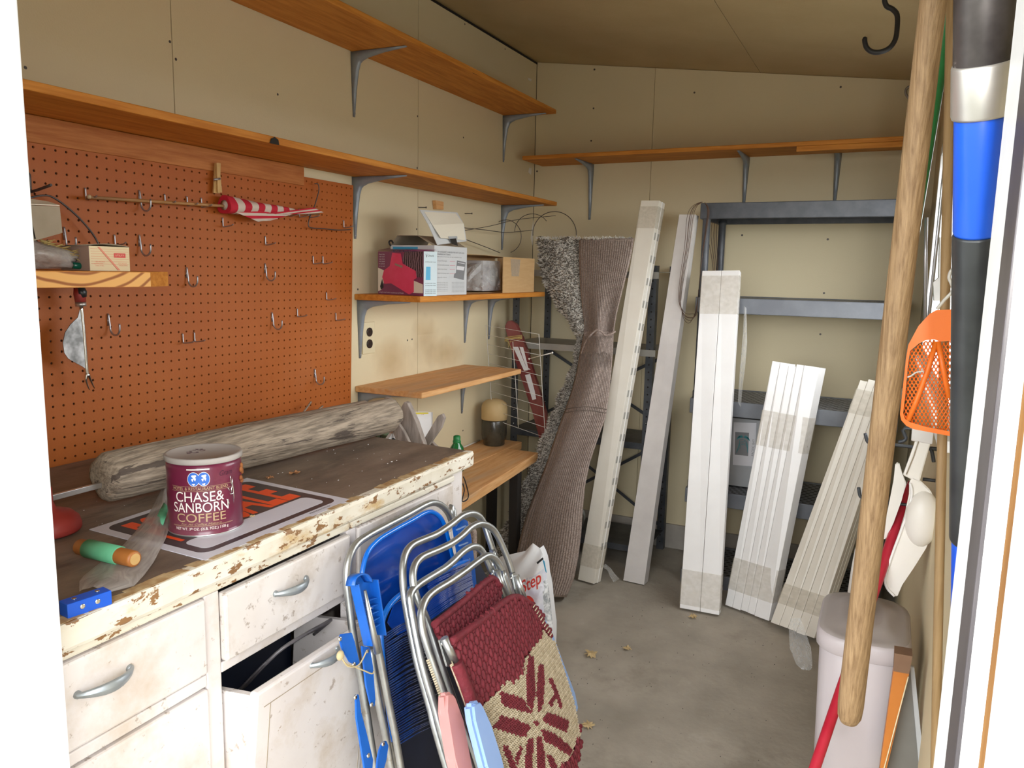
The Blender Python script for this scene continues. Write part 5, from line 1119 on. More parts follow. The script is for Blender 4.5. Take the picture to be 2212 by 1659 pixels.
# pile tufts
def tufts(name, m, n, seed):
    rr_ = random.Random(seed); bm = B()
    for i in range(n):
        py = rr_.uniform(517, 1288); row = crow(py, 'pile'); t = rr_.random(); f = t*12; a = int(f); q = row[a]*(1-(f-a))+row[min(12, a+1)]*(f-a); q.z = max(q.z, .006)
        s = .0055; d = V((rr_.uniform(-.9, .3), -1, rr_.uniform(-.6, .6))).normalized()
        if t < .12: d = V((-1, -.5, rr_.uniform(-.5, .5))).normalized()
        u, w_ = frame_of(d); tip = bm.verts.new(q+d*rr_.uniform(.008, .017)+u*rr_.uniform(-.004, .004)); b0 = [bm.verts.new(q+(u*math.cos(k*2.1)+w_*math.sin(k*2.1))*s*.6-d*.002) for k in range(3)]
        for k in range(3): bm.faces.new((b0[k], b0[(k+1) % 3], tip))
    o = obj(name, bm, m, cr, fix=False); o['kind'] = 'stuff'
tufts('pale_tufts', 'shag_light', 6500, 11); tufts('dark_tufts', 'shag_dark', 6500, 12)
bm = B()
for i in range(260):
    t = R.random(); px = 1166+200*t; q = ony(px, 516+R.uniform(-2, 2), 3.265+.03*math.sin(t*8)-.02); d = V((R.uniform(-.5, .5), -.5, R.uniform(.4, 1))).normalized(); tube(bm, [q, q+d*R.uniform(.006, .016)], [.0022, .0006], 4)
obj('top_fringe', bm, 'shag_light', cr)['kind'] = 'stuff'
# ================================================================ WHITE BUNDLES
def bundle(label, Bl, Br, Tl, Tr, yt, th, cols, layers, mt, tapes, seed=1, ragged=0, splits=None, name='vinyl_bundle', film_=None, group=None, piece='vinyl_strip', gap=.0014):
    b0, b1 = onz(*Bl, 0), onz(*Br, 0); t0, t1 = ony(*Tl, yt), ony(*Tr, yt)
    b0.z = b1.z = 0.0
    n = (b1-b0).cross(t0-b0).normalized()
    if n.y < 0: n = -n
    # keep the lower back edge on the floor: lift by the tilt
    bd = thing(name, label, 'bundle', (b0+b1)/2, group); rr_ = random.Random(seed)
    lift = max(0, -(n*th).z)+.001
    b0 = b0+V((0, 0, lift)); b1 = b1+V((0, 0, lift))
    sp = splits or [i/cols for i in range(cols+1)]
    def q(u, v, w_): return (b0*(1-u)+b1*u)*(1-v)+(t0*(1-u)+t1*u)*v+n*w_
    for i in range(cols):
        for k in range(layers):
            g = gap/((b1-b0).length); u0, u1 = sp[i]+g*.5*(i > 0), sp[i+1]-g*.5*(i < cols-1); w0, w1 = th*k/layers+(gap*.5 if k else 0)+rr_.uniform(0, .001)*(cols > 2), th*(k+1)/layers-(gap*.5 if k < layers-1 else 0)
            v0, v1 = 0+rr_.uniform(0, ragged*.25), 1-rr_.uniform(0, ragged)
            bm = B(); hexa(bm, [q(u0, v0, w0), q(u1, v0, w0), q(u1, v1, w0), q(u0, v1, w0), q(u0, v0, w1), q(u1, v0, w1), q(u1, v1, w1), q(u0, v1, w1)], bev=.0012); obj(piece, bm, mt, bd)
    for (v0, v1) in tapes:
        bm = B(); e = .0017; eu = e/(b1-b0).length
        pr = [(-eu, th+e), (-eu, -e), (1+eu, -e), (1+eu, th+e)]; pr = [(-eu, th+e), (-eu, th*.5), (-eu, -e)]+[(i_/12, -e) for i_ in range(13)]+[(1+eu, -e), (1+eu, th*.5), (1+eu, th+e)]; rows = [[q(u, v, w_) for (u, w_) in pr] for v in [v0+(v1-v0)*i_/4 for i_ in range(5)]]
        grid(bm, rows, smooth=False); obj('tape_band', bm, 'tape', bd, fix=False)
    return bd, q
bA, qA = bundle('tall narrow cream bundle with rows of small notches along its side', (1248, 1256), (1283, 1266), (1385, 433), (1424, 433), 3.265, .062, 1, 2, 'vinyl_cream', ((.93, .985), (.04, .10)), 1, 0)
for k in range(2):
    for i in range(15):
        v = .09+.058*i
        bm = B(); w0 = .010+.031*k; hexa(bm, [qA(1.000, v, w0), qA(1.000, v, w0+.014), qA(1.000, v+.018, w0+.014), qA(1.000, v+.018, w0), qA(1.006, v, w0), qA(1.006, v, w0+.014), qA(1.006, v+.018, w0+.014), qA(1.006, v+.018, w0)]); obj('side_notch', bm, 'steel_lip', bA)
bm = B()
for v, w_ in ((0, 0),): 
    hexa(bm, [qA(1.0, .0, .0295), qA(1.0, .0, .0325), qA(1.0, 1, .0325), qA(1.0, 1, .0295), qA(1.03, 0, .0295), qA(1.03, 0, .0325), qA(1.03, 1, .0325), qA(1.03, 1, .0295)])
obj('side_ridge', bm, 'vinyl', bA)
bB, qB = bundle('tall plain dusty white metal channel leaning left of the black rack', (1346, 1256), (1391, 1266), (1467, 463), (1502, 463), 3.27, .055, 1, 1, 'vinyl_grey', (), 2, name='white_channel', piece='channel_body')
bC, qC = bundle('bright white bundle of two wide boards in front of the black rack post', (1468, 1318), (1553, 1334), (1517, 585), (1598, 584), 3.215, .055, 2, 1, 'vinyl', ((.872, .985), (.012, .115)), 3, splits=[0, .52, 1])
bD, qD = bundle('middle white bundle of five narrow ridged strips with ragged top', (1566, 1311), (1660, 1346), (1669, 776), (1770, 792), 3.21, .060, 5, 1, 'vinyl', ((.66, .80), (.07, .20)), 4, ragged=.018, splits=[0, .17, .36, .52, .68, 1])
bE, qE = bundle('rightmost white bundle of stacked strips, leaning furthest to the right', (1663, 1357), (1757, 1393), (1860, 815), (1940, 832), 3.18, .085, 5, 3, 'vinyl_cream', ((.86, .955), (.085, .165)), 5, ragged=.014)
# clear film hanging off the bundles
def filmob(name, label, rows_px, y, seed):
    rr_ = random.Random(seed); bm = B(); rows = []
    for (l, r_) in rows_px: rows.append([ony(l[0]+(r_[0]-l[0])*t, l[1]+(r_[1]-l[1])*t, y+rr_.uniform(-.01, .01)) for t in (0, .33, .66, 1)])
    for r_ in rows:
        for v in r_: v.z = max(v.z, .003)
    grid(bm, rows); o = obj(name, bm, 'plastic_film', fix=False); return tag(o, label, 'plastic film')
filmob('plastic_film', 'loose clear film hanging off the right side of the two-board white bundle', [((1607, 660), (1612, 665)), ((1605, 720), (1614, 740)), ((1600, 780), (1610, 790)), ((1596, 830), (1604, 840)), ((1594, 870), (1600, 880))], 3.22, 3)
filmob('plastic_film', 'crumpled clear film at the foot of the rightmost white bundle', [((1708, 1335), (1730, 1335)), ((1704, 1365), (1742, 1370)), ((1706, 1400), (1752, 1400)), ((1720, 1435), (1755, 1432)), ((1732, 1460), (1752, 1462))], 2.72, 5)
filmob('plastic_film', 'thin curl of clear film on the floor by the notched cream bundle', [((1300, 1224), (1308, 1218)), ((1312, 1232), (1320, 1228)), ((1318, 1246), (1328, 1240)), ((1326, 1258), (1338, 1250))], 3.12, 7)
# ================================================================ BLACK PLASTIC RACK
rk = thing('plastic_rack', 'charcoal plastic rack with perforated shelves against the far wall', 'rack', (1.35, 3.45, 0))
RX0, RX1, RY0, RY1 = .955, 1.765, 3.285, 3.665
for (x, y) in ((RX0+.012, RY0+.012), (RX1-.035, RY0+.012), (RX0+.012, RY1-.035), (RX1-.035, RY1-.035)):
    zs = [0, .435, .835, 1.27, 1.66]
    for a, b_ in zip(zs, zs[1:]):
        bm = B(); lathe(bm, (x+.012, y+.012, a), (0, 0, 1), [(0, .020), (.03, .020), (.034, .0165), (b_-a-.07, .0165), (b_-a-.066, .019), (b_-a-.05, .019)], 14); obj('post', bm, 'rack', rk)
for z in (.06, .435, .835, 1.27, 1.66):
    bm = B(); h = .065
    m_ = 'rack' if z > 1.6 else 'rack_lip'
    box(bm, (RX0, RY0, z-h), (RX1, RY0+.012, z), bev=.003); box(bm, (RX0, RY1-.012, z-h), (RX1, RY1, z), bev=.003); box(bm, (RX0, RY0+.012, z-h), (RX0+.012, RY1-.012, z)); box(bm, (RX1-.012, RY0+.012, z-h), (RX1, RY1-.012, z)); s_ = obj('shelf_rim', bm, m_, rk)
    bm = B(); box(bm, (RX0+.012, RY0+.012, z-.008), (RX1-.012, RY1-.012, z-.003)); obj('shelf_deck', bm, m_, rk)
    bm = B(); ny_, nx_ = 13, 26
    for j in range(ny_):
        for i in range(nx_):
            x = RX0+.03+(i+(.5 if j % 2 else 0))*.0288; y = RY0+.028+j*.0262
            if x+.02 < RX1-.015: 
                vs = [bm.verts.new((x+.0105*c, y+.0045*s, z-.0026)) for c, s in ((-1, 0), (-.6, -1), (.6, -1), (1, 0), (.6, 1), (-.6, 1))]; bm.faces.new(vs)
    obj('slots', bm, 'dark', rk)['kind'] = 'stuff'
# picture box on the lower rack shelf
pb_ = thing('palm_box', 'white box with teal palm tree picture on the rack shelf behind the bundles', 'box', (1.22, 3.5, .436))
a = ony(1588, 1005, 3.42); b_ = ony(1636, 1005, 3.42); zt_ = ony(1610, 905, 3.42).z
bm = B(); box(bm, (a.x-.12, 3.42, .4365), (b_.x, 3.56, zt_), bev=.001); obj('carton', bm, 'card_grey2', pb_)
def pq(px, py): return ony(px, py, 3.4188)
bm = B(); prism(bm, [pq(1585, 912), pq(1634, 914), pq(1630, 1008), pq(1583, 1004)], (0, .0005, 0)); obj('white_face', bm, 'off', pb_)
bm = B(); prism(bm, [pq(1588, 933)-V((0, .0006, 0)), pq(1618, 935)-V((0, .0006, 0)), pq(1616, 985)-V((0, .0006, 0)), pq(1587, 982)-V((0, .0006, 0))], (0, .0004, 0)); obj('teal_panel', bm, 'grey_print', pb_)
teal = mat('teal_print', (.05, .30, .33), rough=.5); bm = B()
c0 = pq(1606, 945)-V((0, .0015, 0))
for k in range(9):
    an = math.pi*k/8; d = V((math.cos(an), 0, math.sin(an)*.6-.15)); prism(bm, [c0, c0+d*.022+V((0, 0, .003)), c0+d*.030-V((0, 0, .010)), c0+d*.018-V((0, 0, .003))], (0, .0004, 0))
for k in range(4): tube(bm, smooth_path([pq(1590+k*3, 978-k*3)-V((0, .0015, 0)), pq(1598, 962-k*4)-V((0, .0015, 0)), pq(1612, 962-k*3)-V((0, .0015, 0)), pq(1615, 978-k*4)-V((0, .0015, 0))], 3), .0008, 4)
obj('palm_picture', bm, teal, pb_)
text('lettering', 'PACIFIC BAY', 'grey_print', pb_, pq(1628, 985)-V((0, .001, 0)), (0, 0, 1), (-1, 0, 0), .010, .075)
# coil of brown wire hung on the rack post
bm = B(); 
for k in range(5):
    s = k*3.2*R.uniform(.6, 1.2); pts = [ony(*c, 3.245-.003*k) for c in ((1518-s*.3, 436), (1505-s, 446), (1497-s*1.3, 470), (1489-s, 530), (1477-s*.8, 600), (1471-s*.5, 650), (1476+s*.4, 686-s), (1488+s, 698-s*2), (1500+s*.4, 680), (1508, 640), (1516, 560), (1523+s*.3, 500), (1528+s*.4, 455), (1522, 437))]
    tube(bm, smooth_path(pts, 4), .0011, 5)
o = obj('wire_coil', bm, 'coil'); tag(o, 'coil of thin brown wire hanging on the corner of the black rack', 'wire')
bm = B()
for k in range(4): tube(bm, smooth_path([ony(1535+k*5, 470, 3.55), ony(1530+k*6, 510, 3.55), ony(1538+k*4, 560, 3.55), ony(1541+k*3, 590, 3.55)], 4), .0012, 4)
o = obj('wire_ends', bm, 'coil'); tag(o, 'thin brown wire ends hanging inside the black rack top', 'wire')
# striped shoe-like grey brush between bundles
wire('floor_wire', 'thin dark strips lying in the shade behind the notched bundle', [onz(1250, 1150, .02), onz(1262, 1120, .2), onz(1258, 1100, .25)], .006, 'steel_lip', 'rod', 3)
# floor leaves
for (px, py, s, m_, l_, sd) in ((1277, 1415, .035, 'leaf_pale', 'larger flat tan leaf on the concrete, left of the small one', 21), (1355, 1402, .02, 'leaf_pale', 'small tan leaf on the middle of the concrete floor', 22), (1271, 1568, .026, 'leaf_pale', 'rounded pale leaf on the floor beside the patterned chair seat', 23), (1497, 1334, .024, 'leaf_pale', 'pale leaf at the foot of the two-board white bundle', 24)): leaf(px, py, .001, s, m_, l_, seed=sd)
bm = B()
for i in range(260):
    x, y = R.uniform(.8, 1.5), R.uniform(1.5, 3.2); s = R.uniform(.0006, .002); prism(bm, [V((x+s*math.cos(k*2.1+i), y+s*1.8*math.sin(k*2.1+i), .0002)) for k in range(3)], (0, 0, s*.6))
o = obj('floor_crumbs', bm, 'wire_dark'); tag(o, 'tiny dark bits of debris scattered over the concrete floor', 'debris', kind='stuff')
# ================================================================ RIGHT HAND SIDE
hk = thing('ceiling_hook', 'large black screw hook hanging from the ceiling', 'hook', (1.6, 2.45, 2.10))
HY = 2.42; pts = smooth_path([ony(*c, HY) for c in ((1911, -60), (1911, -10), (1911, 3), (1916, 14), (1928, 20), (1938, 33), (1938, 60), (1934, 85), (1922, 103), (1903, 112), (1884, 112), (1872, 103), (1868, 90), (1868, 84))], 4)
pts[0].z = zc(pts[0].x)+.002
bm = B(); tube(bm, pts, .0068, 10); blob(bm, pts[-1], .0068, sub=1); obj('hook_rod', bm, 'black', hk)
# trash bin
bn_ = thing('trash_bin', 'tall pinkish white plastic bin with dusty domed lid by the right wall', 'bin', (1.715, 1.76, 0))
def rrect(x0, x1, y0, y1, r, z, n=6):
    pts = []
    for (cx_2, cy_2, a0) in ((x1-r, y1-r, 0), (x0+r, y1-r, 90), (x0+r, y0+r, 180), (x1-r, y0+r, 270)):
        for k in range(n+1): a = math.radians(a0+90*k/n); pts.append(V((cx_2+r*math.cos(a), cy_2+r*math.sin(a), z)))
    return pts
bx0_, bx1_, by0_, by1_ = 1.622, 1.790, 1.605, 1.865
bm = B(); rows = []
for (z, s) in ((0.001, .022), (.02, .018), (.30, .010), (.605, .002), (.61, .004)): rows.append(rrect(bx0_+s, bx1_-s, by0_+s, by1_-s, .055, z)+[rrect(bx0_+s, bx1_-s, by0_+s, by1_-s, .055, z)[0]])
grid(bm, rows); bm.verts.ensure_lookup_table(); bmesh.ops.remove_doubles(bm, verts=bm.verts[:], dist=.00001); obj('bin_body', bm, 'bin', bn_)
bm = B(); rows = []
for (z, s) in ((.604, -.003), (.606, -.005), (.632, -.005), (.640, -.001), (.644, .010), (.643, .022), (.652, .034), (.655, .05)): rr_2 = rrect(bx0_+s, bx1_-s, by0_+s, by1_-s, .058-min(s, .03)*.3, z); rows.append(rr_2+[rr_2[0]])
vs = grid(bm, rows); bm.faces.new(vs[-1][:-1]); bmesh.ops.remove_doubles(bm, verts=bm.verts[:], dist=.00001)
for f in bm.faces:
    f.material_index = 1 if f.calc_center_median().z > .641 else 0
obj('bin_lid', bm, ['bin', 'binlid'], bn_)
# wooden handles and sticks
def stick(name, label, a, b_, r0, r1, m, cat, tip=True, seg=18):
    a, b_ = V(a), V(b_); d = b_-a; L_ = d.length; bm = B(); lathe(bm, a, d, [(0, r0*.45), (.006, r0*.8), (.016, r0*.97), (.03, r0), (L_*.5, (r0+r1)/2), (L_-.002, r1), (L_, r1*.8)], seg); o = obj(name, bm, m); return tag(o, label, cat)
hbot = ony(1833, 1562, 1.10); htop = ony(2016, 0, 1.0); hd = (htop-hbot); 
hw = thing('garden_fork', 'thick raw wooden tool handle hanging down in front of the bin', 'garden tool', hbot)
L_ = hd.length; end_ = hbot+hd*1.5
bm = B(); lathe(bm, hbot, hd, [(0, .006), (.003, .0115), (.012, .0155), (.03, .0168), (.3, .0158), (L_, .0136), (L_*1.5, .0134)], 24); obj('wooden_handle', bm, 'handle_wood', hw)
bm = B(); u_ = V((0, 1, 0)); 
tube(bm, [end_-hd.normalized()*.12, end_+hd.normalized()*.01], .021, 16)
obox(bm, end_+V((-.012, -.09, 0)), V((.012, 0, 0)), V((0, .18, 0)), V((0, 0, .025)), bev=.003)
obj('iron_head', bm, 'iron', hw)
bm = B()
for k in range(9): y = end_.y-.085+.021*k; tube(bm, [V((end_.x-.006, y, end_.z+.012)), V((end_.x-.03, y, end_.z+.02)), V((end_.x-.04, y, end_.z-.02))], .003, 6)
obj('tines', bm, 'iron', hw)
# green tube with white end
ga, gb2 = ony(1862, 1188, 2.02), ony(2049, 0, 1.32); gdir = (gb2-ga)
gt = thing('green_broom', 'green tube handled broom with white end behind the wooden handle', 'broom', ga)
bm = B(); tube(bm, [ga, ga+gdir*1.2], .0125, 14); obj('green_handle', bm, 'green_stick', gt)
wb_ = ony(1846, 1292, 2.03); bm = B(); tube(bm, [ga+gdir*.002, ga*.6+wb_*.4, wb_*.9+ga*.1, wb_], [.016, .018, .018, .011], 14); obj('white_socket', bm, 'white_plastic', gt)
bm = B(); tube(bm, [ga+gdir*1.2-V((0, 0, .01)), ga+gdir*1.2+V((0, 0, .03))], .02, 12); obj('top_cap', bm, 'black', gt)
# red stick
ra, rb = ony(1760, 1659, 1.46), ony(1968, 1042, 1.96); rd = rb-ra; tt = -ra.z/rd.z; r0_ = ra+rd*tt
r0_.z = .012
bm = B(); tube(bm, [r0_, ra, ra+rd*.5, rb-rd.normalized()*.05, rb], [.010, .0105, .0105, .012, .007], 12); o = obj('red_stick', bm, 'red_stick'); tag(o, 'long red stick leaning across the front of the bin', 'stick')
# white scoop, with oval bowl and blade, hung on the right wall
sc = thing('white_scoop', 'white plastic long-handled scoop hanging right of the wooden handle', 'scoop', ony(1985, 1130, 1.80))
def sq(px, py, dy=0): return ony(px, py, 1.80+dy)
bm = B(); prism(bm, [sq(*c) for c in ((1964, 1042), (1972, 1030), (1990, 1040), (2010, 1060), (2022, 1085), (2024, 1118), (2016, 1150), (2000, 1185), (1975, 1225), (1950, 1262), (1938, 1290), (1928, 1287), (1915, 1270), (1911, 1252), (1920, 1215), (1940, 1160), (1955, 1110), (1966, 1070))], (0, .012, 0)); bmesh.ops.bevel(bm, geom=bm.edges[:], offset=.002, segments=2, affect='EDGES'); obj('blade', bm, 'white_plastic', sc)
bm = B(); blob(bm, sq(1992, 1120, .004), (.034, .030, .062), sub=3); obj('bowl_bulge', bm, 'white_plastic', sc)
bm = B(); hexa(bm, [sq(1984, 932), sq(2016, 938), sq(1986, 1044), sq(1950, 1026), sq(1984, 932, .02), sq(2016, 938, .02), sq(1986, 1044, .02), sq(1950, 1026, .02)], bev=.003); obj('handle', bm, 'white_plastic', sc)
bm = B(); tube(bm, [sq(1990, 935, -.002), sq(1974, 985, -.002), sq(1958, 1025, -.002)], .0012, 5); obj('handle_groove', bm, 'card_grey', sc)
bm = B(); hexa(bm, [sq(1970, 925, -.003), sq(2018, 932, -.003), sq(2014, 960, -.003), sq(1968, 952, -.003), sq(1970, 925, .024), sq(2018, 932, .024), sq(2014, 960, .024), sq(1968, 952, .024)], bev=.002); obj('handle_clip', bm, 'vinyl_grey', sc)
bm = B(); tube(bm, smooth_path([sq(*c, -.003) for c in ((1966, 1044), (1970, 1064), (1962, 1100), (1945, 1150), (1925, 1205), (1913, 1248), (1916, 1270), (1932, 1288))], 4), .0028, 7); obj('raised_rim', bm, 'vinyl', sc)
bm = B(); prism(bm, [sq(*c, .05) for c in ((1934, 1002), (1942, 1000), (1950, 1025), (1958, 1045), (1948, 1080), (1930, 1130), (1914, 1165), (1905, 1165), (1920, 1090), (1930, 1040))], (0, .012, 0)); bmesh.ops.bevel(bm, geom=bm.edges[:], offset=.002, segments=2, affect='EDGES'); o = obj('white_paddle', bm, 'white_plastic'); tag(o, 'flat white plastic paddle half hidden behind the wooden handle', 'paddle')
# hooks on the right wall
for (pp, l_) in ((((1869, 936), (1873, 952), (1880, 957), (1900, 958)), 'dark L-shaped hook in front of the rightmost white bundle, upper one'), (((1855, 1053), (1857, 1068), (1862, 1075), (1880, 1080)), 'dark L-shaped hook in front of the rightmost white bundle, lower one'), (((1940, 955), (1952, 952), (1957, 945), (1955, 925)), 'dark hook under the orange mesh, left of the white scoop handle'), (((2008, 968), (2012, 972), (2015, 985), (2017, 998)), 'dark hook pointing down right of the white scoop handle'), (((1993, 1035), (2003, 1036), (2016, 1038)), 'short dark peg above the white scoop bowl')):
    y_ = 1.9 if pp[0][0] < 1900 else 1.86
    P_ = [ony(*c, y_) for c in pp]
    far = V((XR-.001, y_+.0, P_[-1].z if pp[0][0] < 1960 else P_[0].z))
    if pp[0][0] > 1960: P_ = P_[::-1]
    P_.append(far)
    if pp[0][0] == 1940: P_ = P_[::-1]
    bm = B(); tube(bm, smooth_path(P_, 3), .0038, 8); o = obj('wall_hook', bm, 'steel_dark'); tag(o, l_, 'hook', 'dark hooks on the right wall')
# second pale handle (square-ish) against the right wall
a = ony(2029, 1650, 1.16); b_ = ony(2048, 230, 1.36)
a, b_ = onx(2029, 1640, XR-.014), onx(2043, 260, XR-.014)
a = ony(2021, 1600, 1.22); b_ = ony(2050, 250, 1.22); dd = b_-a; lo_ = a+dd*(-a.z/dd.z); hi2 = a+dd*1.3
lo_.z = .002
bm = B(); tube(bm, [lo_, hi2], .0066, 10); o = obj('pale_handle', bm, 'handle_pale'); tag(o, 'slim pale wooden handle standing behind the blue and black tool', 'handle')
# thin metal rods and a latch box near the window
for pp, l_ in ((((2047, 300), (2036, 400), (2024, 520), (2006, 690)), 'thin dull metal rod in front of the window, right one'), (((2001, 470), (1999, 560), (1999, 690)), 'thin dull metal rod in front of the window, left one')):
    bm = B(); tube(bm, [ony(*c, 1.5) for c in pp], .0028, 7); o = obj('metal_rod', bm, 'wire'); tag(o, l_, 'rod', 'thin rods by the window')
bm = B(); q = [ony(*c, 1.42) for c in ((2030, 512), (2043, 514), (2040, 650), (2018, 650), (2016, 610), (2028, 600))]; prism(bm, q, (0, .03, 0)); o = obj('latch_box', bm, 'galv'); tag(o, 'small grey metal latch above the orange mesh', 'latch')
wire('wire_hanger', 'bent bright wire loop left of the wooden handle on the far wall', [ony(*c, D-.008) for c in ((1985, 188), (1968, 186), (1958, 192), (1957, 203), (1966, 216), (1985, 240))], .005, 'wire', 'wire', 4)
# orange mesh scoop
OYY = 1.15
om = thing('orange_mesh', 'orange plastic mesh basket scoop hanging on white wire by the black grip', 'mesh scoop', ony(2000, 850, OYY))
def oq2(px, py, d=0): return ony(px, py, OYY+d)
outer = [(2062, 668), (2022, 670), (2008, 678), (1984, 704), (1962, 745), (1957, 775), (1950, 840), (1944, 895), (1947, 908), (1958, 920), (1973, 927), (2052, 942), (2062, 944)]
inner = [(2062, 736), (2030, 738), (2018, 733), (2000, 735), (1985, 742), (1966, 758), (1961, 790), (1956, 850), (1951, 893), (1955, 905), (1966, 912), (2000, 922), (2062, 934)]
bm = B(); n = len(outer)
fo = [bm.verts.new(oq2(*p)) for p in outer]; fi = [bm.verts.new(oq2(*p)) for p in inner]; bo = [bm.verts.new(oq2(*p, .006)) for p in outer]; bi = [bm.verts.new(oq2(*p, .006)) for p in inner]
for i in range(n-1):
    bm.faces.new((fo[i], fo[i+1], fi[i+1], fi[i])); bm.faces.new((bo[i], bi[i], bi[i+1], bo[i+1])); bm.faces.new((fo[i], bo[i], bo[i+1], fo[i+1])); bm.faces.new((fi[i], fi[i+1], bi[i+1], bi[i]))
obj('rim', bm, 'orange', om)
def inside(p, poly):
    c = False; j_ = len(poly)-1
    for i in range(len(poly)):
        a_, b2 = poly[i], poly[j_]
        if (a_[1] > p[1]) != (b2[1] > p[1]) and p[0] < (b2[0]-a_[0])*(p[1]-a_[1])/(b2[1]-a_[1])+a_[0]: c = not c
        j_ = i
    return c
bm = B()
for sgn in (1, -1):
    for k in range(-60, 80):
        run = None; x0_ = 1940+k*8.6
        for s in range(0, 300, 3):
            y = 722+s; x = x0_+sgn*(y-722)*.62; ok_ = inside((x, y), inner) and x < 2061
            if ok_ and run is None: run = (x, y)
            if (not ok_ or s > 294) and run is not None:
                if y-run[1] > 4: tube(bm, [oq2(*run, .003), oq2(x, y, .003)], .00085, 4)
                run = None
obj('mesh_lattice', bm, 'orange', om)['kind'] = 'stuff'
for c in (((2022, 738), (2004, 800), (1978, 870), (1962, 908)), ((2026, 738), (2038, 800), (2050, 860))):
    bm = B(); tube(bm, [oq2(*p, .001) for p in c], .0034, 8); obj('rib', bm, 'orange', om)
bm = B(); tube(bm, smooth_path([oq2(2024, 668), oq2(2040, 648), oq2(2058, 628), oq2(2055, 612), oq2(2050, 600), oq2(2054, 586), oq2(2062, 580)], 4), .0022, 7); obj('wire_handle', bm, 'wire_white', om)
bm = B(); tube(bm, smooth_path([oq2(1960, 815, -.004), oq2(1968, 812, -.004), oq2(1980, 804, -.004), oq2(1996, 802, -.004)], 3), .0012, 5); obj('white_thread', bm, 'wire_white', om)
# big blue and black long tool close to the doorway
ta = ony(2128, 0, .62); tb = ony(2105, 900, .74); td = (tb-ta).normalized()
tl = thing('digging_tool', 'long blue and black fibreglass tool with steel collar beside the door jamb', 'garden tool', ta)
def onaxis(py, d0=.5, d1=3):
    lo__, hi__ = -2., 5.
    for _ in range(60):
        m__ = (lo__+hi__)/2; q = ta+td*m__-CAM; yy = CY+F*q.dot(DN)/q.dot(fwd)
        if yy < py: lo__ = m__
        else: hi__ = m__
    return lo__
TR = .0188
s0, s1, s2, s3, s4 = onaxis(-260), onaxis(133), onaxis(243), onaxis(502), onaxis(1165)
sf = (0-ta.z)/td.z
def seg_(name, a_, b2, r, m_, extra=None): bm = B(); lathe(bm, ta+td*a_, td, extra or [(0, r*.97), (.002, r), (b2-a_-.002, r), (b2-a_, r*.97)], 32); obj(name, bm, m_, tl)
seg_('steel_socket', s0, s1+.004, TR*.98, 'iron'); seg_('steel_collar', s1, s2+.002, TR*1.04, 'galv'); seg_('blue_shaft', s2, s3, TR*.93, 'tool_blue'); seg_('black_grip', s3, s4, TR*.95, 'tool_black'); seg_('blue_shaft', s4, max(s4+.3, sf-.004), TR*.84, 'tool_blue')
# price label on the blue shaft
ca = math.radians(0)
rv = (CAM-ta); rv = (rv-td*rv.dot(td)).normalized(); sv = td.cross(rv)
def lab_(s, a_, r): return ta+td*s+(rv*math.cos(a_)+sv*math.sin(a_))*r
sgn = 1 if (RT.dot(sv)) > 0 else -1
bm = B(); grid(bm, [[lab_(onaxis(y_), sgn*math.radians(a_), TR*.945) for a_ in (48, 60, 72, 84, 96)] for y_ in (278, 330, 400, 445)]); obj('price_label', bm, 'white', tl, fix=False)
bm = B()
for k in range(24):
    y_ = 290+k*2.7; grid(bm, [[lab_(onaxis(y_), sgn*math.radians(a_), TR*.952) for a_ in (56, 66, 76)], [lab_(onaxis(y_+(.9 if k % 3 else 1.7)), sgn*math.radians(a_), TR*.952) for a_ in (56, 66, 76)]])
obj('barcode', bm, 'black_print', tl, fix=False)
# orange card box and grey sheet behind the bin
bx_ = thing('orange_carton', 'narrow orange carton with brown top squeezed between bin and wall', 'box', (1.78, 1.5, 0))
xa = 1.7935
def wallq(px, py, y): return ony(px, py, y)
bm = B(); q = [ony(*c, 1.50) for c in ((1932, 1420), (1968, 1436), (1960, 1470), (1900, 1690), (1890, 1720))]
p1, p2, p3 = ony(1932, 1413, 1.56), ony(1970, 1430, 1.50), ony(1915, 1659, 1.50)
bm = B(); prism(bm, [ony(1930, 1450, 1.53), ony(1964, 1455, 1.53), ony(1906, 1700, 1.53), ony(1895, 1700, 1.53)], (0, .03, 0)); obj('carton', bm, 'orange_box', bx_)
bm = B(); prism(bm, [ony(1932, 1411, 1.528), ony(1971, 1418, 1.528), ony(1964, 1456, 1.528), ony(1930, 1450, 1.528)], (0, .034, 0)); obj('brown_top', bm, 'brown_box', bx_)
bm = B(); tube(bm, [ony(1962, 1462, 1.527), ony(1910, 1659, 1.527), ony(1900, 1695, 1.527)], .0012, 5); obj('pale_edge', bm, 'plate', bx_)
gs_ = thing('grey_sheet', 'dull grey metal sheet with pale edge strip standing by the right wall', 'sheet', (1.80, 1.3, 0))
bm = B(); a, b2, c_, d_ = ony(1966, 1440, 1.58), ony(1972, 1440, 1.58), ony(1992, 1659, 1.54), ony(1900, 1690, 1.56)
prism(bm, [ony(1962, 1462, 1.56), ony(1970, 1440, 1.56), ony(1998, 1690, 1.56), ony(1898, 1690, 1.56)], (0, .004, 0)); obj('sheet_panel', bm, 'grey_metal', gs_)
bm = B(); prism(bm, [ony(1966, 1440, 1.555), ony(1975, 1442, 1.555), ony(2000, 1690, 1.555), ony(1988, 1690, 1.555)], (0, .006, 0)); obj('pale_edge_strip', bm, 'card_grey2', gs_)
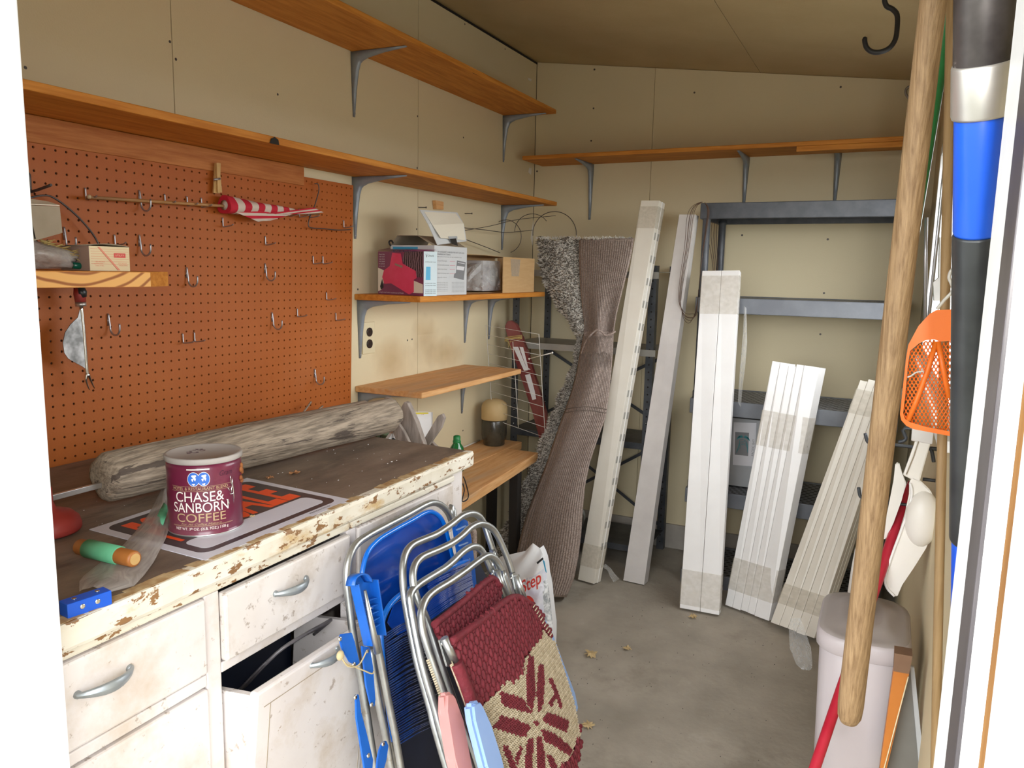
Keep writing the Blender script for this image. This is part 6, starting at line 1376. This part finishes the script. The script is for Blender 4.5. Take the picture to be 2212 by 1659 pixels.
# ================================================================ FOLDED CHAIRS
def planef(x0, z0, a_deg, yw=0):
    a = math.radians(a_deg); yv = math.radians(yw)
    u = V((math.sin(yv), math.cos(yv), 0)); v = V((-math.sin(a)*math.cos(yv), math.sin(a)*math.sin(yv), math.cos(a))); n = u.cross(v)
    if n.x < 0: n = -n
    p0 = V((x0, 1.3, z0))
    return p0, u, v, n
def on_pl(pl, px, py, d=0.0):
    p0, u, v, n = pl; return onp(px, py, p0+n*d, n)
def uv(pl, p): q = p-pl[0]; return q.dot(pl[1]), q.dot(pl[2])
def fromuv(pl, u_, v_, d=0.0): return pl[0]+pl[1]*u_+pl[2]*v_+pl[3]*d
def floor_v(pl, d=0): # v where z=0
    p0, u, v, n = pl; return -(p0.z+n.z*d)/v.z
# ---- blue chair
PLB = planef(.800, .80, 9.5)
bc = thing('folding_chair', 'folded lawn chair with aluminium frame and blue plastic arms and vinyl straps', 'folding chair', fromuv(PLB, .07, floor_v(PLB)))
def P_(px, py, d=0): return on_pl(PLB, px, py, d)
def Ltube(name, pts, r, m, par, k=5): bm = B(); tube(bm, smooth_path(pts, k), r, 10); return obj(name, bm, m, par)
def tofloor(pl, p, d, lift=.011):
    u_, v_ = uv(pl, p); return fromuv(pl, u_, floor_v(pl, d)+lift, d)
lf = tofloor(PLB, P_(803, 1628), 0); e_ = P_(985, 1145); rf = tofloor(PLB, e_+PLB[1]*.012, 0)
Ltube('back_frame', [lf, P_(791, 1532), P_(767, 1398), P_(755, 1309), P_(749, 1250), P_(753, 1210), P_(768, 1178), P_(792, 1159), P_(830, 1138), P_(880, 1112), P_(918, 1091), P_(938, 1086), P_(955, 1093), P_(968, 1108), P_(977, 1130), e_, rf], .0078, 'alu', bc)
# vinyl back panel
def panel(pl, pxs, d, name, m, par, nu=16, nv=12, sag=.012, th=.003):
    (tl, tr, br, bl_) = [on_pl(pl, *c, d) for c in pxs]; rows = []
    for j in range(nv+1):
        s = j/nv; rows.append([(tl*(1-t)+tr*t)*(1-s)+(bl_*(1-t)+br*t)*s-pl[3]*sag*math.sin(math.pi*t)*math.sin(math.pi*s) for t in [i/nu for i in range(nu+1)]])
    bm = B(); grid(bm, rows); thick(bm, th); return obj(name, bm, m, par)
rim1 = [P_(*c, .012) for c in ((795, 1330), (783, 1260), (784, 1228), (795, 1192), (818, 1166), (850, 1146), (890, 1124), (918, 1108), (934, 1106), (950, 1116), (960, 1135), (968, 1165), (985, 1240))]
Ltube('back_rim', rim1, .0052, 'blue_tube', bc)
def fillpoly(name, pts, m, par, nrm, th=.003):
    bm = B(); vs = [bm.verts.new(p) for p in pts]; f = bm.faces.new(vs); bmesh.ops.triangulate(bm, faces=[f]); 
    r_ = bmesh.ops.extrude_face_region(bm, geom=bm.faces[:]); bmesh.ops.translate(bm, vec=nrm*th, verts=[g for g in r_['geom'] if isinstance(g, bmesh.types.BMVert)]); return obj(name, bm, m, par)
fillpoly('back_vinyl', [p-PLB[3]*.004 for p in smooth_path(rim1, 3)]+[P_(1000, 1300, .008), P_(825, 1345, .008)], 'blue_vinyl', bc, PLB[3])
# seat part folded in front, lower, with many thin straps
rim2 = [P_(*c, .055) for c in ((850, 1600), (835, 1500), (826, 1420), (823, 1360), (832, 1325), (850, 1298), (880, 1275), (930, 1250), (985, 1220), (1012, 1212))]
Ltube('seat_rim', rim2, .0058, 'blue_tube', bc)
fillpoly('seat_liner', [P_(*c, .030) for c in ((835, 1600), (826, 1420), (830, 1335), (850, 1302), (900, 1270), (1030, 1205), (1075, 1300), (1020, 1659), (870, 1720))], 'blue_dark', bc, PLB[3], .002)
for i in range(46):
    t = i/45; a = P_(829+t*26, 1372+t*240, .056); b_ = P_(905+t*45+R.uniform(-4, 4), 1345+t*235-18+R.uniform(-3, 3), .050); m2 = (a+b_)/2-PLB[3]*.006
    bm = B(); tube(bm, [a, m2, b_], .0016, 5); obj('strap', bm, 'blue_strand', bc)
for i in range(26):
    t = i/25; a = P_(925+R.uniform(-3, 3), 1340-t*90, .058); b_ = P_(1022+t*-8, 1275-t*62+R.uniform(-2, 2), .060)
    bm = B(); tube(bm, [a, (a+b_)/2-PLB[3]*.004, b_], .0024, 5); obj('strap', bm, 'blue_vinyl', bc)
fillpoly('seat_vinyl', [P_(*c, .045) for c in ((836, 1345), (850, 1305), (900, 1272), (1005, 1218), (1018, 1275), (935, 1335), (855, 1372))], 'blue_vinyl', bc, PLB[3])
# other frame tubes
for (pp, d) in ((((800, 1400), (812, 1480), (822, 1540), (845, 1659)), .05), (((783, 1330), (797, 1420), (823, 1540), (850, 1640)), .035), (((800, 1270), (808, 1350), (838, 1510), (866, 1659)), .07)):
    q = [on_pl(PLB, *c, d) for c in pp]; q.append(tofloor(PLB, q[-1]+(q[-1]-q[-2])*.8, d)); Ltube('leg_tube', q, .0072, 'alu', bc, 3)
q = [P_(1000, 1180, .02), P_(1022, 1290, .02)]; q.append(tofloor(PLB, q[-1]+(q[-1]-q[-2])*.9, .02)); Ltube('leg_tube', q, .0072, 'alu', bc, 3)
# arms and links in blue plastic
def plate(name, pxs, d, th, m, par, pl=PLB, bev=.0025):
    bm = B(); prism(bm, [on_pl(pl, *c, d) for c in pxs], pl[3]*th); bmesh.ops.bevel(bm, geom=bm.edges[:], offset=bev, segments=2, affect='EDGES'); return obj(name, bm, m, par)
def rivet(px, py, d, par, pl=PLB, r=.0045):
    bm = B(); lathe(bm, on_pl(pl, px, py, d), pl[3], [(0, r), (.0015, r*.95), (.003, r*.5)], 12); return obj('rivet', bm, 'chrome', par)
# near arm: channel shape with open front showing ribs
ar = plate('armrest', ((755, 1262), (762, 1246), (778, 1237), (788, 1240), (798, 1256), (806, 1300), (814, 1370), (800, 1395), (785, 1395), (768, 1320)), .075, .004, 'blue', bc)
for (a, b_, t_) in (((755, 1262), (785, 1395), 0), ((797, 1252), (815, 1372), 0)):
    bm = B(); p, q2 = on_pl(PLB, *a, .078), on_pl(PLB, *b_, .078); obox(bm, p, q2-p, PLB[1]*.003, PLB[3]*.020, bev=.0008); obj('arm_wall', bm, 'blue', ar)
bm = B(); pts = [on_pl(PLB, *c, .088) for c in ((756, 1266), (760, 1248), (772, 1239), (786, 1240), (797, 1255))]
rows = [[p-PLB[3]*.010 for p in smooth_path(pts, 4)], [p+PLB[3]*.010 for p in smooth_path(pts, 4)]]; grid(bm, rows); thick(bm, .003); obj('arm_nose', bm, 'blue', ar)
for k in range(5):
    t = .3+.14*k; a = on_pl(PLB, 766+26*t, 1268+110*t, .080); b_ = on_pl(PLB, 801+12*t, 1262+100*t, .080); bm = B(); obox(bm, a, b_-a, PLB[2]*.002, PLB[3]*.012); obj('arm_rib', bm, 'blue', ar)
bm = B(); tube(bm, [on_pl(PLB, 788, 1275, .10), on_pl(PLB, 806, 1365, .10), on_pl(PLB, 816, 1410, .10)], [.003, .006, .007], 8); obj('arm_tube', bm, 'alu', bc)
rivet(773, 1294, .079, ar); rivet(802, 1313, .079, ar)
# far arm
far = plate('armrest', ((975, 1140), (990, 1121), (1000, 1124), (1008, 1160), (1014, 1215), (1022, 1290), (1020, 1350), (1008, 1350), (1000, 1260), (985, 1190)), .032, .014, 'blue', bc)
for k in range(8):
    a = on_pl(PLB, 985+3*k, 1146+17*k, .047); b_ = on_pl(PLB, 1004+2.2*k, 1137+18*k, .047); bm = B(); obox(bm, a, b_-a, PLB[2]*.003, PLB[3]*.004); obj('arm_rib', bm, 'pale_blue', far)
# links with rivets
for pxs, rv_ in ((((730, 1378), (733, 1370), (757, 1366), (762, 1385), (774, 1432), (768, 1438), (752, 1430), (735, 1400)), ((734, 1380), (764, 1435))),
                 (((778, 1395), (796, 1398), (802, 1440), (808, 1510), (806, 1525), (798, 1526), (788, 1480)), ((793, 1406), (802, 1522))),
                 (((765, 1503), (772, 1499), (776, 1540), (790, 1590), (803, 1640), (798, 1700), (790, 1700), (778, 1620), (767, 1550)), ((767, 1506), (795, 1632))),
                 (((812, 1640), (816, 1620), (824, 1602), (832, 1600), (836, 1610), (832, 1640), (818, 1690), (808, 1690)), ((827, 1607),))):
    lk = plate('hinge_link', pxs, .082, .004, 'blue', bc, bev=.001)
    for r_ in rv_: rivet(*r_, .086, lk)
# string tied round
bm = B(); tube(bm, smooth_path([on_pl(PLB, *c, .092) for c in ((735, 1415), (745, 1432), (765, 1440), (785, 1448), (803, 1455), (808, 1450))], 4), .0014, 5); tube(bm, smooth_path([on_pl(PLB, *c, .093) for c in ((792, 1406), (780, 1430), (768, 1440), (750, 1438), (738, 1420))], 4), .0014, 5); blob(bm, on_pl(PLB, 735, 1416, .09), (.006, .008, .009), sub=2)
obj('tied_string', bm, 'string', bc)
# ---- two maroon macrame chairs
def macchair(pl, label, outer, inner, hinge, near):
    c = thing('folding_chair', label, 'folding chair', fromuv(pl, .1, floor_v(pl)), 'maroon macrame folding chairs')
    r = .0078
    for nm, pts, d in (('back_frame', outer, 0), ('leg_frame', inner, .024)):
        q = [on_pl(pl, *p, d) for p in pts]; a_ = tofloor(pl, q[0]+(q[0]-q[1])*.5, d); z_ = tofloor(pl, q[-1]+(q[-1]-q[-2])*.6, d)
        Ltube(nm, [a_]+q+[z_], r, 'alu', c)
    px, py = hinge
    h = plate('hinge_bracket', ((px-7, py-7), (px+3, py-9), (px+10, py+26), (px, py+28)), .030, .006, 'alu', c, pl=pl, bev=.002)
    rivet(px-5, py+2, .042, h, pl=pl, r=.0035); rivet(px+4, py+5, .042, h, pl=pl, r=.0035)
    bm = B(); tube(bm, [on_pl(pl, px+6, py-4, .050), on_pl(pl, px+24, py+50, .050)], .0075, 10); obj('seat_tube', bm, 'alu', c)
    return c
PL2 = planef(.875, .815, 20.5); PL1 = planef(.905, .80, 21.0)
c2 = macchair(PL2, 'rear one of the two maroon macrame folding chairs, pink plastic arm',
    [(955, 1625), (930, 1532), (903, 1436), (884, 1345), (874, 1290), (870, 1249), (871, 1215), (878, 1192), (891, 1177), (912, 1167), (939, 1156), (960, 1143), (978, 1130), (998, 1115), (1018, 1109), (1034, 1115), (1046, 1132), (1057, 1165), (1070, 1205), (1080, 1245)],
    [(968, 1630), (940, 1532), (912, 1436), (893, 1345), (887, 1310), (886, 1285), (903, 1264), (939, 1241), (960, 1228), (978, 1213), (1000, 1192), (1020, 1181), (1036, 1185), (1048, 1202), (1061, 1232), (1075, 1270)], (1068, 1238), False)
c1 = macchair(PL1, 'front maroon macrame folding chair with beige star pattern and pale blue arm',
    [(1030, 1648), (987, 1532), (953, 1436), (924, 1345), (900, 1290), (892, 1249), (896, 1222), (908, 1206), (925, 1197), (949, 1187), (975, 1174), (998, 1157), (1015, 1141), (1033, 1132), (1050, 1134), (1066, 1145), (1080, 1168), (1098, 1211), (1110, 1250), (1122, 1290)],
    [(1012, 1640), (972, 1532), (937, 1436), (915, 1370), (910, 1330), (915, 1306), (924, 1290), (940, 1276), (968, 1259), (990, 1244), (1008, 1231), (1030, 1214), (1052, 1201), (1068, 1206), (1082, 1226), (1092, 1254), (1102, 1290)], (1109, 1247), True)
def W1(px, py, d=.075): return on_pl(PL1, px, py, d)
# arms
def arm(pl, pxs, d, m, par, th=.022):
    return plate('armrest', pxs, d, th, m, par, pl=pl, bev=.006)
arm(PL1, ((942, 1500), (948, 1495), (960, 1498), (966, 1506), (980, 1560), (1000, 1670), (1010, 1740), (985, 1740), (962, 1640), (946, 1540)), .052, 'pink', c2)
arm(PL1, ((998, 1525), (1005, 1516), (1018, 1514), (1025, 1525), (1040, 1570), (1062, 1640), (1085, 1720), (1060, 1740), (1028, 1660), (1002, 1560)), .085, 'pale_blue', c1)
arm(PL1, ((1150, 1336), (1166, 1337), (1180, 1372), (1205, 1440), (1228, 1500), (1237, 1530), (1234, 1545), (1226, 1540), (1200, 1470), (1172, 1400)), .02, 'pale_blue', c1, .018)
# left seat tube and gusset by the webbing
bm = B(); tube(bm, [W1(959, 1378, .07), W1(984, 1432, .07)], .0078, 10); obj('seat_tube', bm, 'alu', c1)
plate('hinge_bracket', ((945, 1383), (965, 1374), (972, 1400), (970, 1440), (962, 1440)), .055, .004, 'alu', c1, pl=PL1, bev=.001)
rivet(955, 1390, .06, c1, pl=PL1)
# webbing: patterned panel made of small knots
outline = [(975, 1385), (1110, 1289), (1150, 1308), (1172, 1335), (1188, 1370), (1215, 1450), (1240, 1525), (1255, 1590), (1255, 1612), (1246, 1659), (1235, 1760), (1110, 1760), (1064, 1659), (1040, 1590), (1022, 1545), (1000, 1470)]
O1 = [W1(*p) for p in outline]
ouv = [uv(PL1, p) for p in O1]
beige = [(1200, 1388), (1218, 1445), (1240, 1515), (1254, 1590), (1244, 1600), (1238, 1620), (1228, 1640), (1205, 1659), (1220, 1770), (1110, 1770), (1062, 1659), (1022, 1545), (1030, 1538), (1072, 1498), (1082, 1484), (1096, 1470), (1110, 1470), (1125, 1455), (1128, 1430), (1142, 1413), (1150, 1400), (1166, 1380), (1172, 1360), (1186, 1376)]
mar = [[(1077, 1494), (1100, 1500), (1125, 1508), (1148, 1540), (1130, 1536), (1085, 1524)], [(1064, 1571), (1082, 1546), (1110, 1554), (1145, 1568), (1133, 1592), (1100, 1582)], [(1141, 1416), (1150, 1420), (1153, 1460), (1154, 1500), (1148, 1538), (1138, 1520), (1136, 1460)],
       [(1162, 1440), (1172, 1432), (1174, 1470), (1172, 1520), (1162, 1542), (1158, 1500)], [(1184, 1468), (1190, 1464), (1205, 1498), (1213, 1528), (1208, 1530), (1198, 1500)], [(1184, 1520), (1190, 1526), (1200, 1505), (1196, 1500)], [(1180, 1540), (1200, 1545), (1228, 1558), (1222, 1582), (1190, 1568), (1168, 1554)],
       [(1168, 1574), (1200, 1588), (1222, 1606), (1236, 1622), (1228, 1632), (1195, 1610), (1175, 1600)], [(1246, 1600), (1256, 1602), (1252, 1640), (1238, 1659), (1232, 1659), (1240, 1625)], [(1085, 1612), (1095, 1612), (1112, 1650), (1122, 1690), (1110, 1690), (1098, 1650)], [(1112, 1640), (1122, 1612), (1128, 1616), (1116, 1650)], [(1138, 1600), (1150, 1592), (1148, 1659), (1140, 1700), (1132, 1700), (1134, 1640)], [(1158, 1592), (1168, 1590), (1176, 1640), (1176, 1700), (1162, 1700), (1158, 1640)], [(1180, 1632), (1188, 1630), (1200, 1650), (1204, 1700), (1196, 1700), (1190, 1660)], [(1152, 1560), (1158, 1555), (1163, 1562), (1156, 1568)]]
def proj(p):
    q = p-CAM; return (CX+F*q.dot(RT)/q.dot(fwd), CY+F*q.dot(DN)/q.dot(fwd))
bmm = B(); bmb = B(); bk = B()
umin = min(a for a, b_ in ouv); umax = max(a for a, b_ in ouv); vmin = min(b_ for a, b_ in ouv); vmax = max(b_ for a, b_ in ouv)
def knot(bm, c, u, v, n, hu, hv, h):
    p = [c-u*hu*.95-v*hv*.7, c-u*hu*.4-v*hv, c+u*hu*.6-v*hv*.9, c+u*hu+v*hv*.3, c+u*hu*.4+v*hv, c-u*hu*.6+v*hv*.9]
    b0 = [bm.verts.new(x-n*h*.6) for x in p]; m0 = [bm.verts.new(c+(x-c)*.72+n*h) for x in p]; t0 = bm.verts.new(c+n*h*1.25)
    for i in range(6):
        f = bm.faces.new((b0[i], b0[(i+1) % 6], m0[(i+1) % 6], m0[i])); f.smooth = True; f = bm.faces.new((m0[i], m0[(i+1) % 6], t0)); f.smooth = True
p0_, u_, v_, n_ = PL1
def sag(uu, vv): return .075+.010*math.sin((uu-umin)/(umax-umin)*math.pi)
# big maroon ribs (brick pattern)
du, dv2 = .020, .0125
j = 0; vv = vmin
while vv < vmax+.02:
    uu = umin+(du*.5 if j % 2 else 0)
    while uu < umax+.02:
        c = p0_+u_*uu+v_*vv+n_*sag(uu, vv); pp = proj(c)
        if inside(pp, outline) and not inside(pp, beige):
            knot(bmm, c, u_, v_, n_, du*.27, dv2*.9, .0042)
            knot(bmm, c+u_*du*.5, u_, v_, n_, du*.22, dv2*.44, .003)
        uu += du
    vv += dv2; j += 1
# small beige and maroon knots
ds = .0056; j = 0; vv = vmin
while vv < vmax+.02:
    uu = umin+(ds*.5 if j % 2 else 0)
    while uu < umax+.02:
        c = p0_+u_*uu+v_*vv+n_*(sag(uu, vv)+.001); pp = proj(c)
        if inside(pp, beige) and pp[1] < 1700:
            mm = any(inside(pp, q) for q in mar); sl_ = (u_*(.8 if j % 2 else -.8)+v_).normalized(); sl2 = n_.cross(sl_)
            if mm: knot(bmm, c+n_*.001, sl2, sl_, n_, ds*.42, ds*.62, .0024)
            else: knot(bmb, c, sl2, sl_, n_, ds*.30, ds*.58, .0020)
        uu += ds
    vv += ds*.8; j += 1
o = obj('maroon_knots', bmm, 'maroon', c1); o['kind'] = 'stuff'
o = obj('beige_knots', bmb, 'beige_cord', c1); o['kind'] = 'stuff'
bm = B(); vs = [bm.verts.new(p+n_*-.002) for p in O1]; f = bm.faces.new(vs); bmesh.ops.triangulate(bm, faces=[f]); obj('web_backing', bm, mat('dark_maroon_backing', (.10, .008, .015), rough=.9), c1, fix=False)
# rolled edges of the web and side wrap over the tube
bm = B(); tube(bm, smooth_path([W1(975, 1386, .078), W1(1040, 1340, .082), W1(1108, 1290, .08), W1(1150, 1308, .076)], 5), .0075, 8); obj('top_roll', bm, 'maroon', c1)
bm = B(); tube(bm, smooth_path([W1(1150, 1308, .076), W1(1172, 1345, .076), W1(1190, 1375, .074)], 5), .0065, 8); obj('side_roll', bm, 'maroon', c1)
for k in range(10):
    t = k/9; p = W1(1152+36*t, 1312+62*t, .086); bm = B(); tube(bm, [p, p+u_*.012+v_*.002], .0014, 5); obj('stitch', bm, 'beige_cord', c1)
pts = [W1(985, 1432, .075), W1(1000, 1470, .075), W1(1018, 1520, .075), W1(1030, 1550, .075)]
bm = B(); tube(bm, smooth_path(pts, 5), .013, 10); obj('wrapped_side', bm, 'maroon', c1)
bm = B()
for i in range(46):
    t = i/45; p = W1(978+t*45, 1432+t*120, .070)-u_*.010; tube(bm, [p, p+u_*.004+n_*.004, p+u_*.008+v_*.004], .0017, 4)
    p2 = on_pl(PL1, 1025+t*40, 1560+t*110, .07); tube(bm, [p2-u_*.008, p2+n_*.004, p2+u_*.004+v_*.004], .0017, 4)
    p3 = on_pl(PL2, 925+t*80, 1425+t*225, .045); tube(bm, [p3-u_*.006, p3+n_*.004, p3+u_*.006+v_*.004], .0022, 4)
obj('cord_edging', bm, 'beige_cord', c1)['kind'] = 'stuff'
# rear chair webbing: top strip visible behind the front chair
out2 = [(935, 1352), (1062, 1248), (1080, 1268), (1085, 1300), (1010, 1420), (985, 1440), (955, 1390), (942, 1372)]
p0b, ub, vb, nb = PL2; q2 = [on_pl(PL2, *c, .055) for c in out2]; uvb = [uv(PL2, p) for p in q2]
bm2 = B(); j = 0; vv = min(b_ for a, b_ in uvb)
while vv < max(b_ for a, b_ in uvb):
    uu = min(a for a, b_ in uvb)+(du*.5 if j % 2 else 0)
    while uu < max(a for a, b_ in uvb):
        c = p0b+ub*uu+vb*vv+nb*.055
        if inside(proj(c), out2): knot(bm2, c, ub, vb, nb, du*.27, dv2*.9, .0045); knot(bm2, c+ub*du*.5, ub, vb, nb, du*.22, dv2*.44, .003)
        uu += du
    vv += dv2; j += 1
obj('maroon_knots', bm2, 'maroon', c2)['kind'] = 'stuff'
bm = B(); vs = [bm.verts.new(p-nb*.002) for p in q2]; f = bm.faces.new(vs); bmesh.ops.triangulate(bm, faces=[f]); obj('web_backing', bm, 'maroon', c2, fix=False)
bm = B(); tube(bm, smooth_path([on_pl(PL2, *c, .057) for c in ((937, 1350), (1000, 1300), (1060, 1250), (1078, 1266))], 5), .007, 8); obj('top_roll', bm, 'maroon', c2)
# ================================================================ ICE MELT BAG
BY = 2.17
ib = thing('ice_melt_bag', 'crumpled white plastic product bag with red Step lettering behind the chairs', 'bag', ony(1140, 1500, BY))
Lb = [(1080, 1205), (1082, 1230), (1085, 1260), (1070, 1300), (1065, 1350), (1062, 1420), (1062, 1500)]
rowsb = [((1079, 1203), (1135, 1190), (1151, 1173), (1166, 1184)), ((1078, 1222), (1120, 1210), (1150, 1200), (1173, 1198)), ((1070, 1250), (1110, 1245), (1150, 1235), (1178, 1215)), ((1060, 1280), (1105, 1275), (1150, 1262), (1180, 1240)), ((1050, 1310), (1100, 1300), (1150, 1290), (1186, 1275)), ((1050, 1340), (1100, 1335), (1150, 1330), (1190, 1310)), ((1050, 1380), (1100, 1375), (1150, 1370), (1194, 1350)), ((1050, 1420), (1100, 1420), (1150, 1410), (1194, 1400)), ((1050, 1470), (1100, 1470), (1150, 1465), (1192, 1450)), ((1052, 1520), (1100, 1520), (1150, 1515), (1186, 1500))]
def bagpt(s, t, bul=1.0):
    n = len(rowsb)-1; f = s*n; a = min(n-1, int(f)); k = f-a
    def at(r_, t_):
        g = t_*3; i = min(2, int(g)); h = g-i; return (r_[i][0]*(1-h)+r_[i+1][0]*h, r_[i][1]*(1-h)+r_[i+1][1]*h)
    p, q = at(rowsb[a], t), at(rowsb[a+1], t); return ony(p[0]*(1-k)+q[0]*k, p[1]*(1-k)+q[1]*k, BY-.055*bul*math.sin(math.pi*t)**.7*min(1, s*2.2)-.005*math.sin(s*23+t*11))
bm = B(); rows = [[bagpt(j_/30, i/24) for i in range(25)] for j_ in range(31)]
zmin = min(v.z for v in rows[-1])
for r_ in rows:
    for v in r_: v.z = max(v.z, .002)
vs = grid(bm, rows)
k = 0
for f in bm.faces:
    c = f.calc_center_median(); px, py = proj(c)
    f.material_index = 0 if py < 1262-(px-1120)*.55+ (0) else (2 if px > 1168+(py-1240)*.0 and py > 1250 and px > 1176-(py-1250)*.05 else 1)
back = [[V((v.x, BY+.03, v.z)) for v in r_] for r_ in rows[8:]]
grid(bm, back)
obj('bag_body', bm, ['bag_white', 'bag_blue', 'bag_ice'], ib, fix=False)
bm = B(); rb_ = [[bagpt(.0+.999*min(1, max(0, s)), 1)+V((0, .03*k2, 0)) for k2 in (0, 1)] for s in [i/12 for i in range(13)]]; grid(bm, rb_); obj('side_gusset', bm, 'bag_white', ib, fix=False)
def bt(X, Y):   # letters follow the bag surface
    px, py = 1127+X*.88+Y*-.05, 1283-X*.52-Y
    return ony(px, py, BY-.088+.022*max(0, (px-1150)/40))
text('lettering', 'Step', 'white', ib, None, (1, 0, 0), (0, 1, 0), 29, 51, wrap=lambda X, Y: bt(X-.8, Y)+V((0, .002, 0)), bold=.04)
text('lettering', 'Step', 'red_print', ib, None, (1, 0, 0), (0, 1, 0), 27, 48, wrap=bt, bold=.012)
bm = B(); c = ony(1142, 1301, BY-.080); vs = [bm.verts.new(c+V((.020*math.cos(a*.35), 0, .0215*math.sin(a*.35)))) for a in range(18)]; bm.faces.new(vs); obj('round_emblem', bm, 'red_print', ib, fix=False)
text('lettering', '8', 'white', ib, c+V((-.006, -.001, -.004)), (1, 0, 0), (0, 0, 1), .008, .010); 
bm = B(); prism(bm, [ony(*c2_, BY-.045) for c2_ in ((1159, 1215), (1172, 1204), (1174, 1208), (1161, 1219))], (0, .001, 0)); obj('black_bar', bm, 'black_print', ib)
bm = B(); prism(bm, [ony(*c2_, BY-.030) for c2_ in ((1172, 1209), (1176, 1212), (1181, 1238), (1178, 1234))], (0, .001, 0)); obj('blue_bar', bm, 'sky_print', ib)
# tan paper scraps seen between the chair frames
for (pxs, l_, y_) in ((((1003, 1128), (1014, 1135), (1024, 1152), (1022, 1250), (1025, 1690), (1005, 1690), (998, 1300), (1000, 1145)), 'pale tan pointed wood end behind the far blue armrest, upper', 1.80), (((1018, 1235), (1030, 1242), (1040, 1262), (1044, 1690), (1010, 1690), (1010, 1260)), 'pale tan rounded piece behind the far blue armrest, lower', 1.84)):
    bm = B(); prism(bm, [ony(*c, y_) for c in pxs], (0, .02, 0)); bmesh.ops.bevel(bm, geom=bm.edges[:], offset=.003, segments=1, affect='EDGES'); o = obj('tan_piece', bm, 'backing'); tag(o, l_, 'scrap')
